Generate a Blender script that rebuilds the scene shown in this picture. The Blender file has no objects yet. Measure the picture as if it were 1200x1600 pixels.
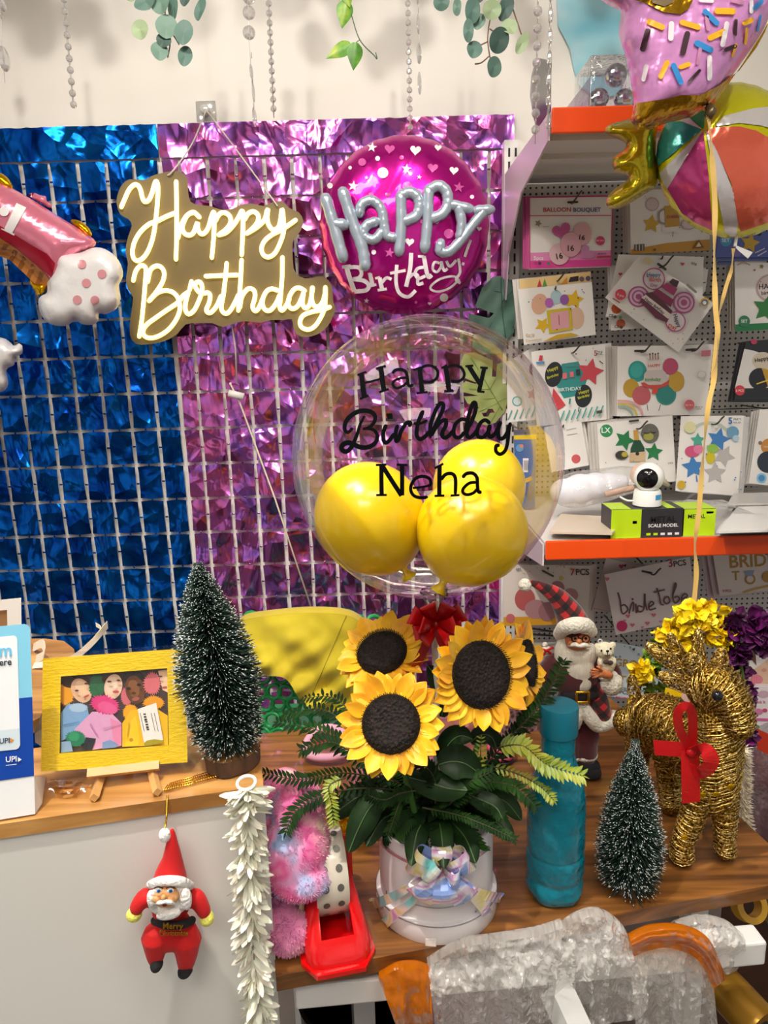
import bpy, bmesh, math, random
from mathutils import Vector, Matrix, Euler
from mathutils.geometry import delaunay_2d_cdt, tessellate_polygon
random.seed(7)
SC = bpy.context.scene
COL = SC.collection
PI = math.pi
V = Vector
# ------------------------------------------------------------ camera model
F = 1150.0; PITCH = math.radians(12.5); ROLL = math.radians(1.6); CZ = 1.5
def ray(px, py):
    x = (px-600)/F; u = (800-py)/F
    c, s = math.cos(ROLL), math.sin(ROLL)
    xr = x*c+u*s; ur = -x*s+u*c
    cp, sp = math.cos(PITCH), math.sin(PITCH)
    return V((xr, cp+ur*sp, -sp+ur*cp))
CAM = V((0, 0, CZ))
def at(px, py, Y):
    d = ray(px, py); return CAM+d*(Y/d.y)
def atz(px, py, z):
    d = ray(px, py); return CAM+d*((z-CZ)/d.z)
def atp(px, py, p0, n):
    d = ray(px, py); return CAM+d*((p0-CAM).dot(n)/d.dot(n))
def S(ox, oy, sc, pts):
    return [(ox+p[0]/sc, oy+p[1]/sc) for p in pts]
def mpp(px, py, Y):          # metres per pixel there
    return (at(px+1, py, Y)-at(px, py, Y)).length
# ------------------------------------------------------------ materials
def lin(c):
    return c/12.92 if c <= .04045 else ((c+.055)/1.055)**2.4
def hexc(h):
    if isinstance(h, str):
        return tuple(lin(int(h[i:i+2], 16)/255) for i in (0, 2, 4))+(1,)
    return tuple(h)+(1,) if len(h) == 3 else tuple(h)
MATS = {}
def mat(color, rough=.5, metal=0, name=None, **k):
    key = (color, rough, metal, tuple(sorted(k.items())))
    if key in MATS: return MATS[key]
    m = bpy.data.materials.new(name or 'paint_%d' % len(MATS)); m.use_nodes = True
    b = m.node_tree.nodes['Principled BSDF']
    b.inputs['Base Color'].default_value = hexc(color)
    b.inputs['Roughness'].default_value = rough
    b.inputs['Metallic'].default_value = metal
    for kk, v in k.items():
        if kk == 'emit':
            b.inputs['Emission Color'].default_value = hexc(v[0]); b.inputs['Emission Strength'].default_value = v[1]
        elif kk == 'trans': b.inputs['Transmission Weight'].default_value = v
        elif kk == 'ior': b.inputs['IOR'].default_value = v
        elif kk == 'coat': b.inputs['Coat Weight'].default_value = v
        elif kk == 'sheen': b.inputs['Sheen Weight'].default_value = v
        elif kk == 'sss':
            b.inputs['Subsurface Weight'].default_value = v; b.inputs['Subsurface Scale'].default_value = .01
        elif kk == 'spec': b.inputs['Specular IOR Level'].default_value = v
        elif kk == 'alpha': b.inputs['Alpha'].default_value = v
        elif kk == 'film':
            b.inputs['Thin Film Thickness'].default_value = v; b.inputs['Thin Film IOR'].default_value = 1.5
        elif kk == 'bump':   # (scale, strength, distance)
            bump(m, *v)
    MATS[key] = m
    return m
def bump(m, scale, strength, dist=.002, detail=3, stretch=None, kind='noise'):
    nt = m.node_tree; n = nt.nodes; b = n['Principled BSDF']
    tc = n.new('ShaderNodeTexCoord'); mp = n.new('ShaderNodeMapping')
    if stretch: mp.inputs['Scale'].default_value = stretch
    nt.links.new(tc.outputs['Object'], mp.inputs['Vector'])
    if kind == 'noise':
        t = n.new('ShaderNodeTexNoise'); t.inputs['Detail'].default_value = detail; out = t.outputs['Fac']
    else:
        t = n.new('ShaderNodeTexVoronoi'); out = t.outputs['Distance']
    t.inputs['Scale'].default_value = scale
    nt.links.new(mp.outputs['Vector'], t.inputs['Vector'])
    bp = n.new('ShaderNodeBump'); bp.inputs['Strength'].default_value = strength; bp.inputs['Distance'].default_value = dist
    nt.links.new(out, bp.inputs['Height']); nt.links.new(bp.outputs['Normal'], b.inputs['Normal'])
    return m
def noisecol(m, cols, scale, detail=3, stretch=None, rot=None, dist=0, lo=.3, hi=.7, kind='noise', const=False):
    nt = m.node_tree; n = nt.nodes; b = n['Principled BSDF']
    tc = n.new('ShaderNodeTexCoord'); mp = n.new('ShaderNodeMapping')
    if stretch: mp.inputs['Scale'].default_value = stretch
    if rot: mp.inputs['Rotation'].default_value = rot
    nt.links.new(tc.outputs['Object'], mp.inputs['Vector'])
    if kind == 'noise':
        t = n.new('ShaderNodeTexNoise'); t.inputs['Detail'].default_value = detail
        t.inputs['Distortion'].default_value = dist; out = t.outputs['Fac']
    elif kind == 'voronoi':
        t = n.new('ShaderNodeTexVoronoi'); out = t.outputs['Distance']
    t.inputs['Scale'].default_value = scale
    nt.links.new(mp.outputs['Vector'], t.inputs['Vector'])
    r = n.new('ShaderNodeValToRGB'); e = r.color_ramp.elements
    if const: r.color_ramp.interpolation = 'CONSTANT'
    while len(e) < len(cols): e.new(.5)
    for i, c in enumerate(cols):
        e[i].position = lo+(hi-lo)*i/max(1, len(cols)-1); e[i].color = hexc(c)
    nt.links.new(out, r.inputs['Fac']); nt.links.new(r.outputs['Color'], b.inputs['Base Color'])
    return m
def newmat(color, rough=.5, metal=0, name='finish', **k):
    m = mat(color, rough, metal, name, uid=len(MATS), **k); return m
def clear_mat(name, tint, gloss=.3, rough=.05, ior=1.4, gain=1.0, bmp=None):
    """thin clear film: transparent, more reflective at grazing angles"""
    m = bpy.data.materials.new(name); m.use_nodes = True; nt = m.node_tree; n = nt.nodes
    n.clear(); o = n.new('ShaderNodeOutputMaterial')
    t = n.new('ShaderNodeBsdfTransparent'); t.inputs[0].default_value = hexc(tint)
    g = n.new('ShaderNodeBsdfGlossy'); g.inputs['Roughness'].default_value = rough; g.inputs[0].default_value = (1, 1, 1, 1)
    fr = n.new('ShaderNodeFresnel'); fr.inputs['IOR'].default_value = ior
    mu = n.new('ShaderNodeMath'); mu.operation = 'MULTIPLY_ADD'; mu.inputs[1].default_value = gain; mu.inputs[2].default_value = gloss; mu.use_clamp = True
    mx = n.new('ShaderNodeMixShader'); L = nt.links.new
    L(fr.outputs[0], mu.inputs[0]); L(mu.outputs[0], mx.inputs[0]); L(t.outputs[0], mx.inputs[1]); L(g.outputs[0], mx.inputs[2]); L(mx.outputs[0], o.inputs[0])
    if bmp:
        tc = n.new('ShaderNodeTexCoord'); tx = n.new('ShaderNodeTexNoise' if bmp[3] == 'noise' else 'ShaderNodeTexVoronoi')
        tx.inputs['Scale'].default_value = bmp[0]; bp = n.new('ShaderNodeBump'); bp.inputs['Strength'].default_value = bmp[1]; bp.inputs['Distance'].default_value = bmp[2]
        L(tc.outputs['Object'], tx.inputs['Vector']); L(tx.outputs[0], bp.inputs['Height']); L(bp.outputs[0], g.inputs['Normal']); L(bp.outputs[0], fr.inputs['Normal'])
    return m
def film_mat(name, col, opaque=.4, gloss=.12, rough=.12, ior=1.4, gain=.5, bmp=None, tint='ffffff'):
    """milky clear film: part transparent, part scattering white, glossy on top"""
    m = clear_mat(name, tint, gloss, rough, ior, gain, bmp); nt = m.node_tree; n = nt.nodes; L = nt.links.new
    tr = next(x for x in n if x.type == 'BSDF_TRANSPARENT'); d = n.new('ShaderNodeBsdfDiffuse'); d.inputs[0].default_value = hexc(col)
    tl = n.new('ShaderNodeBsdfTranslucent'); tl.inputs[0].default_value = hexc(col); a = n.new('ShaderNodeMixShader'); a.inputs[0].default_value = .4; L(d.outputs[0], a.inputs[1]); L(tl.outputs[0], a.inputs[2])
    b = n.new('ShaderNodeMixShader'); b.inputs[0].default_value = opaque; L(tr.outputs[0], b.inputs[1]); L(a.outputs[0], b.inputs[2])
    mx = next(x for x in n if x.type == 'MIX_SHADER' and x not in (a, b)); L(b.outputs[0], mx.inputs[1])
    gl = next(x for x in n if x.type == 'BSDF_GLOSSY')
    if gl.inputs['Normal'].is_linked: L(gl.inputs['Normal'].links[0].from_socket, d.inputs['Normal'])
    return m
# ------------------------------------------------------------ curve helpers
def crom(pts, per=6, closed=False):
    pts = [V(p) if len(p) == 3 else V((p[0], p[1], 0)) for p in pts]
    n = len(pts)
    if n < 3 and not closed:
        a, b = pts[0], pts[-1]
        return [a.lerp(b, i/per) for i in range(per+1)]
    out = []
    rng = range(n if closed else n-1)
    for i in rng:
        if closed: p0, p1, p2, p3 = pts[i-1], pts[i], pts[(i+1) % n], pts[(i+2) % n]
        else: p0, p1, p2, p3 = pts[max(i-1, 0)], pts[i], pts[i+1], pts[min(i+2, n-1)]
        for k in range(per):
            t = k/per; t2 = t*t; t3 = t2*t
            out.append(.5*((2*p1)+(p2-p0)*t+(2*p0-5*p1+4*p2-p3)*t2+(3*p1-p0-3*p2+p3)*t3))
    if not closed: out.append(pts[-1])
    return out
def star2(cx, cy, r, n=5, inner=.42, rot=0):
    return [(cx+(r if i % 2 == 0 else r*inner)*math.sin(rot+PI*i/n), cy-(r if i % 2 == 0 else r*inner)*math.cos(rot+PI*i/n)) for i in range(2*n)]
def circ2(cx, cy, rx, ry=None, n=24, rot=0):
    ry = ry or rx; c, s = math.cos(rot), math.sin(rot)
    return [(cx+rx*math.cos(a)*c-ry*math.sin(a)*s, cy+rx*math.cos(a)*s+ry*math.sin(a)*c) for a in [2*PI*i/n for i in range(n)]]
def heart2(cx, cy, r, rot=0):
    o = []
    for i in range(24):
        t = 2*PI*i/24
        x = 16*math.sin(t)**3/16*r; y = -(13*math.cos(t)-5*math.cos(2*t)-2*math.cos(3*t)-math.cos(4*t))/16*r
        o.append((cx+x*math.cos(rot)-y*math.sin(rot), cy+x*math.sin(rot)+y*math.cos(rot)))
    return o
def pill2(x0, y0, x1, y1, r):
    a = math.atan2(y1-y0, x1-x0); o = []
    for i in range(7): o.append((x1+r*math.cos(a-PI/2+PI*i/6), y1+r*math.sin(a-PI/2+PI*i/6)))
    for i in range(7): o.append((x0+r*math.cos(a+PI/2+PI*i/6), y0+r*math.sin(a+PI/2+PI*i/6)))
    return o
# ------------------------------------------------------------ mesh builder
class MB:
    def __init__(s): s.v = []; s.f = []; s.m = []
    def add(s, verts, faces, m=0):
        o = len(s.v); s.v += [V(p) for p in verts]
        for f in faces: s.f.append([i+o for i in f]); s.m.append(m)
        return s
    def box(s, c, size, m=0, R=None):
        hx, hy, hz = size[0]/2, size[1]/2, size[2]/2
        p = [V((x, y, z)) for x in (-hx, hx) for y in (-hy, hy) for z in (-hz, hz)]
        if R is not None: p = [R @ q for q in p]
        c = V(c)
        return s.add([q+c for q in p], [(0, 1, 3, 2), (4, 6, 7, 5), (0, 4, 5, 1), (2, 3, 7, 6), (0, 2, 6, 4), (1, 5, 7, 3)], m)
    def bbox(s, c, size, b=.004, m=0, R=None, seg=2):
        bm = bmesh.new(); bmesh.ops.create_cube(bm, size=1)
        bmesh.ops.scale(bm, vec=V(size), verts=bm.verts)
        bmesh.ops.bevel(bm, geom=bm.edges[:], offset=b, segments=seg, affect='EDGES', profile=.5)
        M = Matrix.Translation(V(c)) @ (R.to_4x4() if R is not None else Matrix())
        s.bm(bm, M, m); return s
    def bm(s, bm, M=None, m=0):
        bm.verts.ensure_lookup_table()
        vs = [(M @ v.co if M else v.co.copy()) for v in bm.verts]
        for i, v in enumerate(bm.verts): v.index = i
        s.add(vs, [[v.index for v in f.verts] for f in bm.faces], m); bm.free(); return s
    def tube(s, pts, r, m=0, n=8, closed=False, cap=True, rnd=False):
        pts = [V(p) for p in pts]; k = len(pts)
        if k < 2: return s
        rs = r if isinstance(r, (list, tuple)) else [r]*k
        if rnd and not closed:        # rounded ends
            d0 = (pts[0]-pts[1]).normalized(); d1 = (pts[-1]-pts[-2]).normalized()
            a, b = rs[0], rs[-1]
            pts = [pts[0]+d0*a*.98, pts[0]+d0*a*.7]+pts+[pts[-1]+d1*b*.7, pts[-1]+d1*b*.98]
            rs = [a*.2, a*.72]+list(rs)+[b*.72, b*.2]; k += 4
        vs = []; prev = None
        for i, p in enumerate(pts):
            if closed: t = pts[(i+1) % k]-pts[i-1]
            else: t = pts[min(i+1, k-1)]-pts[max(i-1, 0)]
            if t.length < 1e-9: t = V((0, 0, 1))
            t.normalize()
            if prev is None:
                ref = V((0, 0, 1)) if abs(t.z) < .9 else V((1, 0, 0)); u = t.cross(ref).normalized()
            else:
                u = prev-t*prev.dot(t)
                if u.length < 1e-6: u = t.orthogonal()
                u.normalize()
            prev = u; w = t.cross(u)
            for j in range(n):
                a = 2*PI*j/n; vs.append(p+(u*math.cos(a)+w*math.sin(a))*rs[i])
        fs = []
        for i in range(k if closed else k-1):
            i2 = (i+1) % k
            for j in range(n):
                j2 = (j+1) % n; fs.append((i*n+j, i*n+j2, i2*n+j2, i2*n+j))
        if cap and not closed:
            fs.append(tuple(range(n-1, -1, -1))); fs.append(tuple((k-1)*n+j for j in range(n)))
        return s.add(vs, fs, m)
    def lathe(s, prof, c=(0, 0, 0), n=32, m=0, R=None, mfn=None):
        c = V(c); vs = []; k = len(prof)
        for r, z in prof:
            for j in range(n):
                a = 2*PI*j/n; q = V((r*math.cos(a), r*math.sin(a), z))
                vs.append((R @ q if R is not None else q)+c)
        fs = []
        for i in range(k-1):
            for j in range(n):
                j2 = (j+1) % n; fs.append((i*n+j, i*n+j2, (i+1)*n+j2, (i+1)*n+j))
        return s.add(vs, fs, m)
    def ell(s, c, r, m=0, R=None, nu=20, nv=12):
        if not isinstance(r, (tuple, list)): r = (r, r, r)
        c = V(c); vs = []; fs = []
        for i in range(1, nv):
            t = PI*i/nv
            for j in range(nu):
                a = 2*PI*j/nu; q = V((r[0]*math.sin(t)*math.cos(a), r[1]*math.sin(t)*math.sin(a), r[2]*math.cos(t)))
                vs.append((R @ q if R is not None else q)+c)
        top = V((0, 0, r[2])); bot = V((0, 0, -r[2]))
        vs.append((R @ top if R is not None else top)+c); vs.append((R @ bot if R is not None else bot)+c)
        T = len(vs)-2
        for i in range(nv-2):
            for j in range(nu):
                j2 = (j+1) % nu; fs.append((i*nu+j, (i+1)*nu+j, (i+1)*nu+j2, i*nu+j2))
        for j in range(nu):
            j2 = (j+1) % nu; fs.append((T, j, j2)); fs.append((T+1, (nv-2)*nu+j2, (nv-2)*nu+j))
        return s.add(vs, fs, m)
    def grid(s, fn, nu, nv, m=0, cu=False):
        vs = [fn(i/nu, j/nv) for i in range(nu+(0 if cu else 1)) for j in range(nv+1)]
        fs = []; w = nv+1; N = nu if cu else nu+1
        for i in range(nu):
            for j in range(nv):
                i2 = (i+1) % N; fs.append((i*w+j, i2*w+j, i2*w+j+1, i*w+j+1))
        return s.add(vs, fs, m)
    def prism(s, front, back, m=0, sides=True):
        """closed outline given as matching front/back 3-D loops"""
        front = [V(p) for p in front]; back = [V(p) for p in back]; n = len(front)
        tri = tessellate_polygon([front])
        vs = front+back
        fs = [tuple(t) for t in tri]+[tuple(n+i for i in reversed(t)) for t in tri]
        if sides: fs += [(i, (i+1) % n, n+(i+1) % n, n+i) for i in range(n)]
        return s.add(vs, fs, m)
    def flat(s, loop, m=0):
        loop = [V(p) for p in loop]; return s.add(loop, [tuple(t) for t in tessellate_polygon([loop])], m)
    def rib(s, pts, w, mp, m=0, taper=False, per=6, curve=True):
        """2-D stroke with width, mapped to the surface by mp(x, y)"""
        p = crom(pts, per) if curve else crom_lin(pts, per)
        k = len(p); vs = []
        for i in range(k):
            t = p[min(i+1, k-1)]-p[max(i-1, 0)]
            if t.length < 1e-9: t = V((1, 0, 0))
            t.normalize(); nn = V((-t.y, t.x, 0))
            ww = w(i/(k-1)) if callable(w) else w
            vs.append(mp(*(p[i]+nn*ww/2)[:2])); vs.append(mp(*(p[i])[:2])); vs.append(mp(*(p[i]-nn*ww/2)[:2]))
        fs = []
        for i in range(k-1): fs += [(3*i, 3*i+1, 3*i+4, 3*i+3), (3*i+1, 3*i+2, 3*i+5, 3*i+4)]
        return s.add(vs, fs, m)
    def strip(s, a, b, m=0):
        k = len(a); return s.add(list(a)+list(b), [(i, i+1, k+i+1, k+i) for i in range(k-1)], m)
    def needle(s, p, d, L, r, m0=0, m1=None, f=.7):
        d = d.normalized(); u = d.orthogonal().normalized(); w = d.cross(u)
        vs = []
        for q in (p, p+d*L*f):
            for j in range(3):
                a = 2*PI*j/3; vs.append(q+(u*math.cos(a)+w*math.sin(a))*r)
        vs.append(p+d*L); o = len(s.v); s.v += vs
        for j in range(3):
            j2 = (j+1) % 3
            s.f.append([o+j, o+j2, o+3+j2, o+3+j]); s.m.append(m0)
            s.f.append([o+3+j, o+3+j2, o+6]); s.m.append(m0 if m1 is None else m1)
        return s
    def text(s, txt, mp, m=0, w=None):
        """built-in font; mp maps (x, y) with the string spanning 0..1 wide, y in the same unit"""
        vs, fs = glyphs(txt)
        if not vs: return s
        x0 = min(v[0] for v in vs); x1 = max(v[0] for v in vs); k = 1/(x1-x0)
        return s.add([mp((v[0]-x0)*k, v[1]*k) for v in vs], fs, m)
    def bounds(s):
        return [V((min(p[i] for p in s.v) for i in range(3))), V((max(p[i] for p in s.v) for i in range(3)))]
def crom_lin(pts, per):
    out = []
    for a, b in zip(pts, pts[1:]):
        for k in range(per): out.append(V((a[0]+(b[0]-a[0])*k/per, a[1]+(b[1]-a[1])*k/per, 0)))
    out.append(V((pts[-1][0], pts[-1][1], 0))); return out
GL = {}
def glyphs(txt):
    if txt not in GL:
        c = bpy.data.curves.new('lettering', 'FONT'); c.body = txt; c.resolution_u = 3; c.offset = .018
        o = bpy.data.objects.new('lettering', c); me = o.to_mesh()
        GL[txt] = ([tuple(v.co) for v in me.vertices], [tuple(p.vertices) for p in me.polygons])
        o.to_mesh_clear(); bpy.data.objects.remove(o); bpy.data.curves.remove(c)
    return GL[txt]
# ------------------------------------------------------------ objects
W = {}
def link(o, parent=None):
    COL.objects.link(o)
    if parent is not None: o.parent = parent
def props(o, label=None, cat=None, group=None, kind=None):
    if label: o['label'] = label
    if cat: o['category'] = cat
    if group: o['group'] = group
    if kind: o['kind'] = kind
def thing(name, label, cat, loc=(0, 0, 0), rot=None, group=None):
    o = bpy.data.objects.new(name, None); o.empty_display_size = .02
    M = Matrix.Translation(V(loc)) @ (rot.to_4x4() if rot is not None else Matrix())
    o.matrix_world = M; link(o); W[o.name] = M
    props(o, label, cat, group); return o
def mesh_of(name, mb, mats, smooth):
    me = bpy.data.meshes.new(name); me.from_pydata([tuple(v) for v in mb.v], [], mb.f)
    mats = mats if isinstance(mats, (list, tuple)) else [mats]
    for m in mats: me.materials.append(m)
    if len(mats) > 1: me.polygons.foreach_set('material_index', mb.m)
    if smooth: me.polygons.foreach_set('use_smooth', [True]*len(me.polygons))
    me.update(); return me
SUB = {'lens_face': 'head', 'label_tag': 'base', 'pompom': 'hat', 'hat_trim': 'hat', 'glasses': 'face', 'eye': 'face', 'moustache': 'beard', 'pads': 'paw',
       'sprinkles': 'body', 'printed_pattern': 'body', 'panel': 'body', 'print': ('card', 'roll', 'leg', 'board'), 'pull_tab': 'lid_base', 'rim_edge': 'lid_base', 'knob': 'adhesive_pad', 'buckle': 'belt',
       'gold_lettering': 'belt', 'slots': 'post', 'lettering': 'lime_panel', 'face_stitching': 'body', 'bow_tie': 'body', 'midrib': 'blade', 'veins': 'blade', 'seam': 'cloth', 'sequin': 'body', 'hair': 'head',
       'cut_face': 'trunk_slice', 'printed_lines': 'box_body', 'stripe': 'card', 'vinyl_lettering': 'bubble', 'coat_fur_trim': 'body', 'mitten': 'body', 'boot': 'body', 'trouser_cuff': 'body', 'sleeve_cuff': 'body'}
def kid(root, name):
    names = name if isinstance(name, tuple) else (name,)
    for c in reversed(KIDS.get(root.name, [])):
        if c.name.split('.')[0] in names: return c
    return root
KIDS = {}
def part(root, name, mb, mats, smooth=True, world=True, label=None, angle=None):
    M = W[root.name]
    if world:
        I = M.inverted()
        if any(abs(M[i][j]-(i == j)) > 1e-9 for i in range(4) for j in range(4)): mb.v = [I @ p for p in mb.v]
    me = mesh_of(name, mb, mats, smooth)
    o = bpy.data.objects.new(name, me); link(o, kid(root, SUB[name]) if name in SUB else root); W[o.name] = M; KIDS.setdefault(root.name, []).append(o)
    if label: o['label'] = label
    if smooth and angle is not None: sharp(me, angle)
    return o
def sharp(me, ang=40):
    bm = bmesh.new(); bm.from_mesh(me); a = math.radians(ang)
    for e in bm.edges:
        if len(e.link_faces) == 2 and e.calc_face_angle(0) > a: e.smooth = False
    bm.to_mesh(me); bm.free()
def solo(name, mb, mats, label=None, cat=None, group=None, kind=None, smooth=True, angle=None):
    lo, hi = mb.bounds(); c = V(((lo.x+hi.x)/2, (lo.y+hi.y)/2, lo.z))
    mb.v = [p-c for p in mb.v]
    me = mesh_of(name, mb, mats, smooth)
    if smooth and angle is not None: sharp(me, angle)
    o = bpy.data.objects.new(name, me); o.location = c; link(o); W[o.name] = Matrix.Translation(c)
    props(o, label, cat, group, kind); return o
def remesh(o, vox, smooth=6):
    r = o.modifiers.new('Remesh', 'REMESH'); r.mode = 'VOXEL'; r.voxel_size = vox; r.use_smooth_shade = True
    if smooth:
        q = o.modifiers.new('Smooth', 'SMOOTH'); q.factor = .5; q.iterations = smooth
    return o
def solid(o, t, off=0):
    q = o.modifiers.new('Solidify', 'SOLIDIFY'); q.thickness = t; q.offset = off
    e = o.modifiers.new('EdgeSplit', 'EDGE_SPLIT'); e.split_angle = math.radians(50); return o
def basis(n, up=V((0, 0, 1))):
    """rotation whose local z is n and local y leans to up"""
    n = n.normalized(); x = up.cross(n)
    if x.length < 1e-6: x = V((1, 0, 0))
    x.normalize(); y = n.cross(x)
    return Matrix((x, y, n)).transposed()
def rz(a): return Matrix.Rotation(a, 3, 'Z')
def nz(p, s=1.0):
    from mathutils import noise
    return noise.noise(V(p)*s)
# ------------------------------------------------------------ puffed foil shapes
class Puff:
    """foil balloon: outline traced in photo pixels, set at depth Y, inflated by D metres; R px is the seam's rounding"""
    def __init__(s, out, Y, D, R, wr=0.0, smooth=4):
        s.o = [(p.x, p.y) for p in crom(out, smooth, True)] if smooth else list(out)
        s.Y = Y; s.D = D; s.R = R; s.wr = wr
    def dist(s, x, y):
        best = 1e9; o = s.o
        for i in range(len(o)):
            ax, ay = o[i-1]; bx, by = o[i]; dx, dy = bx-ax, by-ay; L = dx*dx+dy*dy
            t = 0 if L == 0 else max(0, min(1, ((x-ax)*dx+(y-ay)*dy)/L))
            d = (ax+t*dx-x)**2+(ay+t*dy-y)**2
            if d < best: best = d
        return math.sqrt(best)
    def h(s, x, y, d=None):
        d = s.dist(x, y) if d is None else d
        k = min(d/s.R, 1); hh = s.D*math.sqrt(max(0, 1-(1-k)**2))
        if s.wr: hh += s.wr*max(0, 1-k)*k*4*math.sin((x*.9+y*.55)*.55+2*nz((x*.03, y*.03, 0)))
        return hh
    def inside(s, x, y):
        o = s.o; c = False
        for i in range(len(o)):
            x1, y1 = o[i-1]; x2, y2 = o[i]
            if (y1 > y) != (y2 > y) and x < (x2-x1)*(y-y1)/(y2-y1)+x1: c = not c
        return c
    def mp(s, x, y, eps=0, sign=-1):
        return at(x, y, s.Y+sign*(s.h(x, y)+eps))
    def tri(s, poly, cell):
        n = len(poly); pts = [V(p[:2]) for p in poly]
        xs = [p[0] for p in poly]; ys = [p[1] for p in poly]
        sub = Puff(poly, 0, 0, 1, smooth=0)
        y = min(ys)+cell*.5; row = 0
        while y < max(ys):
            x = min(xs)+cell*(.5 if row % 2 else .0)
            while x < max(xs):
                if sub.inside(x, y) and sub.dist(x, y) > cell*.45: pts.append(V((x, y)))
                x += cell
            y += cell*.87; row += 1
        r = delaunay_2d_cdt(pts, [(i, (i+1) % n) for i in range(n)], [], 1, 1e-5)
        return r[0], r[2]
    def body(s, mb, cell=6, m=0, back=True):
        vs, fs = s.tri(s.o, cell)
        mb.add([s.mp(p.x, p.y) for p in vs], fs, m)
        if back: mb.add([s.mp(p.x, p.y, 0, 1) for p in vs], [tuple(reversed(f)) for f in fs], m)
        return mb
    def patch(s, mb, poly, m=0, eps=.0015, cell=6, clip=False):
        P = poly
        vs, fs = s.tri(P, cell)
        mb.add([s.mp(p.x, p.y, eps) if s.inside(p.x, p.y) else at(p.x, p.y, s.Y-eps) for p in vs], fs, m); return mb
def dense(poly, step=6):
    o = []
    for i in range(len(poly)):
        a = poly[i]; b = poly[(i+1) % len(poly)]; L = math.hypot(b[0]-a[0], b[1]-a[1]); k = max(1, int(L/step))
        for j in range(k): o.append((a[0]+(b[0]-a[0])*j/k, a[1]+(b[1]-a[1])*j/k))
    return o
def on_ell(c, r, k=1.0):
    """photo pixel -> nearest hit on an ellipsoid"""
    c = V(c); r = V(r)*k
    def f(x, y):
        d = ray(x, y); o = CAM-c
        D = V((d.x/r.x, d.y/r.y, d.z/r.z)); O = V((o.x/r.x, o.y/r.y, o.z/r.z))
        A = D.dot(D); B = 2*O.dot(D); Cc = O.dot(O)-1; q = B*B-4*A*Cc
        t = (-B-math.sqrt(q))/(2*A) if q > 0 else -B/(2*A)
        return CAM+d*t
    return f
# ============================================================ camera
cd = bpy.data.cameras.new('camera'); cam = bpy.data.objects.new('camera', cd); link(cam)
cd.sensor_fit = 'VERTICAL'; cd.sensor_height = 36; cd.lens = 36*F/1600; cd.clip_start = .02
cam.location = CAM
cam.rotation_euler = (Matrix.Rotation(PI/2-PITCH, 3, 'X') @ Matrix.Rotation(-ROLL, 3, 'Z')).to_euler()
SC.camera = cam
SC.view_settings.view_transform = 'Standard'; SC.view_settings.look = 'None'
SC.view_settings.exposure = 0; SC.view_settings.gamma = 1
w = bpy.data.worlds.new('shop_air'); SC.world = w; w.use_nodes = True
wn = w.node_tree.nodes; bg = wn['Background']
tc = wn.new('ShaderNodeTexCoord'); nx = wn.new('ShaderNodeTexNoise'); nx.inputs['Scale'].default_value = 2.2; nx.inputs['Detail'].default_value = 4
rp = wn.new('ShaderNodeValToRGB'); e = rp.color_ramp.elements
e[0].position = .34; e[0].color = (.09, .08, .08, 1); e[1].position = .62; e[1].color = (.95, .9, .84, 1)
w.node_tree.links.new(tc.outputs['Generated'], nx.inputs['Vector']); w.node_tree.links.new(nx.outputs['Fac'], rp.inputs['Fac'])
w.node_tree.links.new(rp.outputs['Color'], bg.inputs['Color']); bg.inputs['Strength'].default_value = .75
# ============================================================ shell
WY = 2.27
wallm = newmat('ece7de', .55, name='wall paint'); bump(wallm, 90, .15, .001)
mb = MB().box((0, WY+.05, 1.45), (5.2, .1, 2.9)); solo('wall_back', mb, wallm, kind='structure', smooth=False)
mb = MB().box((0, .0, -.05), (5.2, 5.2, .1)); fm = newmat('6a625a', .35, name='floor tile'); noisecol(fm, ['5c544c', '7a7168'], 6)
solo('floor', mb, fm, kind='structure', smooth=False)
mb = MB().box((0, .0, 2.95), (5.2, 5.2, .1)); solo('ceiling', mb, mat('e6e2da', .8), kind='structure', smooth=False)
LIGHTM = mat('ffffff', .5, emit=('fff4e6', 21.0))
def ceiling_light(x, y, label, sx=.6, sy=.3):
    t = thing('ceiling_light', label, 'light', (x, y, 2.9))
    part(t, 'frame', MB().box((x, y, 2.893), (sx+.04, sy+.04, .014)), mat('dddddd', .4, .5), smooth=False)
    part(t, 'diffuser', MB().box((x, y, 2.882), (sx, sy, .01)), LIGHTM, smooth=False)
ceiling_light(-.75, .75, 'ceiling light panel above the left counter', .7, .35)
ceiling_light(.35, .0, 'ceiling light panel above the camera', .7, .3)
ceiling_light(-.35, -.9, 'added light panel behind the camera that brightens the upright fronts', .9, .5)  # unseen panel added to lift the upright fronts that face the camera
def downlight(x, y, tx, ty, tz, power, label, size=.03, ang=60, blend=.5):
    d = bpy.data.lights.new('downlight_lamp', 'SPOT'); d.energy = power; d.spot_size = math.radians(ang); d.spot_blend = blend
    d.shadow_soft_size = size; d.color = (1, .95, .87)
    t = thing('downlight', label, 'light', (x, y, 2.9))
    dirv = (V((tx, ty, tz))-V((x, y, 2.86))).normalized()
    part(t, 'can', MB().lathe([(.052, 2.9), (.052, 2.872), (.045, 2.872), (.043, 2.895), (.0, 2.897)], (x, y, 0), 24), mat('cfcfcf', .35, .6))
    o = bpy.data.objects.new('lamp', d); link(o, t); o.location = (0, 0, -.03)
    o.rotation_euler = dirv.to_track_quat('-Z', 'Y').to_euler()
downlight(-.45, .35, -.15, .95, .95, 130, 'round ceiling downlight over the counter front', .02, 75)
downlight(-.5, .98, -.5, 2.27, 2.2, 34, 'added round downlight throwing leaf shadows on the left of the wall', .035, 90)  # added spot, sends leaf shadows onto the left part of the wall
downlight(.22, .98, .15, 2.27, 2.2, 34, 'added round downlight throwing leaf shadows above the pink curtain', .035, 90)  # second added spot, dapples the wall over the pink curtain
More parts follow.
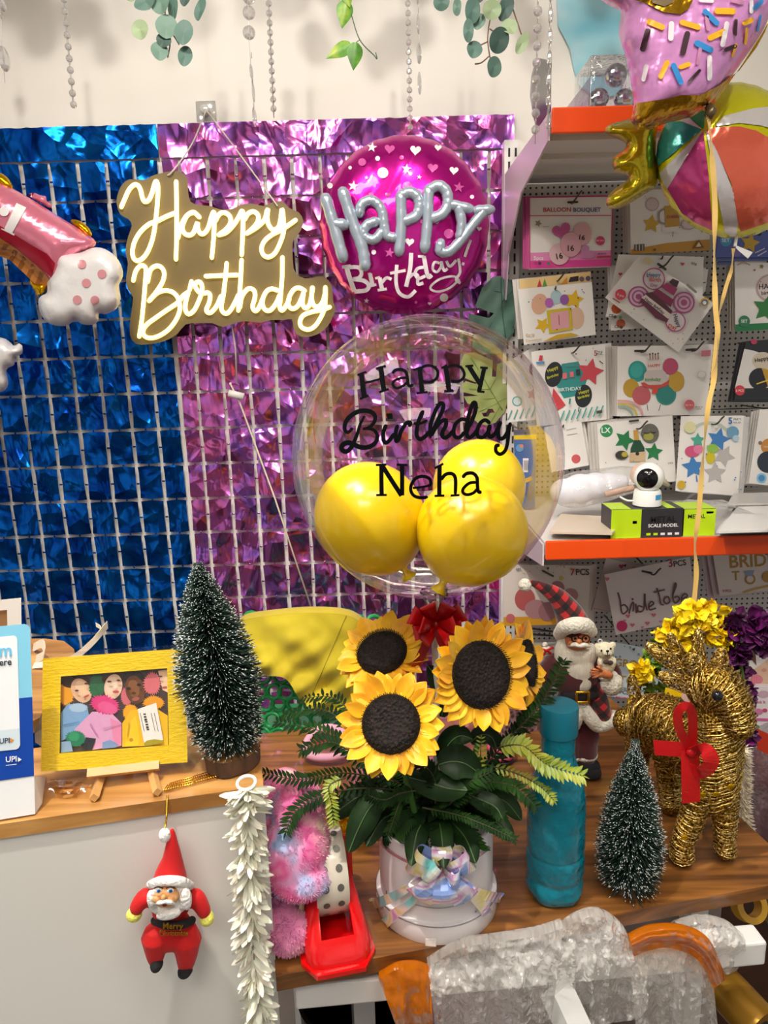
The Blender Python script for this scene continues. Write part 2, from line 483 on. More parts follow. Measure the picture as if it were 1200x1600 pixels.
downlight(.75, .35, .8, 1.2, 1.7, 40, 'round ceiling downlight over the novelty balloons', .02, 70)
# ============================================================ foil curtains
def foil(colA, colB, scale, name, rough=.16, film=0):
    m = newmat(colA, rough, 1.0, name=name)
    noisecol(m, [colA, colB], scale, 4, dist=1.5, lo=.35, hi=.65)
    b = m.node_tree.nodes['Principled BSDF']
    nt = m.node_tree; n = nt.nodes; L = nt.links.new
    tc = n.new('ShaderNodeTexCoord'); a = n.new('ShaderNodeTexNoise'); a.inputs['Scale'].default_value = 5; a.inputs['Detail'].default_value = 2.5; a.inputs['Distortion'].default_value = .6
    v = n.new('ShaderNodeTexVoronoi'); v.inputs['Scale'].default_value = 13; mp = n.new('ShaderNodeMapping'); mp.inputs['Scale'].default_value = (1.25, 1, .8)
    L(tc.outputs['Object'], mp.inputs['Vector']); L(tc.outputs['Object'], v.inputs['Vector']); L(mp.outputs['Vector'], a.inputs['Vector'])
    ad = n.new('ShaderNodeMath'); ad.operation = 'MULTIPLY_ADD'; ad.inputs[1].default_value = .42; L(v.outputs['Distance'], ad.inputs[0]); L(a.outputs['Fac'], ad.inputs[2])
    bp = n.new('ShaderNodeBump'); bp.inputs['Strength'].default_value = .9; bp.inputs['Distance'].default_value = .05; L(ad.outputs[0], bp.inputs['Height']); L(bp.outputs[0], b.inputs['Normal'])
    return m
bluem = foil('0a3f9e', '1273d8', 7, 'blue foil', .2)
pinkm = foil('f276bc', 'b478ee', 9, 'pink foil', .17)
FY = 2.262
zt = at(400, 190, FY).z
z1 = at(100, 253, FY).z; dz = (z1-at(100, 618, FY).z)/6
def curtain(name, label, x0, x1, m, first, pitch, seed, flare=0):
    rnd = random.Random(seed)
    t = thing(name, label, 'foil curtain', ((x0+x1)/2, FY, 0), group=None)
    # header band with heat-sealed creases
    hb = MB()
    nu = 60
    hb.grid(lambda u, v: V((x0+(x1-x0)*u, FY-.004-.006*abs(nz((u*9+seed, v*2.2, 1)))-.004*(1 if int(u*nu) % 9 == 0 else 0)*math.sin(PI*v), zt-.004*abs(nz((u*20, 0, seed)))+(z1+.003-zt)*v)), nu, 6)
    part(t, 'header_band', hb, m)
    mb = MB(); cols = []
    x = first
    while x > x0+.01: x -= pitch
    edges = [x0]+[x+pitch*i for i in range(1, 40) if x0+.02 < x+pitch*i < x1-.02]+[x1]
    rows = 17
    K = 5
    for r in range(rows):
        za = z1-r*dz; zb = za-dz
        if zb < .03: break
        for c in range(len(edges)-1):
            a, b = edges[c], edges[c+1]
            if b-a < .02: continue
            gx = .0034+rnd.random()*.0018; gz = .0024+rnd.random()*.0012
            tx, ty = rnd.uniform(-.13, .13), rnd.uniform(-.08, .2); ph = rnd.random()*50
            sk = rnd.uniform(-.0015, .0015); kind = rnd.random()
            cx, cz = (a+b)/2, (za+zb)/2; wx, wz = (b-a)/2-gx, (za-zb)/2-gz
            def fn(u, v):
                p, q = u*2-1, v*2-1
                pin = 1-.035*(1-abs(p))*abs(q)**3
                X = cx+p*wx*(1-.04*(1-q*q))+sk*q; Z = cz-q*wz*(1-.05*(p*p))
                fold = .0045*math.sin(5*(p*math.cos(ph)+q*math.sin(ph))+ph)+.004*nz((p*1.3+ph, q*1.3, ph))
                Y = FY-.008+tx*p*wx*.55+ty*q*wz*.45+fold*(1-.5*max(abs(p), abs(q)))
                if kind > .6: Y -= .006*(1-abs(p))*(1-abs(q))      # pinched pyramid fold
                return V((X, min(FY-.004+(Y-FY)*.55, FY+.004), Z))
            mb.grid(fn, K, K)
            # little uncut links to the neighbours
            if c < len(edges)-2: mb.box((b, FY-.006, cz+rnd.uniform(-.004, .004)), (.009, .0006, .005))
            mb.box((cx, FY-.006, zb), (.005, .0006, .006))
    part(t, 'square_panels', mb, m, smooth=True)
    return t
pit = at(166, 253, FY).x-at(122, 253, FY).x
curtain('blue_foil_curtain', 'shiny blue foil curtain of small squares hanging on the left of the wall', -1.52, at(246, 190, FY).x-.004, bluem, at(122, 253, FY).x, pit, 3)
curtain('pink_foil_curtain', 'shiny pink and purple foil curtain of small squares on the wall', at(246, 190, FY).x, at(803, 185, FY).x, pinkm, at(325, 253, FY).x, pit, 8)
# ============================================================ teal mural panel on the wall above the shelf
mp_ = [(866, -60), (872, 40), (890, 75), (897, 110), (905, 135), (930, 150), (1010, 150), (1010, -60)]
mm = newmat('8fc7d6', .4, name='mural print'); noisecol(mm, ['6fb9cf', '9fd3df', 'dbe6ee'], 5, 2, stretch=(1, 1, 1.6), lo=.3, hi=.75)
pm = [(p.x, p.y) for p in crom(mp_, 3, True)]
mb = MB().prism([at(x, y, WY-.012) for x, y in mp_], [at(x, y, WY-.001) for x, y in mp_])
solo('wall_mural', mb, mm, 'pale teal picture panel on the wall above the orange shelf', 'picture', smooth=False)
# ============================================================ neon sign
NY = 2.16
t = thing('neon_sign', 'glowing warm white script sign reading Happy Birthday on dark board', 'neon sign', at(355, 530, NY))
ol = [(182,317),(185,300),(192,287),(203,280),(225,281),(237,275),(250,271),(270,267),(285,270),(293,280),(294,300),(298,315),(310,320),(328,322),(348,328),(367,325),(377,320),(393,318),(412,322),(423,317),(440,314),(452,325),(467,332),(474,345),(470,360),(459,375),(457,387),(459,420),(470,433),(483,435),(495,432),(508,434),(518,445),(520,462),(521,473),(525,483),(520,495),(512,510),(497,522),(477,527),(463,522),(458,510),(456,499),(443,500),(425,500),(407,504),(383,502),(367,505),(348,511),(332,505),(310,505),(290,507),(277,522),(257,533),(232,538),(212,537),(203,523),(204,495),(208,465),(200,453),(197,435),(200,412),(196,392),(200,370),(206,352),(200,342),(188,335)]
o2 = [(p.x, p.y) for p in crom(ol, 2, True)]
boardm = newmat('7c6a42', .45, name='olive acrylic')
part(t, 'backboard', MB().prism([at(x, y, NY) for x, y in o2], [at(x, y, NY+.006) for x, y in o2]), boardm, smooth=False)
A1, A2, A3, A4 = (170, 250, 6), (340, 280, 6), (190, 390, 6), (350, 390, 6)
NEON = [
 S(*A1, [(118,440),(150,365),(190,280),(235,235),(275,240),(300,290),(312,345),(335,390),(375,375),(405,310),(428,230),(445,200),(460,240),(460,330),(452,450),(440,560),(430,640),(410,740),(370,850),(320,920),(270,945),(232,920),(222,850),(245,760),(300,670),(380,600),(450,575),(540,530),(615,500)]),
 S(*A1, [(632,205),(636,450),(636,700),(630,930)]),
 S(*A1, [(650,730),(668,640),(705,560),(740,515),(795,490),(848,535)]),
 S(*A1, [(800,490),(740,515),(700,590),(690,645),(712,690),(755,705),(795,680),(830,590),(835,640),(855,685),(890,690),(930,640),(960,540),(980,490),(988,520),(985,700),(966,915)]),
 S(*A1, [(1000,570),(1040,505),(1090,495),(1135,530),(1140,590),(1100,650),(1040,695)]),
 S(*A2, [(12,522),(80,500),(150,430),(200,350),(226,300),(238,330),(236,500),(226,708)]),
 S(*A2, [(255,375),(290,320),(340,305),(380,340),(375,400),(330,460),(280,505)]),
 S(*A2, [(275,508),(370,450),(440,380),(462,300),(472,290),(465,360),(480,430),(520,475),(570,450),(592,370),(602,285),(612,320),(618,400),(620,490),(590,590),(540,690),(480,730),(430,710),(412,650),(440,580),(510,520),(590,480),(660,435),(730,385)]),
 S(*A3, [(110,290),(130,210),(165,160),(205,152),(228,185),(225,260),(210,450),(190,650),(165,815)]),
 S(*A3, [(245,300),(270,195),(320,155),(370,165),(400,220),(385,300),(330,390),(258,480)]),
 S(*A3, [(262,478),(330,410),(400,385),(470,395),(520,440),(542,500),(545,570),(510,660),(440,750),(350,810),(270,830),(215,810),(202,760),(240,700),(320,640),(420,570),(510,510),(545,475),(580,430),(622,400)]),
 S(*A3, [(625,405),(600,500),(600,570),(630,605),(680,570),(720,490),(745,420),(755,350),(735,305),(700,310),(690,345),(720,395),(760,410),(810,405),(830,435),(820,500),(795,560),(805,588),(840,588),(890,530),(930,440)]),
 S(*A3, [(655,300),(637,378)]),
 S(*A3, [(985,130),(975,250),(955,420),(935,530),(945,580),(980,600),(1020,570),(1070,480),(1092,430)]),
 S(*A3, [(790,250),(900,245),(1080,238)]),
 S(*A3, [(1125,100),(1115,300),(1095,570)]),
 S(*A4, [(150,540),(165,450),(205,385),(245,365),(285,390),(290,450),(270,520),(275,560),(300,575),(330,540),(360,465)]),
 S(*A4, [(500,382),(450,368),(400,390),(365,460),(365,530),(395,570),(440,565),(490,500),(520,430)]),
 S(*A4, [(548,75),(545,250),(530,450),(522,540),(545,570),(580,530),(612,465)]),
 S(*A4, [(755,385),(700,358),(650,380),(610,450),(605,520),(640,555),(690,530),(730,450),(745,410),(735,500),(760,548),(800,520),(820,440),(826,360)]),
 S(*A4, [(832,360),(822,450),(840,520),(885,535),(925,490),(945,420),(950,355)]),
 S(*A4, [(952,360),(952,450),(940,560),(900,650),(850,720),(790,750),(730,730),(712,680),(740,620),(820,585),(920,565),(990,540)]),
]
neonm = mat('fff6d0', .4, emit=('ffec8c', 1.9))
for st in NEON:
    p = crom(st, 5); pts = [at(q.x, q.y, NY-.006) for q in p]
    part(t, 'neon_tube', MB().tube(pts, .0062, 0, 8, rnd=True), neonm)
cordm = mat('d8cfc4', .6)
k = at(322, 172, 2.235)
mb = MB()
mb.tube(crom([k, at(300, 225, 2.2), at(271, 266, NY-.004), at(262, 274, NY-.004)], 5), .0022, 0, 6)
mb.tube(crom([k, at(370, 235, 2.2), at(428, 314, NY-.004), at(432, 320, NY-.004)], 5), .0022, 0, 6)
part(t, 'hanging_cord', mb, cordm)
t = thing('wall_hook', 'clear adhesive hook on the wall holding the sign cord', 'hook', at(322, 176, WY))
c = at(322, 174, WY-.003)
part(t, 'adhesive_pad', MB().bbox((c.x, c.y, c.z), (.055, .004, .052), .0015), clear_mat('clear pad', 'f2f2f2', .05, .1))
part(t, 'knob', MB().lathe([(0, .022), (.010, .022), (.013, .018), (.010, .010), (.012, .002), (.012, 0)], (c.x, c.y-.002, c.z), 20, 0, Matrix.Rotation(PI/2, 3, 'X')), mat('dcdcd8', .2, .2))
# thin white balloon stick with a cup, in front of the pink squares
t = thing('balloon_stick', 'thin white balloon stick with a cup leaning across the pink squares', 'stick', at(488, 955, 2.19))
part(t, 'stick', MB().tube([at(360, 600, 2.22), at(375, 630, 2.22), at(430, 780, 2.2), at(488, 955, 2.19)], .0028, 0, 6), mat('ddd0b8', .5))
part(t, 'wall_tape', MB().tube([at(360, 600, 2.22), at(360, 599, 2.266)], .004, 0, 6), mat('e8e4dc', .5)); a = at(369, 616, 2.215); part(t, 'cup', MB().tube([a+V((-.022, 0, .004)), a+V((.022, 0, -.008))], .011, 0, 10), mat('e8e4dc', .5))
t = thing('power_cable', 'thin white cable hanging below the neon sign', 'cable', at(365, 600, 2.22))
part(t, 'wire', MB().tube([at(362, 505, 2.18), at(368, 545, 2.21), at(370, 600, 2.222)], .0024, 0, 6), mat('d8cfc0', .5))
# ============================================================ round magenta balloon
BY = 2.1
t = thing('birthday_foil_balloon', 'round magenta foil balloon with raised silver lettering on the curtain', 'balloon', at(632, 490, BY))
cx, cy, rx, ry = 632, 351, 132, 140
PB = Puff([(cx+rx*math.cos(a)*(1+.006*math.cos(26*a)), cy+ry*math.sin(a)*(1+.006*math.cos(26*a))) for a in [2*PI*i/156 for i in range(156)]], BY, .085, 118, .0012, smooth=0)
magm = newmat('c4048e', .22, .75, name='magenta foil', coat=.5); bump(magm, 40, .12, .004)
part(t, 'body', PB.body(MB(), 7), magm)
wm = mat('f0e6ec', .35); pm2 = mat('dc5fae', .35, .3)
K5 = (490, 210, 4); K6 = (490, 300, 4)
pr = MB()
for (x, y, r, k, c) in [(365,80,30,'s',0),(475,90,32,'h',1),(637,98,34,'h',0),(778,82,22,'h',0),(400,150,15,'c',0),(550,145,14,'c',1),(303,173,24,'c',1),(433,240,34,'c',0),(580,215,30,'s',0),(745,208,32,'h',1),(877,225,28,'h',0),(248,322,32,'s',0),(330,270,13,'s',0),(660,267,15,'s',0),(908,330,32,'s',1),(990,390,13,'c',0),(465,378,18,'h',1),(360,378,16,'c',1),(845,620,30,'c',1),(600,672,28,'h',0),(376,736,15,'c',0),(475,740,30,'s',1),(228,208,11,'c',0),(102,320,18,'c',0),(585,325,30,'c',1),(815,1020,26,'c',0),(330,1040,16,'s',0),(725,1057,11,'h',0),(640,1050,12,'s',1),(680,545,14,'c',1),(770,545,14,'c',0),(1035,590,16,'h',0)]:
    x, y, r = 490+x/4, 210+y/4, r/4
    pl = star2(x, y, r*1.1, rot=.15) if k == 's' else heart2(x, y, r, .1) if k == 'h' else circ2(x, y, r)
    PB.patch(pr, pl, c, .0022, 5)
bst = lambda p, w, per=6: pr.rib(S(*K6, p), w/4, lambda x, y: PB.mp(x, y, .0026), 0, per=per)
for p, w in [([(205,470),(228,545),(255,622)],30),([(178,470),(232,462)],20),([(225,470),(280,472),(300,505),(285,535),(245,545)],24),([(250,545),(315,555),(345,585),(325,615),(255,622)],26),
 ([(340,515),(358,510)],16),([(352,510),(368,580)],26),([(340,592),(392,578)],16),([(385,540),(415,532)],15),([(412,535),(428,608)],26),([(400,614),(458,606)],17),([(428,565),(455,537),(487,546)],20),
 ([(520,455),(515,560),(535,630),(590,655),(638,615)],22),([(478,508),(575,490)],18),([(610,380),(603,480),(578,592)],26),([(588,545),(620,515),(650,522),(652,575),(686,568)],20),
 ([(690,470),(650,478),(635,510),(655,540),(698,525)],20),([(652,402),(690,402)],16),([(688,400),(714,525),(738,518)],26),
 ([(788,445),(755,440),(745,482),(770,500),(795,470),(800,432)],16),([(800,440),(815,490),(838,478)],18),([(830,430),(852,465),(892,425)],18),([(905,415),(915,500),(890,548),(918,570)],17),
 ([(912,562),(880,528),(800,540),(742,578),(733,608),(780,622),(850,600),(912,545)],14)]: bst(p, w)
bst([(982,300),(962,350),(945,405)], 18); bst([(936,440),(933,458)], 16)
part(t, 'printed_pattern', pr, [wm, pm2])
silm = newmat('b6c4d2', .24, .45, name='silver foil', coat=.3); bump(silm, 60, .25, .004)
LY = BY-.1
def foil_letter(sts, r, idx):
    mb = MB()
    for st in sts:
        p = crom(S(*K5, st), 5); pts = []
        for i, q in enumerate(p):
            yy = min(LY, BY-PB.h(q.x, q.y)-.010) if PB.inside(q.x, q.y) else LY
            pts.append(at(q.x, q.y, LY+.012))
        n = len(pts); rr = [r*(1+.05*math.sin(i*2.2)) for i in range(n)]
        mb.tube(pts, rr, 0, 12, rnd=True)
    part(t, 'raised_letter', mb, silm)
R_ = .0155
foil_letter([[(78,405),(130,580),(182,765)],[(185,365),(250,560),(305,710),(322,815)],[(130,560),(190,565)]], R_, 0)
foil_letter([[(288,490),(300,440),(350,412),(400,435),(430,490),(440,560),(455,630),(495,645)],[(425,610),(385,655),(335,650),(310,615),(335,565),(390,545)]], R_*.85, 1)
foil_letter([[(545,385),(548,560),(535,730)],[(550,380),(600,362),(648,390),(662,450),(640,510),(562,545)]], R_*.92, 2)
foil_letter([[(718,350),(712,540),(695,710)],[(725,345),(780,320),(828,355),(840,425),(812,490),(742,525)]], R_*.92, 3)
foil_letter([[(868,440),(975,465)],[(905,455),(925,550),(915,640)],[(1025,475),(1105,470)],[(1060,485),(990,570),(925,655),(850,730),(790,730),(795,680)]], R_*.85, 4)
# ============================================================ slotted post, peg panels, shelves
white = mat('e4e1dd', .4); steel = mat('5a5650', .35, .9); black = mat('141417', .45)
t = thing('shelf_post', 'white slotted steel post between the pink curtain and the peg panels', 'shelf post', (.381, 2.21, 0))
mb = MB().box((.381, 2.21, 1.025), (.044, .04, 2.05)); part(t, 'post', mb, white, smooth=False)
mb = MB(); z = .5
while z < 2.03:
    for dx in (-.009, .009): mb.box((.381+dx, 2.1895, z), (.0055, .0015, .022))
    z += .0345
part(t, 'slots', mb, mat('2b2a2a', .8), smooth=False, label='dark slots')
pegm = newmat('b9b5b0', .5, name='peg panel')
def holes(m):
    nt = m.node_tree; n = nt.nodes; L = nt.links.new; b = n['Principled BSDF']
    tc = n.new('ShaderNodeTexCoord'); sp = n.new('ShaderNodeSeparateXYZ'); cb = n.new('ShaderNodeCombineXYZ')
    vo = n.new('ShaderNodeTexVoronoi'); vo.voronoi_dimensions = '2D'; vo.inputs['Scale'].default_value = 1/.0165; vo.inputs['Randomness'].default_value = 0
    mt = n.new('ShaderNodeMath'); mt.operation = 'LESS_THAN'; mt.inputs[1].default_value = .2
    mx = n.new('ShaderNodeMix'); mx.data_type = 'RGBA'; mx.inputs[6].default_value = hexc('c9c5c0'); mx.inputs[7].default_value = hexc('242322')
    L(tc.outputs['Object'], sp.inputs[0]); L(sp.outputs['X'], cb.inputs['X']); L(sp.outputs['Z'], cb.inputs['Y']); L(cb.outputs[0], vo.inputs['Vector'])
    L(vo.outputs['Distance'], mt.inputs[0]); L(mt.outputs[0], mx.inputs[0]); L(mx.outputs[2], b.inputs['Base Color'])
holes(pegm)
t = thing('peg_panel', 'pale grey perforated back panel behind the hanging balloon packets', 'pegboard', (.9, 2.225, 0))
zs = [.02, .31, .6, .9, 1.2, at(1120, 640, 2.22).z, at(940, 466, 2.22).z, 1.985]
for a, b in zip(zs, zs[1:]):
    part(t, 'panel', MB().box((.93, 2.225, (a+b)/2+.001), (1.05, .012, b-a-.003)), pegm, smooth=False)
orange = newmat('f0500f', .35, name='orange rail'); railw = mat('d9d6d2', .45)
def shelf(label, zt_, x0, yf, zh):
    t = thing('metal_shelf', label, 'shelf', (.9, 1.95, zt_-.03))
    mb = MB().box(((x0+1.45)/2, (yf+2.185)/2, zt_-.015), (1.45-x0, 2.185-yf, .03))
    for k in range(3): mb.box(((x0+1.45)/2, yf+.08+k*.16, zt_-.036), (1.45-x0-.02, .05, .012))
    part(t, 'board', mb, railw, smooth=False)
    mb = MB().bbox(((x0+1.45)/2, yf-.004, zt_-zh/2+.006), (1.45-x0, .008, zh), .003); part(t, 'price_rail', mb, orange, label='orange price rail', smooth=False)
    # side bracket: tapering plate
    o = [(yf+.0, zt_-.004), (2.188, zt_-.004), (2.188, zt_-.34), (2.165, zt_-.34), (2.12, zt_-.22), (1.95, zt_-.1), (yf+.0, zt_-.055)]
    part(t, 'bracket', MB().prism([V((x0-.006, y, z)) for y, z in o], [V((x0-.002, y, z)) for y, z in o]), mat('d8cbd0', .35), smooth=False)
shelf('upper metal shelf with bright orange rail, disco balls on top', 1.966, .366, 1.65, .05)
shelf('lower metal shelf with orange rail carrying the boxes and packets', 1.05, .372, 1.65, .046)
SZ = 1.05
# ============================================================ balloon packets on hooks
def short(l):
    ws = l.replace(',', '').split()[:11]
    while ws[-1] in ('of', 'the', 'with', 'a', 'and', 'to', 'in', 'at', 'right', 'left', 'behind', 'under', 'among', 'on', 'seen', 'through', 'above', 'beside', 'by', 'hanging', 'second', 'its', 'from', 'top', 'looping', 'gold', 'pink', 'lower'): ws.pop()
    return ' '.join(ws)
INK = {}
def ink(c):
    return mat(c, .38, 0, coat=.25)
def packet(label, quad, Y, art, base='e6e2de', behind=0, off=(-6, -2), bcol=None, blabel=None, hook=None, two=None, tilt=0, thick=.004):
    t = thing('balloon_packet', label, 'packet', at((quad[2][0]+quad[3][0])/2, (quad[2][1]+quad[3][1])/2, Y))
    q = [at(x, y, Y) for x, y in quad]; qb = [p+V((0, thick, 0)) for p in q]
    part(t, 'card', MB().prism(q, qb), ink(base), smooth=False)
    mb = MB(); cols = []
    def ci(c):
        if c not in cols: cols.append(c)
        return cols.index(c)
    for i, a in enumerate(art):
        Yl = Y-.0006-.00035*i; k, c = a[0], a[1]
        mp = lambda x, y: at(x, y, Yl)
        if k == 'poly': mb.flat([mp(x, y) for x, y in a[2]], ci(c))
        elif k == 'c': mb.flat([mp(x, y) for x, y in circ2(*a[2])], ci(c))
        elif k == 's': mb.flat([mp(x, y) for x, y in star2(a[2][0], a[2][1], a[2][2], 5, .5, a[2][4] if len(a[2]) > 4 else .2)], ci(c))
        elif k == 'h': mb.flat([mp(x, y) for x, y in heart2(*a[2])], ci(c))
        elif k == 'l': mb.rib(a[2], a[3], mp, ci(c), per=4)
        elif k == 'p': mb.flat([mp(x, y) for x, y in pill2(*a[2])], ci(c))
        elif k == 'dots':
            rd = random.Random(a[2]); x0, y0, x1, y1, n, r = a[3]
            for _ in range(n):
                mb.flat([mp(x, y) for x, y in circ2(rd.uniform(x0, x1), rd.uniform(y0, y1), r*rd.uniform(.6, 1.3), n=7)], ci(c))
        elif k == 't':
            x, y, wd, an = a[3]; ca, sa = math.cos(an), math.sin(an)
            mb.text(a[2], lambda u, v: mp(x+(u*ca+v*sa)*wd, y+(u*sa-v*ca)*wd), ci(c))
    if mb.v: part(t, 'print', mb, [ink(c) for c in cols], smooth=False)
    for i in range(behind):
        dx, dy = off[0]*(i+1), off[1]*(i+1); Yb = Y+.012*(i+1)
        q = [at(x+dx+random.uniform(-.8, .8), y+dy, Yb) for x, y in quad]
        solo('balloon_packet', MB().prism(q, [p+V((0, thick, 0)) for p in q]), ink(bcol or base), (blabel or 'rear packet stacked behind the '+short(label)), 'packet', 'packets behind the '+short(label), smooth=False)
    if not hook:
        tx = (quad[0][0]+quad[1][0])/2; ty = (quad[0][1]+quad[1][1])/2+5
        a = at(tx, ty, Y); h = thing('display_hook', 'straight steel peg holding the '+short(label), 'hook', at(tx, ty, 2.218))
        part(h, 'wire', MB().tube([V((a.x, yy, a.z)) for yy in [2.219]+[Y+.012*k+d for k in range(behind, -1, -1) for d in (thick+.0005, thick*.5, 0)]]+[V((a.x, Y-.008, a.z)), V((a.x, Y-.011, a.z+.006))], .0022, 0, 6), steel)
    for hk in (hook or []):
        a = at(hk[0], hk[1], Y-.012); h = thing('display_hook', hk[2], 'hook', at(hk[0], hk[1], 2.218))
        b = V((a.x+.012, 2.214, a.z+.004))
        part(h, 'wire', MB().tube(crom([b, V((b.x-.004, (a.y+2.2)/2, a.z+.001)), a+V((0, -.004, -.002)), a+V((.012, -.02, .016)), a+V((.017, -.022, .022))], 5), .0024, 0, 6), steel)
        part(h, 'tag_plate', MB().box((b.x, 2.215, b.z), (.02, .006, .026)), steel, smooth=False)
def B7(*p): return S(800, 295, 7.5, p)
packet('pink edged packet with heart and number sixteen balloons, top left on pegs', [(827,308),(958,306),(955,417),(827,421)], 2.04, [
 ('poly','e58cc0',[(828,395),(955,391),(954,416),(828,420)]), ('poly','e0409c',[(828,408),(955,405),(954,416),(828,420)]),
 ('poly','c8286e',[(827,308),(958,306),(958,307.4),(827,309.4)]), ('poly','c8286e',[(827,308),(828.4,308),(828.4,420),(827,420)]), ('poly','c8286e',[(956.6,306),(958,306),(955,417),(953.6,417)]),
 ('l','c8286e',[(828,337),(955,336.5)],1.3), ('p','2a2422',(888,316,902,315.6,1.6)),
 ('t','c02a48','BALLOON',(849,331,43,-.01)), ('t','1f4a86','BOUQUET',(896,331,43,-.01)),
 ('h','c45a9a',(878,361,15,-.35)), ('c','d9a8b0',(910,365,14,18)), ('c','dcb4bc',(874,397,16,17)), ('c','b87888',(892,382,16.6,19.8)), ('c','d9a4b2',(892,382,16,19.2)), ('h','c884b4',(917,395,12,.8)),
 ('t','2a2020','16',(887,392,10,0)), ('t','2a2020','16',(870,405,10,-.2)), ('t','2a2020','16',(904.5,374,9,.15)),
 ('c','c83a6c',(938,376,7.2)), ('t','f2d6e0','SET OF 5',(932,377,12,0)), ('t','40202c','MADE IN',(934,397.5,13,0)), ('p','c02858',(934,401.5,953,401,1.6)), ('t','f4e4ee','5pcs',(834,406,15,0)), ('t','5a3048','CE',(834,413,5,0)), ('c','5a3048',(843.5,411.5,2.4)), ('c','3a8a4a',(857,411.5,2.4)),
 ('s','8a7a6a',(841,349,6,5,.4)), ('l','8a7a78',[(848,354),(858,354)],.8)],
 behind=2, off=(-5,-.5), bcol='d4589e', hook=[(895,315,'bent steel hook holding the number sixteen balloon packets')])
packet('beer mug party packet with yellow lower edge, under the striped candy balloon', [(984,298),(1110,292),(1109,391),(986,397)], 2.04, [
 ('poly','c8901a',[(986,390),(1040,380),(1109,374),(1109,391),(986,397)]),
 ('c','b8a4a8',(1019,319,11,11)), ('c','cdbfc2',(1019,319,9)), ('s','c8a21c',(1018,350,15,5,.1)), ('poly','c4962a',[(1038,322),(1060,320),(1063,360),(1041,362)]), ('poly','e6dcd6',[(1034,356),(1066,353),(1064,362),(1036,364)]), ('l','a08c84',[(1038,326),(1030,332),(1031,346),(1040,350)],3), ('t','b03050','CHEERS',(1042,341,20,-.04)),
 ('c','b0a0a4',(1076,350,12,9)), ('c','d2c2c4',(1076,350,10,7)), ('l','6a5a50',[(1052,362),(1051,370)],1), ('dots','6a6460',4,(990,302,1105,375,12,.8)), ('poly','5a5450',[(991,382),(1007,381),(1007,391),(991,392)]), ('l','e6e2de',[(994,382),(994,391)],1), ('l','e6e2de',[(999,382),(999,391)],1.2), ('l','e6e2de',[(1004,382),(1004,391)],.8), ('poly','7a4a1a',[(1083,388),(1092,374),(1100,387)]), ('poly','e8d8a0',[(1087,386),(1092,378),(1096,385)]), ('c','6a4a10',(1023,390,2))],
 behind=3, off=(-4,-1), bcol='d8ccc6')
packet('white packet with gold stars around a pink gift box, beside the dark monstera leaf', [(809,452),(925,441),(931,523),(819,539)], 2.03, [
 ('c','d8a88c',(843,475,12.5,16.5,24,.2)), ('c','d8b49a',(901,497,12,17)), ('s','d8ae10',(897,468,16,5,.2)), ('s','d8ae10',(848,508,13,5,.5)), ('c','a8c4cc',(869,464,9,11)), ('c','b05cb0',(858,473,6.5,7.5)), ('c','8c52a0',(882,468,7,8)), ('poly','c8b01a',[(854,485),(892,480),(895,515),(858,521)]), ('poly','d89ca4',[(860,489),(888,485),(890,512),(862,516)]), ('l','a04a50',[(873,492),(874,508)],1.2), ('poly','c8a018',[(848,534),(870,523),(892,520),(905,524)]),
 ('dots','3a3838',9,(815,452,924,520,14,1)), ('t','c8a878','Party',(822,526,14,-.1)), ('t','c8a878','Decoration',(822,534,24,-.1))],
 behind=0)
packet('cream packet with party hats along the top, behind the gift box packet', [(811,437),(923,424),(927,520),(819,530)], 2.05, [
 ('poly','e8c88a',[(811,437),(923,424),(924,440),(812,452)]), ('poly','c83a44',[(839,449),(843,436),(847,448)]), ('poly','5a9a3a',[(847,449),(851,435),(855,447)]), ('poly','d88a1a',[(876,444),(886,433),(887,443)]), ('poly','2a1a2a',[(888,441),(891,433),(904,431),(904,439)]), ('c','6a5a5a',(909,436,4)), ('c','5a4a6a',(919,435,4))],
 behind=2, off=(-5,0), bcol='ddd8d2', hook=[(872,437,'bent steel hook through the party hat packet')])
def C6(*p): return S(940, 390, 6.667, p)
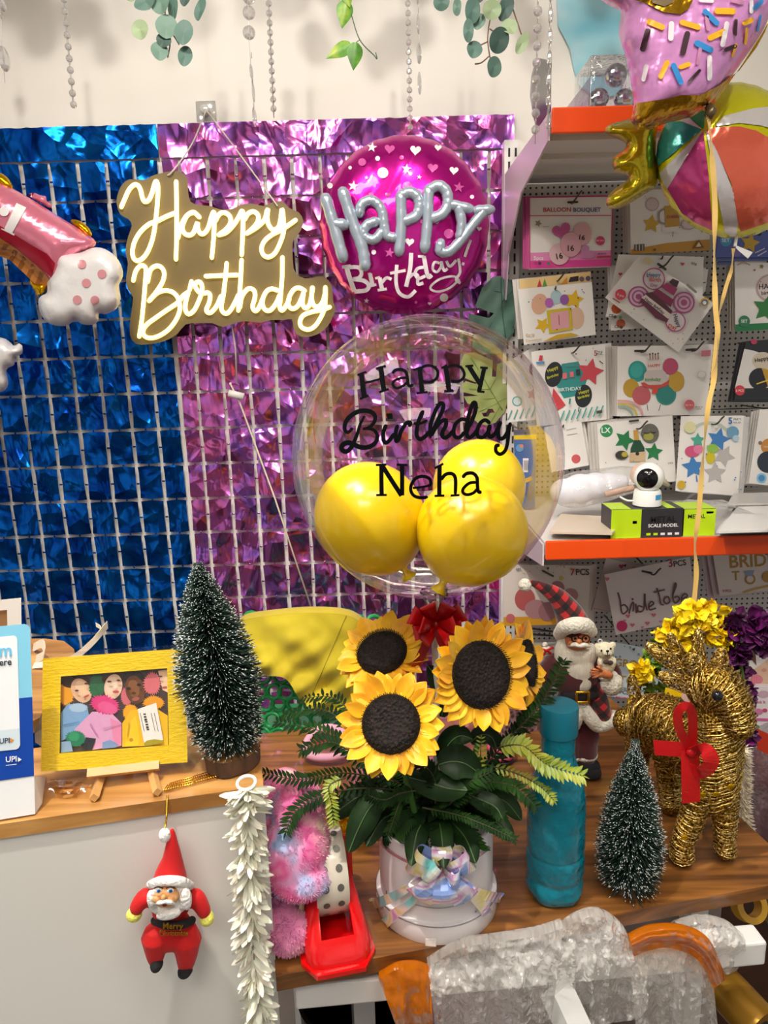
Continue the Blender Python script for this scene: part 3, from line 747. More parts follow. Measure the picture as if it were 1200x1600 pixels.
packet('tilted white packet with pink lollipop swirls and cake, hanging by one corner', C6((395,60),(1175,560),(800,1070),(40,500)), 2.0, [
 ('c','c85a90',C6((545,305))[0]+(17.5,)), ('c','e4dce0',C6((545,305))[0]+(15.5,)), ('c','b04a8c',C6((385,490))[0]+(16.5,)), ('c','dcb8d0',C6((385,490))[0]+(14,)), ('c','b04a8c',C6((385,490))[0]+(10.5,)), ('c','dcb8d0',C6((385,490))[0]+(8,)), ('c','b04a8c',C6((385,490))[0]+(4.5,)),
 ('c','b8528c',C6((858,552))[0]+(17,)), ('c','dcb8d0',C6((858,552))[0]+(14.5,)), ('c','b8528c',C6((858,552))[0]+(11,)), ('c','dcb8d0',C6((858,552))[0]+(8.5,)), ('c','b8528c',C6((858,552))[0]+(5,)),
 ('c','c45a94',C6((770,750))[0]+(16,)), ('c','e4dce0',C6((770,750))[0]+(14,)),
 ('poly','4a2030',C6((700,340),(740,300),(810,330),(780,400))), ('poly','b02a6c',C6((620,390),(680,345),(790,410),(750,480))), ('poly','8a2450',C6((530,450),(580,405),(750,520),(720,600))), ('poly','5a2234',C6((450,455),(530,440),(740,640),(700,690))), ('poly','6a2440',C6((400,540),(420,500),(700,720),(680,760),(560,710))), ('poly','e8dcd4',C6((415,500),(460,470),(730,680),(690,720))),
 ('t','3a2430','Happy Birthday',C6((445,520))[0]+(38,.66)), ('t','2a6a9a','Happy',C6((470,280))[0]+(22,.0)), ('t','c8442c','Birth',C6((500,330))[0]+(18,.05)), ('t','9a3a7a','Day',C6((510,385))[0]+(11,0)), ('t','3a3848','Happy',C6((745,680))[0]+(22,1.2)), ('t','c8442c','Day',C6((690,810))[0]+(14,.3)),
 ('c','cc3a4c',C6((198,468))[0]+(8.6,)), ('t','f0d8d8','5 pcs',C6((160,475))[0]+(11,.3)), ('l','a02a34',C6((115,505),(190,555)),1.8), ('c','d8a82a',C6((1078,545))[0]+(7,)), ('c','4a6a9a',C6((1075,550))[0]+(5,)), ('c','ede8e2',C6((1072,555))[0]+(3,)), ('poly','d8c898',C6((430,110),(470,70),(540,120),(500,165))), ('p','2c2a28',C6((590,150))[0]+C6((665,205))[0]+(2,)), ('p','8a8478',C6((895,370))[0]+C6((980,440))[0]+(2,)), ('dots','5a5458',3,(985,430,1075,500,10,.9)), ('dots','c87a3a',5,(1045,500,1068,540,12,.8))],
 behind=0, hook=[(1036,415,'long steel hook holding the tilted lollipop packet')])
packet('red badge packet, second in the lollipop stack, tilted the other way', C6((175,50),(1065,75),(1050,560),(45,700)), 2.035, [('c','c8582c',C6((155,615))[0]+(8,)), ('t','4a4440','CE',C6((75,700))[0]+(7,.05)), ('c','4a4440',C6((140,702))[0]+(2.5,)), ('c','3a8a4a',C6((195,708))[0]+(2.5,)), ('h','c83a5a',C6((845,150))[0]+(3,)), ('h','c83a5a',C6((195,255))[0]+(3,)), ('t','2a2a30','V16',C6((930,150))[0]+(9,.3))])
packet('white packet lowest in the lollipop stack, its red badge peeking out', C6((85,170),(1110,205),(1080,440),(480,815),(100,845)), 2.055, [('c','c8582c',C6((200,770))[0]+(7,)), ('t','4a4440','CE',C6((135,815))[0]+(7,.0)), ('c','4a4440',C6((205,808))[0]+(2.5,)), ('h','c8506a',C6((905,225))[0]+(3,)), ('t','2a2a30','V16',C6((985,250))[0]+(10,.5)), ('l','3a3a44',C6((995,355),(1040,350),(1085,340)),1.2)], behind=1, off=(-3,-2))
def D6(*p): return S(800, 420, 6.667, p)
packet('packet with teal square birthday balloon and coral stars', D6((200,865),(970,785),(985,1570),(260,1640)), 2.03, [
 ('poly','2f8f8c',D6((520,990),(690,965),(780,1150),(740,1310),(540,1350),(440,1180))), ('c','1c2428',D6((435,1100))[0]+(13.5,20,24,.2)), ('c','1c2428',D6((745,1325))[0]+(13,18,24,.2)), ('s','c84450',D6((815,1075))[0]+(22,5,.2)), ('poly','c84048',D6((430,1240),(560,1420),(470,1480),(415,1350))),
 ('t','c8c83a','Happy',D6((375,1080))[0]+(18,-.4)), ('t','c8c83a','Birthday',D6((370,1150))[0]+(19,-.35)), ('t','c8c83a','Happy',D6((700,1310))[0]+(17,-.3)), ('t','c8c83a','Birthday',D6((690,1360))[0]+(19,-.3)), ('t','cfe4e2','BIRTHDAY',D6((480,1280))[0]+(37,-.08)),
 ('poly','e0707c',D6((525,1090),(570,1080),(575,1140),(530,1150))), ('poly','e0707c',D6((600,1075),(640,1070),(645,1125),(605,1130))), ('poly','24383c',D6((665,1050),(705,1045),(710,1105),(670,1110))), ('t','5a9aa0','ooooo',D6((560,1020))[0]+(18,-.05)),
 ('poly','c83a44',D6((275,960),(290,900),(320,905),(315,960))), ('poly','4a8ac0',D6((250,970),(340,965),(335,990),(255,992)))] +
 [('l','4aa09a',D6((500+i*58,1590-i*8),(545+i*58,1480-i*8)),2.2) for i in range(8)] +
 [('t','a03040','5',D6((855,905))[0]+(5,0)), ('t','3a3440','PARTY',D6((885,870))[0]+(9,0)), ('t','3a3440','FOIL',D6((885,895))[0]+(9,0)), ('poly','4a4440',D6((880,1480),(940,1470),(940,1500),(880,1510))), ('l','3a3838',D6((910,960),(950,990)),1.5), ('l','2f8f8c',D6((605,1350),(600,1410)),3), ('l','24282c',D6((700,1440),(690,1490)),1.5), ('dots','6a6460',8,(895,540,940,590,9,1))],
 behind=2, off=(5,-1), bcol='ded8d2', hook=[(895,550,'bent steel hook holding the teal birthday balloon packet')])
packet('pale packet with teal stripes, seen through the right side of the clear balloon', [(792,566),(836,540),(846,655),(793,660)], 2.06, [('c','5aa8ac',(808,627,8)), ('c','cfe0de',(808,627,6)), ('s','c89a9a',(832,616,10)), ('c','7a5a60',(832,577,5,9)), ('l','e2d9a0',(S(800,420,6.667,[(0,940),(100,1040),(200,1240)])),3)]+[('l','4aa09a',[(794+i*9,656-i),(800+i*9,641-i)],1.8) for i in range(5)])
def E6(*p): return S(950, 530, 7.06, p)
packet('white packet with birthday cake among teal and gold round balloons', E6((105,85),(1165,55),(1080,835),(100,850)), 2.02, [
 ('c','2f9a94',E6((325,355))[0]+(14.5,16.5)), ('c','b8922c',E6((255,540))[0]+(12.5,14.5)), ('c','b85a60',E6((370,620))[0]+(14.5,15)), ('c','2f8f86',E6((640,610))[0]+(16,16.5)), ('c','c09a34',E6((755,465))[0]+(12.5,16)), ('c','b84a6c',E6((690,300))[0]+(12,13)), ('c','2c807a',E6((640,612))[0]+(13,13.5)), ('c','38a8a0',E6((315,345))[0]+(10,12)),
 ('poly','c04840',E6((360,480),(680,450),(660,510),(560,545),(470,545),(385,520))), ('poly','c8bab6',E6((390,470),(400,380),(430,345),(600,335),(640,370),(660,460),(590,500),(450,505))), ('poly','d8cac6',E6((435,345),(445,250),(500,225),(580,235),(605,335))), ('poly','c84a3a',E6((490,545),(550,545),(545,600),(480,605))),
 ('t','c05a4a','HAPPY',E6((445,310))[0]+(19,-.05)), ('t','5a9a5a','birthday',E6((410,465))[0]+(25,-.04)),
 ] + [('l','a05a50',E6((465+i*30,225),(462+i*30,170-8*(i%2))),1.4) for i in range(4)] + [('c','2a2020',E6((463+i*30,165-8*(i%2)))[0]+(1.3,)) for i in range(4)] +
 [('l','d8a0a0',E6((105,680),(250,690),(350,750),(380,840)),3.5), ('l','c8b04a',E6((105,715),(220,720),(290,770),(320,845)),3), ('l','8aa898',E6((105,745),(190,750),(250,790),(275,845)),3),
 ('p','2c2a28',E6((300,130))[0]+E6((410,130))[0]+(1.8,)), ('p','2c2a28',E6((865,118))[0]+E6((970,112))[0]+(1.8,)), ('poly','d47a8c',E6((1030,125),(1135,120),(1132,185),(1028,190))), ('c','d4646c',E6((898,722))[0]+(7.8,)), ('t','f0dcd8','SET OF 5',E6((855,735))[0]+(12,0)), ('t','5a4a30','MADE IN',E6((965,755))[0]+(11,0)), ('t','5a4a30','CHINA',E6((975,775))[0]+(8,0)), ('c','c2bcb6',E6((1035,390))[0]+(7,6)), ('c','dedad4',E6((1035,390))[0]+(6,5)), ('l','38403c',E6((430,720),(440,790)),1), ('l','38403c',E6((580,720),(560,790)),1)],
 behind=4, off=(-4,-.3), bcol='cfc8c2', hook=[(1004,549,'left steel hook through the birthday cake packet'), (1084,547,'right steel hook through the birthday cake packet')])
def G4(*p): return S(920, 640, 4.286, p)
packet('packet with champagne bottle and green star balloons, above the bagged doll', G4((55,95),(560,40),(585,480),(80,520)), 2.0, [
 ('c','2f8a52',G4((118,142))[0]+(10,)), ('t','e6f0e8','LX',G4((85,155))[0]+(14,0)), ('s','1f7a44',G4((240,205))[0]+(17,5,.4)), ('s','1f7a44',G4((435,285))[0]+(15,5,.1)), ('c','6a6a60',G4((410,160))[0]+(14,15.5)), ('c','a8a850',G4((400,180))[0]+(8,6)), ('t','1a1a1a','New Year',G4((370,165))[0]+(19,-.1)),
 ('poly','c89a40',G4((298,140),(325,135),(335,190),(340,215),(305,215))), ('poly','1a4a34',G4((280,260),(305,205),(345,205),(372,255),(378,330),(275,335))), ('poly','d0b48c',G4((275,290),(378,280),(380,345),(272,350))), ('c','2a2a20',G4((325,295))[0]+(3,)), ('c','3a3a34',G4((220,305))[0]+(10,7)), ('c','b8a840',G4((240,300))[0]+(5,4)), ('t','2a2a40','5 PCS',G4((530,365))[0]+(8,-.1)), ('p','3a3632',G4((275,78))[0]+G4((330,72))[0]+(1.6,)), ('dots','8a8478',6,(936,655,1050,740,10,.9))],
 behind=3, off=(-5,-1), bcol='cfcac4', hook=[(997,669,'bent steel hook holding the champagne bottle packet')])
packet('packet with blue and silver star balloons and rainbow, right of the bagged doll', G4((620,45),(1040,40),(1000,578),(582,545)), 1.98, [
 ('l','b8c4b4',G4((690,135),(760,95),(860,95),(925,140)),5), ('s','3f7ab8',G4((868,200))[0]+(19,5,.25)), ('s','3f7ab8',G4((700,385))[0]+(19,5,-.1)), ('s','b4b0ae',G4((905,310))[0]+(18,5,.5)), ('s','b4b0ae',G4((845,425))[0]+(18,5,.0)), ('s','4aa490',G4((730,205))[0]+(12,5,.0)), ('c','c8507c',G4((695,280))[0]+(12,9)), ('c','d87a9c',G4((735,265))[0]+(8,7)), ('c','c8b81c',G4((815,320))[0]+(7,10)), ('c','8ab84a',G4((830,260))[0]+(9,7)),
 ('t','2a6aa8','5',G4((935,95))[0]+(6,0)), ('t','2a3a50','PARTY',G4((970,70))[0]+(12,0)), ('t','2a3a50','FOIL SET',G4((968,92))[0]+(12,0)), ('c','6a9ab8',G4((965,152))[0]+(9.5,)), ('c','a8c4d4',G4((985,192))[0]+(5,)), ('c','c8a42c',G4((620,503))[0]+(6.5,)), ('c','d4d0a0',G4((678,118))[0]+(9,)), ('dots','5a84a8',2,(1063,670,1158,770,14,1.2)), ('l','3f7ab8',G4((720,440),(725,485)),2)],
 behind=2, off=(4,1), bcol='d4d2d0', hook=[(1115,662,'bent steel hook holding the blue star packet')])
packet('plain white packet with a coral badge, left of the champagne packet', [(850,668),(908,655),(920,727),(862,738)], 2.03, [('c','c85a5c',(900,717,7)), ('l','a8a29c',[(885,672),(900,669)],1), ('l','a8a29c',[(886,680),(902,677)],1)], behind=2, off=(5,-1))
packet('blue sea themed packet with yellow header, seen through the clear balloon', [(803,672),(838,670),(836,795),(806,795)], 2.0, [
 ('poly','d8b818',[(803,680),(838,679),(838,686),(803,687)]), ('poly','4a4460',[(803,672),(838,670),(838,676),(803,678)]), ('poly','e4e2e6',[(817,716),(826,716),(825,738),(817,738)]), ('poly','c89a3a',[(815,750),(830,744),(832,750),(818,756)]), ('c','5a92c0',(812,700,6)), ('c','c87a6a',(815,697,3)), ('c','2a4a80',(828,770,7,12)), ('c','3a6aa8',(812,768,6,10))]+[('l','3a3a48',[(819+i*2,719),(819+i*2,735)],.8) for i in range(4)], base='2f5c9c')
packet('dark packet with black and gold balloons at the right edge of the frame', [(1166,533),(1252,527),(1250,627),(1147,626)], 2.02, [
 ('poly','d8d4d0',[(1163,545),(1178,548),(1250,575),(1250,605),(1148,607)]), ('c','c8bca8',(1192,564,17,14)), ('c','20222a',(1187,592,17,17)), ('poly','b8902a',[(1190,575),(1230,585),(1230,612),(1200,605)]), ('t','2a2418','Happy',(1180,566,22,-.2)), ('c','c83a48',(1156,610,8)), ('t','f0d8d8','5 PCS',(1150,612,12,0)), ('c','b83a5a',(1178,534,5,4)), ('l','d8b84a',[(1182,600),(1200,594)],2)], base='23262c', behind=2, off=(-5,1), bcol='3a3a3e')
packet('packet with green star balloon and green lower band at the right edge', [(1148,406),(1250,402),(1250,512),(1149,518)], 2.04, [
 ('poly','1f7a44',[(1149,507),(1250,502),(1250,512),(1149,518)]), ('c','b8a4a0',(1204,450,23,22)), ('c','d8c8c4',(1204,450,20,19)), ('t','2a2430','HAPPY',(1186,452,34,-.05)), ('t','2a2430','birthday',(1190,461,28,-.1)), ('s','2f7a3c',(1198,482,23,5,.2)), ('c','2f7a52',(1163,502,9)), ('t','e0ece4','SET',(1158,504,10,0)), ('l','b89a68',[(1152,414),(1162,410),(1172,414)],1.6), ('s','8a7440',(1190,416,4)), ('s','8a7440',(1179,422,2.5)), ('dots','9a8a80',5,(1188,436,1215,445,12,.9))], behind=3, off=(-4,-.5), bcol='c8beb4')
packet('blue and violet packet with gold star at the top right edge', [(1122,366),(1250,358),(1250,402),(1118,402)], 2.02, [('c','3f9ac8',(1134,376,9)), ('t','e6f0f4','SET',(1128,378,12,0)), ('s','c8a21c',(1172,380,16,5,.2)), ('c','7a6ab0',(1150,396,8,5)), ('l','d8d4e0',[(1180,395),(1195,388)],1.4), ('l','d8d4e0',[(1184,400),(1198,392)],1.4)], base='4a5ca8', behind=2, off=(2,6), bcol='5a68a0')
packet('packet with orange and navy round balloons at the right edge', [(1187,640),(1260,636),(1260,765),(1170,755)], 1.99, [('c','c8883a',(1202,698,13)), ('c','2a3440',(1200,722,17)), ('c','8ac0dc',(1190,747,8)), ('c','4a8ac0',(1190,747,5)), ('c','8a6a5a',(1188,692,3)), ('t','d8c8b0','Happy',(1194,700,12,-.2))], behind=3, off=(-4,1))
# lower rows
def R8(*p): return S(780, 840, 2.857, p)
packet('packet with gold lower band and rose balloons, behind the plaid hat', R8((20,120),(410,125),(395,385),(20,395)), 2.02, [
 ('poly','d89a2a',R8((20,355),(300,350),(396,365),(395,385),(20,395))), ('c','b85a5a',R8((115,275))[0]+(16,18)), ('c','b08084',R8((165,320))[0]+(18,15)), ('c','a87478',R8((260,225))[0]+(11,11)), ('c','b88488',R8((318,258))[0]+(12,11)), ('c','c4686a',R8((50,360))[0]+(7,)), ('c','9a6a70',R8((215,330))[0]+(14,15)), ('t','b02838','7',R8((318,168))[0]+(7,0)), ('t','2a2428','PCS',R8((342,166))[0]+(21,0)), ('s','d8b84a',R8((278,180))[0]+(5,)), ('dots','c8a060',3,(790,882,918,896,30,.9)), ('p','3a3632',R8((195,148))[0]+R8((240,172))[0]+(1.5,)), ('t','5a7a94','set',R8((75,145))[0]+(8,0))], base='ddd0c8', behind=2, off=(5,-1))
packet('white packet with looping script reading bride to be', R8((470,165),(850,85),(890,355),(520,435)), 1.99, [
 ('t','b02a40','3',R8((757,132))[0]+(7,-.2)), ('t','2c2830','PCS',R8((780,130))[0]+(20,-.15)), ('c','d03a70',R8((548,395))[0]+(8.5,)), ('p','3a3436',R8((640,150))[0]+R8((680,158))[0]+(1.6,))] +
 [('l','6a4c50',R8(*p),2.4) for p in ([(530,245),(540,280),(545,325),(555,340),(575,320),(560,300),(545,305)],[(580,340),(590,300),(600,290),(598,330)],[(610,295),(612,335),(618,325)],[(640,310),(620,305),(622,330),(645,320),(650,250),(652,290),(660,325)],[(668,310),(690,295),(680,285),(668,300),(672,322),(700,315)],[(705,225),(715,260),(722,295),(735,300)],[(690,245),(740,232)],[(745,265),(735,280),(745,295),(762,285),(755,265),(745,265)],[(775,255),(790,215),(785,205),(775,260),(785,292),(805,275),(795,262),(782,270)],[(815,275),(840,262),(830,250),(815,265),(818,290),(850,280)])] +
 [('c','6a4c50',R8((596,275))[0]+(1.6,))] + [('h','d07080',R8(q)[0]+(3.5,)) for q in ((595,390),(662,382),(575,350),(690,345),(760,385),(482,185),(780,370))] + [('h','d88a98',R8(q)[0]+(2.4,)) for q in ((560,370),(640,400),(720,375),(820,350),(850,330),(830,300))],
 base='e0d4d2', behind=0, hook=[(1018,896,'bent steel hook holding the bride to be packet')])
packet('pale pink packet hanging askew, behind the bride to be packet', R8((478,90),(640,130),(560,345),(412,325)), 2.04, [('h','c8506a',R8((545,128))[0]+(4,)), ('h','c8506a',R8((490,185))[0]+(4,)), ('h','d0808c',R8((600,135))[0]+(3,)), ('l','c88a90',R8((420,315),(490,330)),1)], base='d9c8c4', behind=1, off=(8,-2))
packet('packet with gold letters reading BRIDE TO under the shelf', R8((955,75),(1420,40),(1420,215),(985,260)), 1.97, [
 ('t','a8802a','BRIDE',R8((1030,135))[0]+(72,-.06)), ('t','a8802a','T',R8((1040,190))[0]+(12,-.05)), ('c','a8802a',R8((1120,185))[0]+(8.5,)), ('c','d8cec8',R8((1120,185))[0]+(5.5,)), ('poly','8a9ab8',R8((1090,150),(1140,145),(1130,172),(1105,172))), ('c','b88a34',R8((1200,175))[0]+(9,)), ('l','c8a050',R8((1090,245),(1160,225),(1260,205)),3), ('t','a05060','9 PCS',R8((998,245))[0]+(14,-.05))], base='ddd2cc', behind=2, off=(-9,2), bcol='cfbcc0')
packet('packet with gold letters reading GROOM, behind the teddy bear', [(938,1000),(1040,1018),(1030,1098),(930,1085)], 1.95, [
 ('t','a8801f','GROOM',(960,1040,62,.12)), ('t','a8801f','TO BE',(966,1068,52,.12)), ('t','3a3838','SET FOIL BALLOON',(958,1076,50,.12)), ('t','5a5a5a','5 PCS',(962,1083,20,.12)), ('t','c83a48','BALLOON',(962,1091,24,.12)), ('dots','7a94b0',5,(945,1006,1030,1028,16,1.8))], base='c4d0d8', behind=1, off=(-3,2))
packet('pink packet with lips and shell prints at the lower right edge', [(1178,1072),(1250,1074),(1250,1165),(1180,1162)], 1.9, [('c','c8a8b4',(1193,1085,9,6)), ('t','b83a78','Pink It',(1180,1099,16,0)), ('c','d07aa0',(1185,1112,7,5)), ('c','c84a7c',(1195,1110,4,3)), ('poly','d0629a',[(1179,1122),(1250,1124),(1250,1128),(1179,1126)]), ('c','4a8a5a',(1184,1136,3)), ('poly','d0629a',[(1179,1148),(1250,1150),(1250,1153),(1179,1151)])], base='e4dcde', behind=1, off=(3,-3))
packet('white packet with a blushing face print, right of the purple flowers', [(1170,1012),(1250,1010),(1250,1072),(1172,1072)], 1.92, [('poly','d8b49c',[(1172,1050),(1200,1030),(1250,1040),(1250,1072),(1173,1072)]), ('c','d87a8c',(1182,1062,10,8)), ('c','c89078',(1194,1047,4,3)), ('poly','6a4a3c',[(1170,1025),(1180,1012),(1182,1040)])], base='e8e2e0')
# black wire basket arms under the gold band packet
t = thing('wire_rack', 'thin black wire rack under the gold band packet', 'rack', at(830, 985, 2.1))
mb = MB()
for a, b in (((812,979),(885,990)),((814,990),(890,995)),((862,986),(888,1003))): mb.tube([at(a[0], a[1], 2.0), at(b[0], b[1], 2.05)], .003, 0, 6)
mb.tube([at(812,978,2.0), at(812,975,2.217)], .003, 0, 6)
part(t, 'wires', mb, black)
# white goods standing on the lower rows, partly visible
for i, (q, lb) in enumerate([([(800,1005),(870,1003),(872,1075),(802,1078)], 'pale grey packet under the wire rack, left of the plaid hat figure')]):
    packet(lb, q, 2.08, [], base='c9c2bb')
# ============================================================ wood
def wood(name, cols, rot, scale=2.2):
    m = newmat(cols[0], .38, name=name, coat=.25)
    noisecol(m, cols, scale, 5, stretch=(1.2, 14, 14), rot=(0, 0, rot), dist=.8, lo=.3, hi=.72); return m
oak = wood('light oak laminate', ['9a6a34', 'c08c4c', 'd8a868'], math.radians(-12))
zebra = wood('brown grained laminate', ['452a12', '7e5024', 'a46c32'], math.radians(-11), 3.2)
pine = wood('pale pine', ['c89658', 'd8ac70'], .3)
# ============================================================ left counter
CA = math.radians(12); CD = V((math.cos(CA), math.sin(CA), 0)); CN = V((math.sin(CA), -math.cos(CA), 0))
CR = V((-.152, .783, 1.0))                # front right corner of the top
def cp(px, py, off=0): return atp(px, py, CR+CN*off, CN)
def cl(lx, ly, z=1.0): return CR+CD*lx-CN*ly+V((0, 0, z-1))   # counter frame: along front, back from front
t = thing('shop_counter', 'tall shop counter with light oak top and pale grey front panel', 'counter', CR-V((0, 0, 1)))
top = [cl(0, 0), cl(0, .165), cl(-.38, .165)] + [atz(x, y, 1.0) for x, y in [(130, 1085), (122, 1040), (115, 1012), (100, 1000), (70, 996), (-80, 996)]] + [cl(-.62, 0)]
part(t, 'countertop', MB().prism([p-V((0, 0, .002)) for p in top], [p-V((0, 0, .02)) for p in top]), oak, smooth=False)
greyp = newmat('e2e2dd', .42, name='grey panel')
part(t, 'front_panel', MB().box(cl(-.31, .012, .489), (.62, .016, .978), R=rz(CA)), greyp, smooth=False)
part(t, 'side_panel', MB().box(cl(-.008, .09, .489), (.016, .14, .978), R=rz(CA)), mat('d4d4ce', .45), smooth=False)
part(t, 'cable_slot', MB().flat([atz(x, y, .9995) for x, y in [(54, 1142), (66, 1112), (67, 1140), (64, 1166), (55, 1160)]]), mat('5a4a3a', .7), smooth=False)
# ---------------------------------------------------------- payment stand
QN = (CN+V((.08, 0, .16))).normalized(); Q0 = atz(55, 1272, 1.0)
def qp(x, y, off=0): return atp(x, y, Q0+QN*off, QN)
t = thing('payment_stand', 'blue and white payment sign stand at the left edge of the counter', 'sign', Q0)
o = [(-70, 985), (38, 975), (44, 977), (47, 983), (55, 1272), (-70, 1292)]
qb = mat('f0f2f4', .3)
part(t, 'board', MB().prism([qp(x, y) for x, y in o], [qp(x, y, -.004) for x, y in o]), qb, smooth=False)
part(t, 'foot', MB().prism([qp(55, 1272, -.004), qp(53, 1212, -.004), atz(72, 1213, 1.001), atz(66, 1255, 1.001)], [qp(50, 1273, -.004), qp(48, 1213, -.004), atz(66, 1213, 1.001), atz(61, 1256, 1.001)]), qb, smooth=False)
mb = MB()
def qpoly(pts, m, off): mb.flat([qp(x, y, off) for x, y in pts], m)
qpoly([(-70, 985), (38, 975), (44, 977), (47, 983), (50.5, 1089), (-70, 1101)], 0, .0008)
qpoly([(-70, 1101), (50.5, 1089), (53.3, 1212), (-70, 1230)], 1, .0008)
qpoly([(-70, 1001), (22, 993), (25.5, 995), (27, 999), (31.5, 1164), (29, 1169), (25, 1171), (-70, 1181)], 2, .0014)
qpoly([(-70, 1149), (30.6, 1138), (31.5, 1164), (29, 1169), (25, 1171), (-70, 1181)], 3, .0018)
part(t, 'print', mb, [mat('86cfec', .35), mat('0a44a8', .35), mat('eef2f6', .35), mat('d4e4ee', .35)], smooth=False)
mb = MB(); tx = lambda s, x, y, w, m: mb.text(s, lambda u, v: qp(x+u*w, y-v*w-u*w*.08, .0026), m)
tx('m', -1, 1026, 19, 0); tx('ere', -1, 1040, 19, 1); tx('UPI', -1, 1162, 16, 2); tx('UPI', 9, 1191, 17, 3)
for x, y, k, m in ((16, 1153, 6, 4), (28, 1183, 6, 3)): mb.flat([qp(x, y, .0026), qp(x+k, y+k*.6, .0026), qp(x, y+k*1.3, .0026)], m)
mb.rib([(9, 1196), (26, 1194)], 1, lambda x, y: qp(x, y, .0026), 3)
part(t, 'lettering', mb, [mat('6cc4ea', .4), mat('24303c', .4), mat('3c4a5c', .4), mat('eef2f8', .4), mat('e08a28', .4)], smooth=False)
# ---------------------------------------------------------- white frame behind
t = thing('picture_frame', 'white wooden picture frame behind the payment stand', 'picture frame', at(0, 1100, .92))
fy = .90
out = [(-70, 944), (33, 934), (35, 1094), (-70, 1100)]; inn = [(-60, 958), (11, 953), (13, 1075), (-60, 1082)]
mb = MB()
for i in range(4):
    a, b, c, d = out[i], out[(i+1) % 4], inn[(i+1) % 4], inn[i]
    mb.prism([at(*p, fy) for p in (a, b, c, d)], [at(*p, fy+.016) for p in (a, b, c, d)])
part(t, 'frame', mb, mat('e8e6e2', .35), smooth=False)
part(t, 'backing', MB().prism([at(*p, fy+.008) for p in inn], [at(*p, fy+.012) for p in inn]), mat('b48a60', .6), smooth=False)
# ---------------------------------------------------------- cream ribbon lying on the wing
t = thing('cream_ribbon', 'loose cream satin ribbon behind the yellow photo frame', 'ribbon', atz(70, 1035, 1.0))
mb = MB(); rb = mat('e4dcc8', .35, sheen=.3)
def ribbon3(mb, pts, wv, m=0, per=6):
    p = crom(pts, per); k = len(p); a = []; b = []
    for i in range(k):
        w_ = wv(i/(k-1)) if callable(wv) else wv
        a.append(p[i]+w_/2); b.append(p[i]-w_/2)
    mb.strip(a, b, m)
ribbon3(mb, [atz(75, 1037, 1.012), atz(110, 1030, 1.03), at(140, 1008, .98), at(168, 976, 1.0)], V((.0, .0, .011)))
ribbon3(mb, [atz(52, 1040, 1.003), atz(90, 1036, 1.012), atz(118, 1027, 1.02)], V((0, .01, .006)))
ribbon3(mb, [atz(52, 1012, 1.003), atz(66, 1006, 1.03), atz(69, 1022, 1.02), atz(56, 1030, 1.004)], V((.004, .0, .016)))
ribbon3(mb, [at(140, 1008, .98), at(158, 985, .995), at(150, 976, 1.0)], V((.0, .0, .006)))
solid(part(t, 'satin_band', mb, rb), .0008)
# ---------------------------------------------------------- yellow photo frame on a little easel
FN = (CN+V((.0, 0, .30))).normalized(); F0 = atz(180, 1208, 1.012)+V((0, .0, 0))
def fp(x, y, off=0): return atp(x, y, F0+FN*off, FN)
t = thing('photo_frame', 'yellow textured photo frame holding a print of four children in puffer coats', 'picture frame', fp(180, 1195))
out = [(67, 1029), (290, 1013), (293, 1191), (64, 1206)]; inn = [(95, 1057), (261, 1044), (264, 1164), (93, 1177)]
yel = newmat('e8c404', .5, name='yellow textured paper'); bump(yel, 140, .45, .002, 2, stretch=(1, 1, 3))
mb = MB()
for i in range(4):
    a, b, c, d = out[i], out[(i+1) % 4], inn[(i+1) % 4], inn[i]
    mb.prism([fp(*p, .002) for p in (a, b, c, d)], [fp(*p, -.014) for p in (a, b, c, d)])
part(t, 'border', mb, yel, smooth=False)
part(t, 'back_board', MB().prism([fp(*p, -.0145) for p in out], [fp(*p, -.0165) for p in out]), mat('8a6a3a', .7), smooth=False)
P = lambda *p: S(60, 1010, 5, p)
def fur2(cx, cy, rx, ry, n=26, rot=0, seed=1):
    r_ = random.Random(seed+int(cx)); c, s = math.cos(rot), math.sin(rot); o = []
    for i in range(2*n):
        k = (1.0 if i % 2 else .80)*r_.uniform(.92, 1.06); a = PI*i/n; x, y = rx*k*math.cos(a), ry*k*math.sin(a); o.append((cx+x*c-y*s, cy+x*s+y*c))
    return o
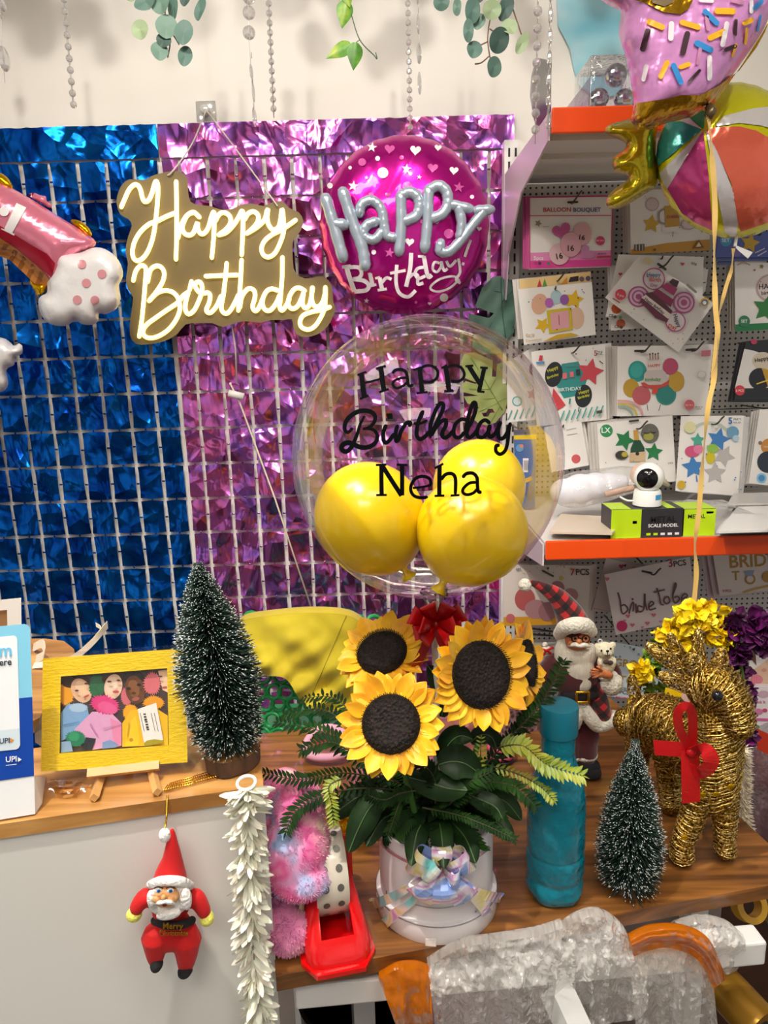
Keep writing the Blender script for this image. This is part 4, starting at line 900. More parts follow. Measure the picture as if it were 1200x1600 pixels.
art = [('4a3a3a', P((175,240),(1010,170),(1020,770),(175,835))),
 ('e8a028', fur2(*P((215,370))[0], 14, 20)), ('3a2620', circ2(*P((290,275))[0], 22, 10, rot=-.1)), ('e0b494', circ2(*P((335,345))[0], 15, 20, rot=-.5)), ('ecc8a8', circ2(*P((345,335))[0], 10, 15, rot=-.5)),
 ('2f6a48', fur2(*P((455,310))[0], 13, 22)), ('3a2a24', circ2(*P((590,255))[0], 19, 10)), ('ecc8b0', circ2(*P((585,315))[0], 14, 20, rot=.2)), ('f0d4c0', circ2(*P((575,305))[0], 9, 14, rot=.2)),
 ('cc6a78', fur2(*P((690,390))[0], 10, 16)), ('2a1c18', circ2(*P((745,245))[0], 17, 11)), ('6a4028', circ2(*P((755,340))[0], 15, 23, rot=-.2)), ('8a5834', circ2(*P((745,330))[0], 9, 14, rot=-.2)),
 ('d8707c', fur2(*P((890,290))[0], 15, 19)), ('ecc8b0', P((935,190),(1005,180),(1010,360),(970,340))), ('b85a5a', P((965,315),(1005,310),(1005,330),(970,332))),
 ('e09a20', fur2(*P((900,440))[0], 18, 12)), ('e8a418', fur2(*P((720,520))[0], 13, 15)),
 ('7aa4d4', P((175,520),(230,450),(380,460),(400,560),(330,640),(200,730),(175,740))), ('a4c0e0', fur2(*P((310,480))[0], 16, 8)),
 ('d8a0cc', P((280,650),(420,510),(560,510),(650,600),(650,770),(420,810),(300,700))), ('e088b4', P((560,560),(650,600),(650,775),(600,790),(580,700))), ('d83a80', fur2(*P((520,455))[0], 25, 16, rot=.25)), ('e05a98', fur2(*P((540,480))[0], 18, 10, rot=.3)),
 ('e8b814', P((655,600),(720,500),(900,470),(1010,540),(1015,770),(655,785))), ('f0c820', P((690,620),(760,540),(790,700),(780,770),(680,780))), ('c88a10', circ2(*P((725,730))[0], 3)),
 ('1f7a58', fur2(*P((290,720))[0], 17, 14)), ('2f9468', fur2(*P((280,705))[0], 10, 8)), ('242830', P((370,710),(450,720),(420,810),(340,810))), ('88a8d0', P((175,745),(250,740),(270,820),(175,832))), ('7a98cc', P((500,750),(560,730),(630,770),(600,790),(500,800))),
 ('5a88c0', P((190,610),(320,585),(322,592),(192,620))), ('c080b8', P((410,600),(470,700),(462,704),(400,610))), ('c890c0', P((500,640),(640,600),(642,607),(505,650))), ('d8a010', P((700,600),(715,590),(700,700),(690,720))), ('ffffff', P((350,400),(380,388),(382,394),(356,408))), ('ecc8a8', circ2(*P((345,365))[0], 2, 3, rot=-.5)), ('f4dccc', circ2(*P((600,315))[0], 1.6, 3)), ('5a3428', circ2(*P((300,345))[0], 3.2, 1.6)), ('5a3428', circ2(*P((375,290))[0], 3.2, 1.6)), ('b85048', circ2(*P((375,390))[0], 5, 1.8, rot=-.5)), ('5a3428', circ2(*P((555,275))[0], 3.4, 1.6)), ('5a3428', circ2(*P((625,265))[0], 3, 1.6)), ('c04a50', circ2(*P((605,355))[0], 5, 2.2)), ('1c1210', circ2(*P((705,330))[0], 3.6, 2.4)), ('1c1210', circ2(*P((785,300))[0], 3.4, 2.2)), ('a05a50', circ2(*P((760,410))[0], 6, 3, rot=-.2)), ('4a2c1c', circ2(*P((745,365))[0], 3.4, 2)), ('5a3428', circ2(*P((955,235))[0], 3, 1.5))]
mb = MB(); cols = []
for i, (c, pl) in enumerate(art):
    if c not in cols: cols.append(c)
    mb.flat([fp(x, y, -.0065+.00012*i) for x, y in pl], cols.index(c))
part(t, 'photo_print', mb, [mat(c, .4) for c in cols], smooth=False)
mb = MB(); lb = P((775,490),(920,440),(975,730),(825,755))
mb.flat([fp(x, y, .0) for x, y in lb], 0)
for i in range(7): mb.flat([fp(x, y, .0005) for x, y in P((818+i*4.5, 525+i*20), (838+i*4.5, 523+i*20), (841+i*4.5, 533+i*20+i % 3*3), (820+i*4.5, 535+i*20+i % 3*3))], 1)
for x in (795, 880, 905): mb.rib(P((x, 520), (x+32, 665)), .8, lambda a, b: fp(a, b, .0005), 1)
mb.flat([fp(x, y, .0003) for x, y in P((825,755),(850,735),(905,725),(978,735),(975,755),(830,780))], 2)
part(t, 'price_tag', mb, [mat('eeeae8', .4), mat('3a3838', .5), mat('a89a18', .4)], smooth=False, label='white price tag with bars')
wrapm = clear_mat('clear wrap', 'fbfbf8', .03, .12, 1.35, .5, (60, .6, .004, 'noise'))
mb = MB()
mb.flat([fp(x, y, .0045) for x, y in [(66, 1027), (292, 1010), (297, 1194), (62, 1210)]])
mb.flat([fp(66, 1027, .0045), fp(292, 1010, .0045), fp(291, 1006, -.016), fp(68, 1022, -.016)])
mb.flat([fp(292, 1010, .0045), fp(297, 1194, .0045), fp(300, 1190, -.016), fp(294, 1007, -.016)])
part(t, 'clear_wrapper', mb, wrapm, smooth=False)
t = thing('display_easel', 'small pine easel carrying the yellow photo frame', 'easel', atz(197, 1235, 1.0))
mb = MB()
a0, a1 = fp(137, 1209, .004), fp(249, 1196, .004)
mb.tube([a0, a1], .0068, 0, 4); part(t, 'ledge', mb, pine, smooth=False)
for p, q in ((atz(147, 1247, 1.004), fp(158, 1212, -.012)), (atz(246, 1238, 1.004), fp(236, 1200, -.012))):
    up = (q-p); q2 = q+up.normalized()*.03
    part(t, 'leg', MB().tube([p, q2], .0055, 0, 4), pine, smooth=False)
part(t, 'back_leg', MB().tube([atz(200, 1195, 1.004), fp(198, 1185, -.02)], .005, 0, 4), pine, smooth=False)
# tape scraps on the counter edge
t = thing('tape_scrap', 'crumpled clear tape on the counter edge under the easel', 'tape', atz(105, 1235, 1.001))
mb = MB(); rd = random.Random(2)
for i in range(5):
    b = atz(90+i*7, 1225+i % 3*8, 1.001); mb.grid(lambda u, v: b+V(((u-.5)*.03, (v-.5)*.014, .006*math.sin(u*5+i)*math.sin(v*3))), 5, 3)
part(t, 'film', mb, clear_mat('tape film', 'f6ece8', .12, .08))
t = thing('gold_tinsel', 'flat strip of gold tinsel mesh on the counter near the tree', 'tinsel', atz(270, 1225, 1.001))
mb = MB()
for i in range(26):
    u = i/25; p = atz(255+u*95, 1236-u*24, 1.0012); q = atz(262+u*78, 1226-u*22, 1.0012)
    mb.tube([p, q], .0007, 0, 4)
for k in range(4): mb.tube([atz(256+k*3, 1236-k*4, 1.0015), atz(348-k*4, 1212-k*3, 1.0015)], .0007, 0, 4)
part(t, 'strands', mb, mat('d8a030', .25, 1.0))
# ---------------------------------------------------------- bottle brush trees
bark = newmat('5a4030', .8, name='bark'); noisecol(bark, ['38261c', '6e5240'], 40, 4, stretch=(1, 1, .3)); cutw = newmat('a8763c', .6, name='cut wood'); noisecol(cutw, ['8a5a28', 'b88448'], 60, 3)
snow = mat('e8efec', .6); fir = mat('16332a', .7); firw = mat('2a2420', .6)
def brush_tree(label, base, H, R, zlow, trunk_r, trunk_h, n, seed, lean=(0, 0), profile=None, group=None):
    rd = random.Random(seed)
    t = thing('bottle_brush_tree', label, 'christmas tree', base)
    L = V((lean[0], lean[1], 0))
    k = 26; vs = []
    rw = [trunk_r*(1+.05*math.sin(3*a+seed)+.03*math.sin(7*a)) for a in [2*PI*i/k for i in range(k)]]
    ring = lambda z, f=1.0: [base+V((rw[i]*f*math.cos(2*PI*i/k), rw[i]*f*math.sin(2*PI*i/k), z)) for i in range(k)]
    b0, b1 = ring(0, .97), ring(trunk_h)
    mb = MB().add(b0+b1, [(i, (i+1) % k, k+(i+1) % k, k+i) for i in range(k)], 0)
    part(t, 'trunk_slice', mb, bark)
    part(t, 'cut_face', MB().flat(ring(trunk_h+.0003)), cutw, smooth=False)
    part(t, 'wire_core', MB().tube([base+V((0, 0, trunk_h)), base+L*.6+V((0, 0, trunk_h+H*.6)), base+L+V((0, 0, trunk_h+H))], .0022, 0, 6), firw)
    mb = MB()
    for i in range(n):
        u = rd.random()**1.25
        h = zlow+(1-zlow)*u
        rr = (profile(u) if profile else (1-u)**.8)*R
        a = i*2.39996+rd.uniform(-.25, .25)
        tilt = rd.gauss(.12, .22)
        if u < .12: tilt -= .4*(1-u/.12)*rd.random()
        d = V((math.cos(a)*math.cos(tilt), math.sin(a)*math.cos(tilt), math.sin(tilt)))
        p = base+L*h+V((0, 0, trunk_h+H*h))
        ln = max(.006, rr*rd.uniform(.80, 1.06))
        mb.needle(p+d*ln*.12, d, ln*.88, .00058, 0, 1 if rd.random() < .62 else 0, rd.uniform(.88, .95))
    part(t, 'bristles', mb, [fir, snow], label='dark green bristles with snowy tips')
    return t
tb = atz(362, 1192, 1.0)
brush_tree('tall snowy bottle brush tree standing on the counter by the photo frame', tb, .238, .056, .07, .034, .021, 6000, 1, (-.021, 0), lambda u: .80+.28*u if u < .22 else (.86 if u < .3 else 1.0)*(1-(max(0, u-.25)/.78)**1.6)+.04 if u < .98 else .08)
# ---------------------------------------------------------- hanging santa ornament
red = newmat('c8060c', .75, name='red felt', sheen=.1); bump(red, 300, .3, .001)
fluff = newmat('f0efec', .95, name='white fluff'); bump(fluff, 220, .9, .004)
skin = mat('dca46c', .45, sss=.15); blk = newmat('15151a', .9, name='black felt'); bump(blk, 300, .3, .001)
lemon = newmat('ecea70', .9, name='lemon fluff'); bump(lemon, 260, .7, .003)
class Fig:
    def __init__(s, mp, n, up=V((0, 0, 1))):
        s.mp = mp; s.n = n.normalized(); s.right = up.cross(s.n).normalized()
        if s.right.x < 0: s.right = -s.right
        s.R = Matrix((s.right, -s.n, s.n.cross(s.right)*-1 if (s.n.cross(s.right)).z < 0 else s.n.cross(s.right))).transposed()
    def sc(s, x, y, off): return (s.mp(x+1, y, off)-s.mp(x, y, off)).length
    def ell(s, mb, x, y, rx, ry, rz_, off, m=0, rot=0, nu=20, nv=12):
        k = s.sc(x, y, off); R = s.R @ Matrix.Rotation(rot, 3, 'Y')
        mb.ell(s.mp(x, y, off), (rx*k, rz_*k, ry*k), m, R, nu, nv)
    def tube(s, mb, pts, rs, m=0, n=14, per=4, rnd=True):
        k = s.sc(pts[0][0], pts[0][1], pts[0][2])
        P_ = crom([s.mp(*p) for p in pts], per)
        rr = rs if isinstance(rs, (list, tuple)) else [rs]*len(pts)
        out = []
        for i in range(len(P_)):
            f = i/(len(P_)-1)*(len(rr)-1); j = min(int(f), len(rr)-2) if len(rr) > 1 else 0
            out.append((rr[j]+(rr[min(j+1, len(rr)-1)]-rr[j])*(f-j))*k)
        mb.tube(P_, out, m, n, rnd=rnd)
hp = lambda x, y, off=0: cp(190+x/6.4, 1280+y/6.4, off)
G = Fig(hp, CN)
t = thing('santa_ornament', 'plush red santa ornament hanging on the grey counter front', 'ornament', hp(490, 1560, .03))
mb = MB()
G.ell(mb, 490, 900, 190, 150, 110, .03); G.ell(mb, 505, 1150, 262, 190, 120, .03); G.ell(mb, 500, 1030, 190, 120, 100, .03)
G.tube(mb, [(340, 1180, .03), (340, 1330, .03), (340, 1420, .03)], [150, 105, 72]); G.tube(mb, [(650, 1200, .03), (650, 1350, .03), (640, 1480, .03)], [155, 115, 75])
G.tube(mb, [(330, 800, .03), (240, 780, .032), (165, 860, .034), (150, 900, .034)], [95, 95, 78, 70]); G.tube(mb, [(650, 800, .03), (740, 790, .032), (805, 880, .034), (825, 930, .034)], [95, 95, 78, 70])
remesh(part(t, 'body', mb, red), .0016, 5)
mb = MB(); G.tube(mb, [(480, 640, .034), (490, 520, .034), (505, 390, .034), (505, 250, .034), (505, 115, .034)], [185, 150, 100, 62, 22]); part(t, 'hat', mb, red)
mb = MB(); G.tube(mb, [(285, 655, .034), (380, 622, .05), (490, 615, .053), (600, 625, .05), (690, 665, .034)], [42, 50, 52, 50, 42]); part(t, 'hat_trim', mb, fluff)
mb = MB(); G.ell(mb, 432, 160, 62, 78, 55, .036); part(t, 'pompom', mb, fluff)
mb = MB(); G.ell(mb, 480, 800, 225, 205, 60, 0.0470); G.ell(mb, 470, 950, 130, 60, 50, 0.0570); G.ell(mb, 300, 800, 50, 110, 50, 0.0550); G.ell(mb, 645, 800, 60, 130, 50, 0.0550); remesh(part(t, 'beard', mb, fluff), .0016, 3)
mb = MB(); G.ell(mb, 445, 775, 132, 118, 70, 0.0530); G.ell(mb, 415, 775, 30, 28, 35, 0.0640, 0); G.ell(mb, 350, 800, 45, 40, 30, 0.0615, 0); G.ell(mb, 510, 795, 50, 42, 30, 0.0615, 0); part(t, 'face', mb, skin)
mb = MB()
for x in (367, 487):
    G.ell(mb, x, 718, 36, 26, 14, 0.0635, 0); G.ell(mb, x+4, 718, 20, 21, 10, 0.0652, 1); G.ell(mb, x+4, 716, 9, 10, 6, 0.0664, 2)
    G.tube(mb, [(x-40, 690, 0.0635), (x, 675, 0.0650), (x+45, 690, 0.0635)], 7, 2, 6)
part(t, 'eye', mb, [mat('eeeeee', .3), mat('2f86c8', .2), mat('15151a', .3)])
mb = MB(); G.tube(mb, [(330, 840, 0.0610), (385, 835, 0.0660), (430, 825, 0.0670), (485, 832, 0.0660), (540, 850, 0.0610)], [8, 24, 20, 24, 8], 0); G.ell(mb, 432, 855, 26, 22, 12, 0.0655, 1); part(t, 'moustache', mb, [fluff, mat('7a2420', .4)])
for q in ((125, 955, 82, 78), (852, 988, 74, 85)):
    mb = MB(); G.ell(mb, q[0], q[1], q[2], q[3], 70, .034); part(t, 'mitten', mb, lemon, label='lemon yellow mitten')
for q in ((350, 1445, 66, 82, .35), (635, 1515, 76, 52, 0)):
    mb = MB(); G.ell(mb, q[0], q[1], q[2], q[3], 75, .034, 0, q[4]); G.ell(mb, q[0]-6, q[1]+18, q[2]*.9, q[3]*.7, 80, .04, 0); part(t, 'boot', mb, blk)
mb = MB(); G.tube(mb, [(330, 1015, .03), (420, 1050, .046), (520, 1060, .05), (620, 1050, .046), (705, 1010, .03)], 42); part(t, 'belt', mb, blk)
mb = MB(); gld = mat('d8a838', .25, 1.0)
mb.text('Merry', lambda u, v: hp(415+u*200, 1095-v*200, .0565), 0); mb.text('Christmas', lambda u, v: hp(378+u*285, 1160-v*285*1.1, .0565), 0)
solid(part(t, 'gold_lettering', mb, gld, smooth=False, label='gold Merry Christmas lettering'), .0012)
mb = MB(); mb.tube([hp(432, 100, .036), hp(445, 20, .02), hp(452, -90, .006), hp(455, -190, .003)]+[atz(262, 1243, 1.002)], .0012, 0, 6); part(t, 'hanging_loop', mb, gld, label='gold hanging cord')
# ---------------------------------------------------------- white blossom garland
t = thing('flower_garland', 'white jasmine style garland hanging down the counter front corner', 'garland', cp(410, 1640, .02))
ring = cp(385, 1223, .012)
part(t, 'ring', MB().tube([ring+CD*.0105*math.cos(a)+V((0, .004*math.sin(a), .0062*math.sin(a))) for a in [2*PI*i/24 for i in range(24)]], .0021, 0, 8, closed=True), mat('eceae6', .3))
axis = crom([cp(386, 1236, .012), cp(388, 1330, .016), cp(393, 1450, .016), cp(404, 1580, .016), cp(410, 1660, .016)], 8)
part(t, 'string', MB().tube(axis, .0012, 0, 6), mat('9a968c', .6))
pet = mat('efeddc', .5, sss=.15); rd = random.Random(5)
def petal_mb(mb, p, d, L, wd, m=0, cup=.25, nu=5):
    d = d.normalized(); s_ = d.orthogonal().normalized(); s_ = Matrix.Rotation(rd.random()*6.28, 3, d) @ s_; nrm = d.cross(s_)
    def f(u, v):
        prof = (.25+.75*math.sin(PI*min(1, u*.92+.08))**.8) if u < .6 else (.25+.75*math.sin(PI*min(1, .6*.92+.08))**.8)*math.sqrt(max(0, 1-((u-.6)/.41)**2))
        x = (v-.5)*wd*prof
        return p+d*L*u+s_*x+nrm*(cup*L*(u*u-.3*u)+wd*.5*(v-.5)**2)
    mb.grid(f, nu, 2, m)
for i in range(44):
    u = i/43; p = axis[int(u*(len(axis)-1))]
    mb = MB()
    for j in range(9):
        a = rd.random()*2*PI; w_ = .031*(1-.1*u)
        d = CD*math.cos(a)*1.0+CN*(abs(math.sin(a))*.55+.05)+V((0, 0, -.35-.5*rd.random() if u > .12 else .05*rd.random()))
        petal_mb(mb, p+V((0, 0, rd.uniform(-.003, .003))), d, w_*rd.uniform(.75, 1.05), .0085)
    part(t, 'blossom', mb, pet)
# ============================================================ right display table
TA = math.radians(11); TD = V((math.cos(TA), math.sin(TA), 0)); TN = V((math.sin(TA), -math.cos(TA), 0))
T0 = V((-.149, .761, .75)); TW, TDp = .748, .60
def tl(lx, ly, z=.75): return T0+TD*lx-TN*ly+V((0, 0, z-.75))
t = thing('display_table', 'brown grained display table on a white metal frame', 'table', tl(TW/2, TDp/2, 0))
o = [tl(0, 0), tl(TW-.0, 0), tl(TW, TDp-.02), tl(TW-.03, TDp), tl(0, TDp)]
part(t, 'tabletop', MB().prism(o, [p-V((0, 0, .022)) for p in o]), zebra, smooth=False)
whitem = mat('dcdcda', .35)
r0, r1 = atz(462, 1543, .695), atz(1186, 1475, .695)
part(t, 'front_rail', MB().bbox((r0+r1)/2, ((r1-r0).length, .034, .036), .003, 0, rz(math.atan2(r1.y-r0.y, r1.x-r0.x))), whitem, smooth=False)
for lx, ly in ((.12, .1), (.66, .12), (.05, .55), (.70, .55)):
    part(t, 'leg', MB().box(tl(lx, ly, .364), (.03, .03, .728), R=rz(TA)), whitem, smooth=False)
for ly in (.12, .55): part(t, 'side_rail', MB().box(tl(.38, ly, .712), (.62, .026, .03), R=rz(TA)), whitem, smooth=False)
lg0, lg1 = atz(868, 1545, .68), atz(930, 1680, .60)
part(t, 'brace', MB().box((lg0+lg1)/2, (.034, (lg1-lg0).length, .03), 0, basis(V((0, 0, 1)), (lg1-lg0)) @ Matrix() if False else (lg1-lg0).to_track_quat('Y', 'Z').to_matrix()), whitem, smooth=False)
# ============================================================ hat box with iridescent bow
BC = V((.058, .885, .75)); card = newmat('e6e2e4', .38, name='white card', coat=.2)
t = thing('flower_box', 'round white hat box full of sunflowers with an iridescent bow', 'flower box', BC)
RB = .0775; HB = .132
part(t, 'box_body', MB().lathe([(0, .03), (RB, .03), (RB, HB), (RB-.002, HB+.001), (RB-.004, HB), (RB-.004, .04), (0, .04)], BC, 64), card, angle=35)
part(t, 'lid_base', MB().lathe([(0, 0), (.0825, 0), (.0832, .001), (.0832, .028), (.0825, .0294), (RB, .03)], BC, 64), card, angle=35)
part(t, 'rim_edge', MB().lathe([(.0836, .0265), (.0842, .0275), (.0836, .0285)], BC, 64), mat('b8b6ba', .25, .7), label='silver edge line')
def cyl(px, py, r, off=0):            # photo pixel onto the box cylinder
    d = ray(px, py); ox, oy = -BC.x, -BC.y; r = r+off
    A = d.x**2+d.y**2; B = 2*(ox*d.x+oy*d.y); C_ = ox*ox+oy*oy-r*r; q = max(0, B*B-4*A*C_)
    return CAM+d*((-B-math.sqrt(q))/(2*A))
Kb = (580, 1290, 5.714)
irid = newmat('fdfafd', .14, .35, name='iridescent film', coat=.6); noisecol(irid, ['8ad8d8', 'f4efe4', 'f0e08c', 'f6f0f4', 'e0a0d8', 'f4f0f8', '98b4f4'], 15, 1, dist=1.0, lo=.34, hi=.66)
irid.node_tree.nodes['Principled BSDF'].inputs['Alpha'].default_value = .93
band = mat('d8b8c4', .15, .6, film=420.0)
mb = MB(); mb.rib(S(*Kb, [(45, 110), (150, 220), (250, 285), (340, 330)]), 4.5, lambda x, y: cyl(x, y, RB, .0012), 0); mb.rib(S(*Kb, [(860, 305), (960, 270), (1060, 190)]), 4.5, lambda x, y: cyl(x, y, RB, .0012), 0)
part(t, 'ribbon_band', mb, band)
inkg = mat('6a6468', .4, .3)
mb = MB()
for pts in ([(135, 580), (140, 700), (150, 835)], [(935, 760), (930, 918)]): mb.rib(S(*Kb, pts), 1.3, lambda x, y: cyl(x, y, RB, .0008), 0)
mb.rib(S(*Kb, [(390, 705), (500, 730), (620, 738), (740, 720), (830, 695)]), 1.0, lambda x, y: cyl(x, y, RB, .0008), 1)
mb.rib(S(*Kb, [(150, 838), (260, 925), (400, 980), (560, 1000), (720, 985), (850, 945), (930, 905)]), 1.2, lambda x, y: cyl(x, y, RB, .0012), 1)
mb.text('For You', lambda u, v: cyl(*S(*Kb, [(455+u*245, 612-v*245+8*(u-.5)**2)])[0], RB, .0009), 2)
part(t, 'printed_lines', mb, [inkg, mat('a8a4a8', .3, .5), mat('b8984c', .3, .8)], smooth=False)
mb = MB(); mb.grid(lambda u, v: cyl(*S(*Kb, [(484+u*96, 1010+v*98)])[0], .0832, .0012), 4, 2); solid(part(t, 'pull_tab', mb, mat('ece8e0', .25)), .001)
# bow loops and tails
bw = lambda x, y, off: (lambda p: p+V((p.x-BC.x, p.y-BC.y, 0)).normalized()*off)(cyl(*S(*Kb, [(x, y)])[0], RB, .001))
def bow_loop(a, b, wv, lift):
    """flat looped ribbon from knot a to tip b (photo crop coordinates)"""
    mb = MB(); nx_, ny_ = -(b[1]-a[1]), b[0]-a[0]; L = math.hypot(nx_, ny_); nx_ /= L; ny_ /= L
    prof = [(0, .004, .3), (.4, lift, .8), (.85, lift*1.0, 1), (1.0, lift*.62, 1), (.85, .004, 1), (.4, .002, .8), (0, .003, .3)]
    P_ = []
    for s_ in (-1, -.33, .33, 1):
        P_.append(crom([bw(a[0]+(b[0]-a[0])*f+nx_*wv*s_*q/2, a[1]+(b[1]-a[1])*f+ny_*wv*s_*q/2, h+(.0022 if abs(s_) < 1 else 0)) for f, h, q in prof], 4))
    for i in range(3): mb.strip(P_[i], P_[i+1])
    solid(part(t, 'bow_loop', mb, irid, smooth=False), .0004)
kn = (620, 330)
for b, wv, lf in (((395, 215), 190, .022), ((830, 215), 170, .022), ((440, 540), 200, .026), ((800, 560), 190, .026), ((620, 140), 150, .018), ((640, 560), 170, .03), ((520, 260), 150, .03), ((735, 330), 140, .032)): bow_loop(kn, b, wv, lf)
for pts, w0 in (([(590, 350), (360, 510), (200, 620), (40, 705)], 85), ([(600, 380), (400, 620), (270, 730), (165, 855)], 80), ([(650, 380), (820, 540), (920, 650), (990, 770)], 85), ([(650, 370), (860, 520), (980, 585), (1112, 640)], 85)):
    mb = MB(); pc = crom(pts, 5); k = len(pc); A_ = []; B_ = []
    for i in range(k):
        d = (pc[min(i+1, k-1)]-pc[max(0, i-1)]).normalized(); nn = V((-d.y, d.x, 0)); ww = w0*(.5+.5*min(1, i/(k*.6))); e_ = .006+.006*math.sin(PI*i/(k-1)*.8)
        sh = d*(-40 if i == k-1 else 0)
        A_.append(bw(*(pc[i]+nn*ww/2+sh)[:2], e_)); B_.append(bw(*(pc[i]-nn*ww/2)[:2], e_))
    mb.strip(A_, B_); solid(part(t, 'bow_tail', mb, irid, smooth=False), .0004)
# ============================================================ tape dispenser
t = thing('tape_dispenser', 'glossy red tape dispenser on the table beside the hat box', 'tape dispenser', atz(535, 1500, .75))
redp = mat('d8080c', .18, 0, coat=.6)
d0 = atz(532, 1513, .751); ax = (atz(500, 1330, .79)-atz(535, 1500, .79)); ax.z = 0; axn = ax.normalized(); sx = V((axn.y, -axn.x, 0))
def dl(s_, l_, h): return V((d0.x, d0.y, .751))+sx*s_+axn*l_+V((0, 0, h))
# outline cross-sections from the front (near the viewer) to the back
secs = [(-.004, .024, 0, .010), (.0, .034, 0, .018), (.012, .041, 0, .034), (.035, .040, 0, .056), (.06, .036, 0, .078), (.085, .033, 0, .092)]
def shell(lo):
    mb = MB(); rows = []
    for l_, hw, z0, h in secs:
        rows.append([dl(-hw, l_, z0), dl(-hw, l_, h*.6), dl(-hw*.8, l_, h*.92), dl(-hw*.5, l_, h), dl(hw*.5, l_, h), dl(hw*.8, l_, h*.92), dl(hw, l_, h*.6), dl(hw, l_, z0)])
    vs = [p for r in rows for p in r]; fs = []
    for i in range(len(rows)-1):
        for j in range(7):
            if j == 3 and i >= 2: continue       # open well for the roll
            fs.append((i*8+j, i*8+j+1, (i+1)*8+j+1, (i+1)*8+j))
    fs += [tuple(range(7, -1, -1))]; n = (len(rows)-1)*8; fs += [(n+0, n+1, n+2, n+3), (n+4, n+5, n+6, n+7)]
    return mb.add(vs, fs)
o_ = solid(part(t, 'body', shell(0), redp, angle=50), .003, -1)
mb = MB(); bo = [dl(-.030, -.012, 0), dl(.030, -.012, 0), dl(.047, .014, 0), dl(.041, .16, 0), dl(-.041, .16, 0), dl(-.047, .014, 0)]
part(t, 'base', MB().prism([p+V((0, 0, .006)) for p in bo], bo), redp, smooth=False)
for s_ in (-1, 1):
    pr_ = [(.085, .0), (.085, .092), (.11, .10), (.135, .085), (.15, .05), (.155, 0)]
    part(t, 'side_wall', MB().prism([dl(s_*.026, l_, h+.004) for l_, h in pr_], [dl(s_*.033, l_, h+.004) for l_, h in pr_]), redp, smooth=False)
t2 = thing('tape_roll', 'roll of clear printed tape held in the red dispenser', 'tape roll', dl(0, .085, .02))
RR = Matrix((axn, sx, V((0, 0, 1)))).transposed() @ Matrix.Rotation(PI/2, 3, 'X')
cR = dl(0, .092, .072)
tp = newmat('cfc8b8', .25, name='printed tape', coat=.5)
part(t2, 'roll', MB().lathe([(.036, -.021), (.055, -.021), (.0555, -.02), (.0555, .02), (.055, .021), (.036, .021), (.036, -.021)], cR, 48, 0, RR), tp, angle=40)
part(t2, 'core', MB().lathe([(.0345, -.021), (.036, -.021), (.036, .021), (.0345, .021), (.0345, -.021)], cR, 40, 0, RR), mat('b08a5a', .7), angle=40)
mb = MB()
for i in range(15):
    a = i*2*PI/15
    for s_ in (-.010, .009):
        q = lambda du, dv: cR+RR @ V(((.0560)*math.cos(a+du), .0560*math.sin(a+du), s_+dv))
        mb.flat([q(.09*math.cos(b), .0045*math.sin(b)) for b in [2*PI*k/12 for k in range(12)]])
part(t2, 'print', mb, mat('5a5850', .4), smooth=False)
# ============================================================ plush throw and pink plush
def fuzzy(name, label, cat, prims, m, vox, n, L, seed, base):
    t = thing(name, label, cat, base)
    mb = MB()
    for c, r, R in prims: mb.ell(c, r, 0, R, 16, 10)
    o = remesh(part(t, 'plush_body', mb, m), vox, 8)
    rd = random.Random(seed); hb = MB()
    for i in range(n):
        c, r, R = prims[rd.randrange(len(prims))]
        d = V((rd.gauss(0, 1), rd.gauss(0, 1), rd.gauss(0, 1))).normalized()
        if d.y > .4: continue
        q = V((d.x*r[0], d.y*r[1], d.z*r[2])); nn = V((d.x/r[0], d.y/r[1], d.z/r[2])).normalized()
        p = V(c)+(R @ q if R else q)*.97; nn = (R @ nn if R else nn)+V((rd.uniform(-.6, .6), rd.uniform(-.6, .6), rd.uniform(-.8, .2)))
        hb.needle(p, nn, L*rd.uniform(.6, 1.2), .0005)
    part(t, 'pile', hb, m)
    return t
tie = newmat('e884b4', .95, name='tie dye plush', sheen=.4); noisecol(tie, ['7aa8d0', 'a8b4dc', 'e89ac8', 'e0589c', 'ee9ab8', 'f0e0b8'], 17, 2, lo=.3, hi=.68)
pz = lambda x, y, Y: at(x, y, Y)
fuzzy('plush_throw', 'folded tie dye plush blanket in pink and blue between counter and tape dispenser', 'blanket',
 [(pz(466, 1262, .87), (.036, .05, .035), None), (pz(468, 1320, .84), (.040, .045, .04), None), (pz(470, 1368, .82), (.040, .04, .022), None), (pz(450, 1340, .83), (.035, .045, .05), None), (pz(440, 1250, .92), (.035, .07, .03), None)], tie, .004, 7000, .0042, 4, tl(.03, .08))
pk = newmat('e080b0', .95, name='pink plush', sheen=.4); noisecol(pk, ['b05a88', 'e48ab8', 'f0b0cc'], 22, 2)
fuzzy('plush_toy', 'fluffy pink plush on the table under the tie dye blanket', 'plush toy',
 [(tl(.02, .038, .778), (.030, .028, .027), None), (tl(.012, .07, .80), (.024, .03, .03), None)], pk, .004, 3000, .005, 6, tl(.02, .04))
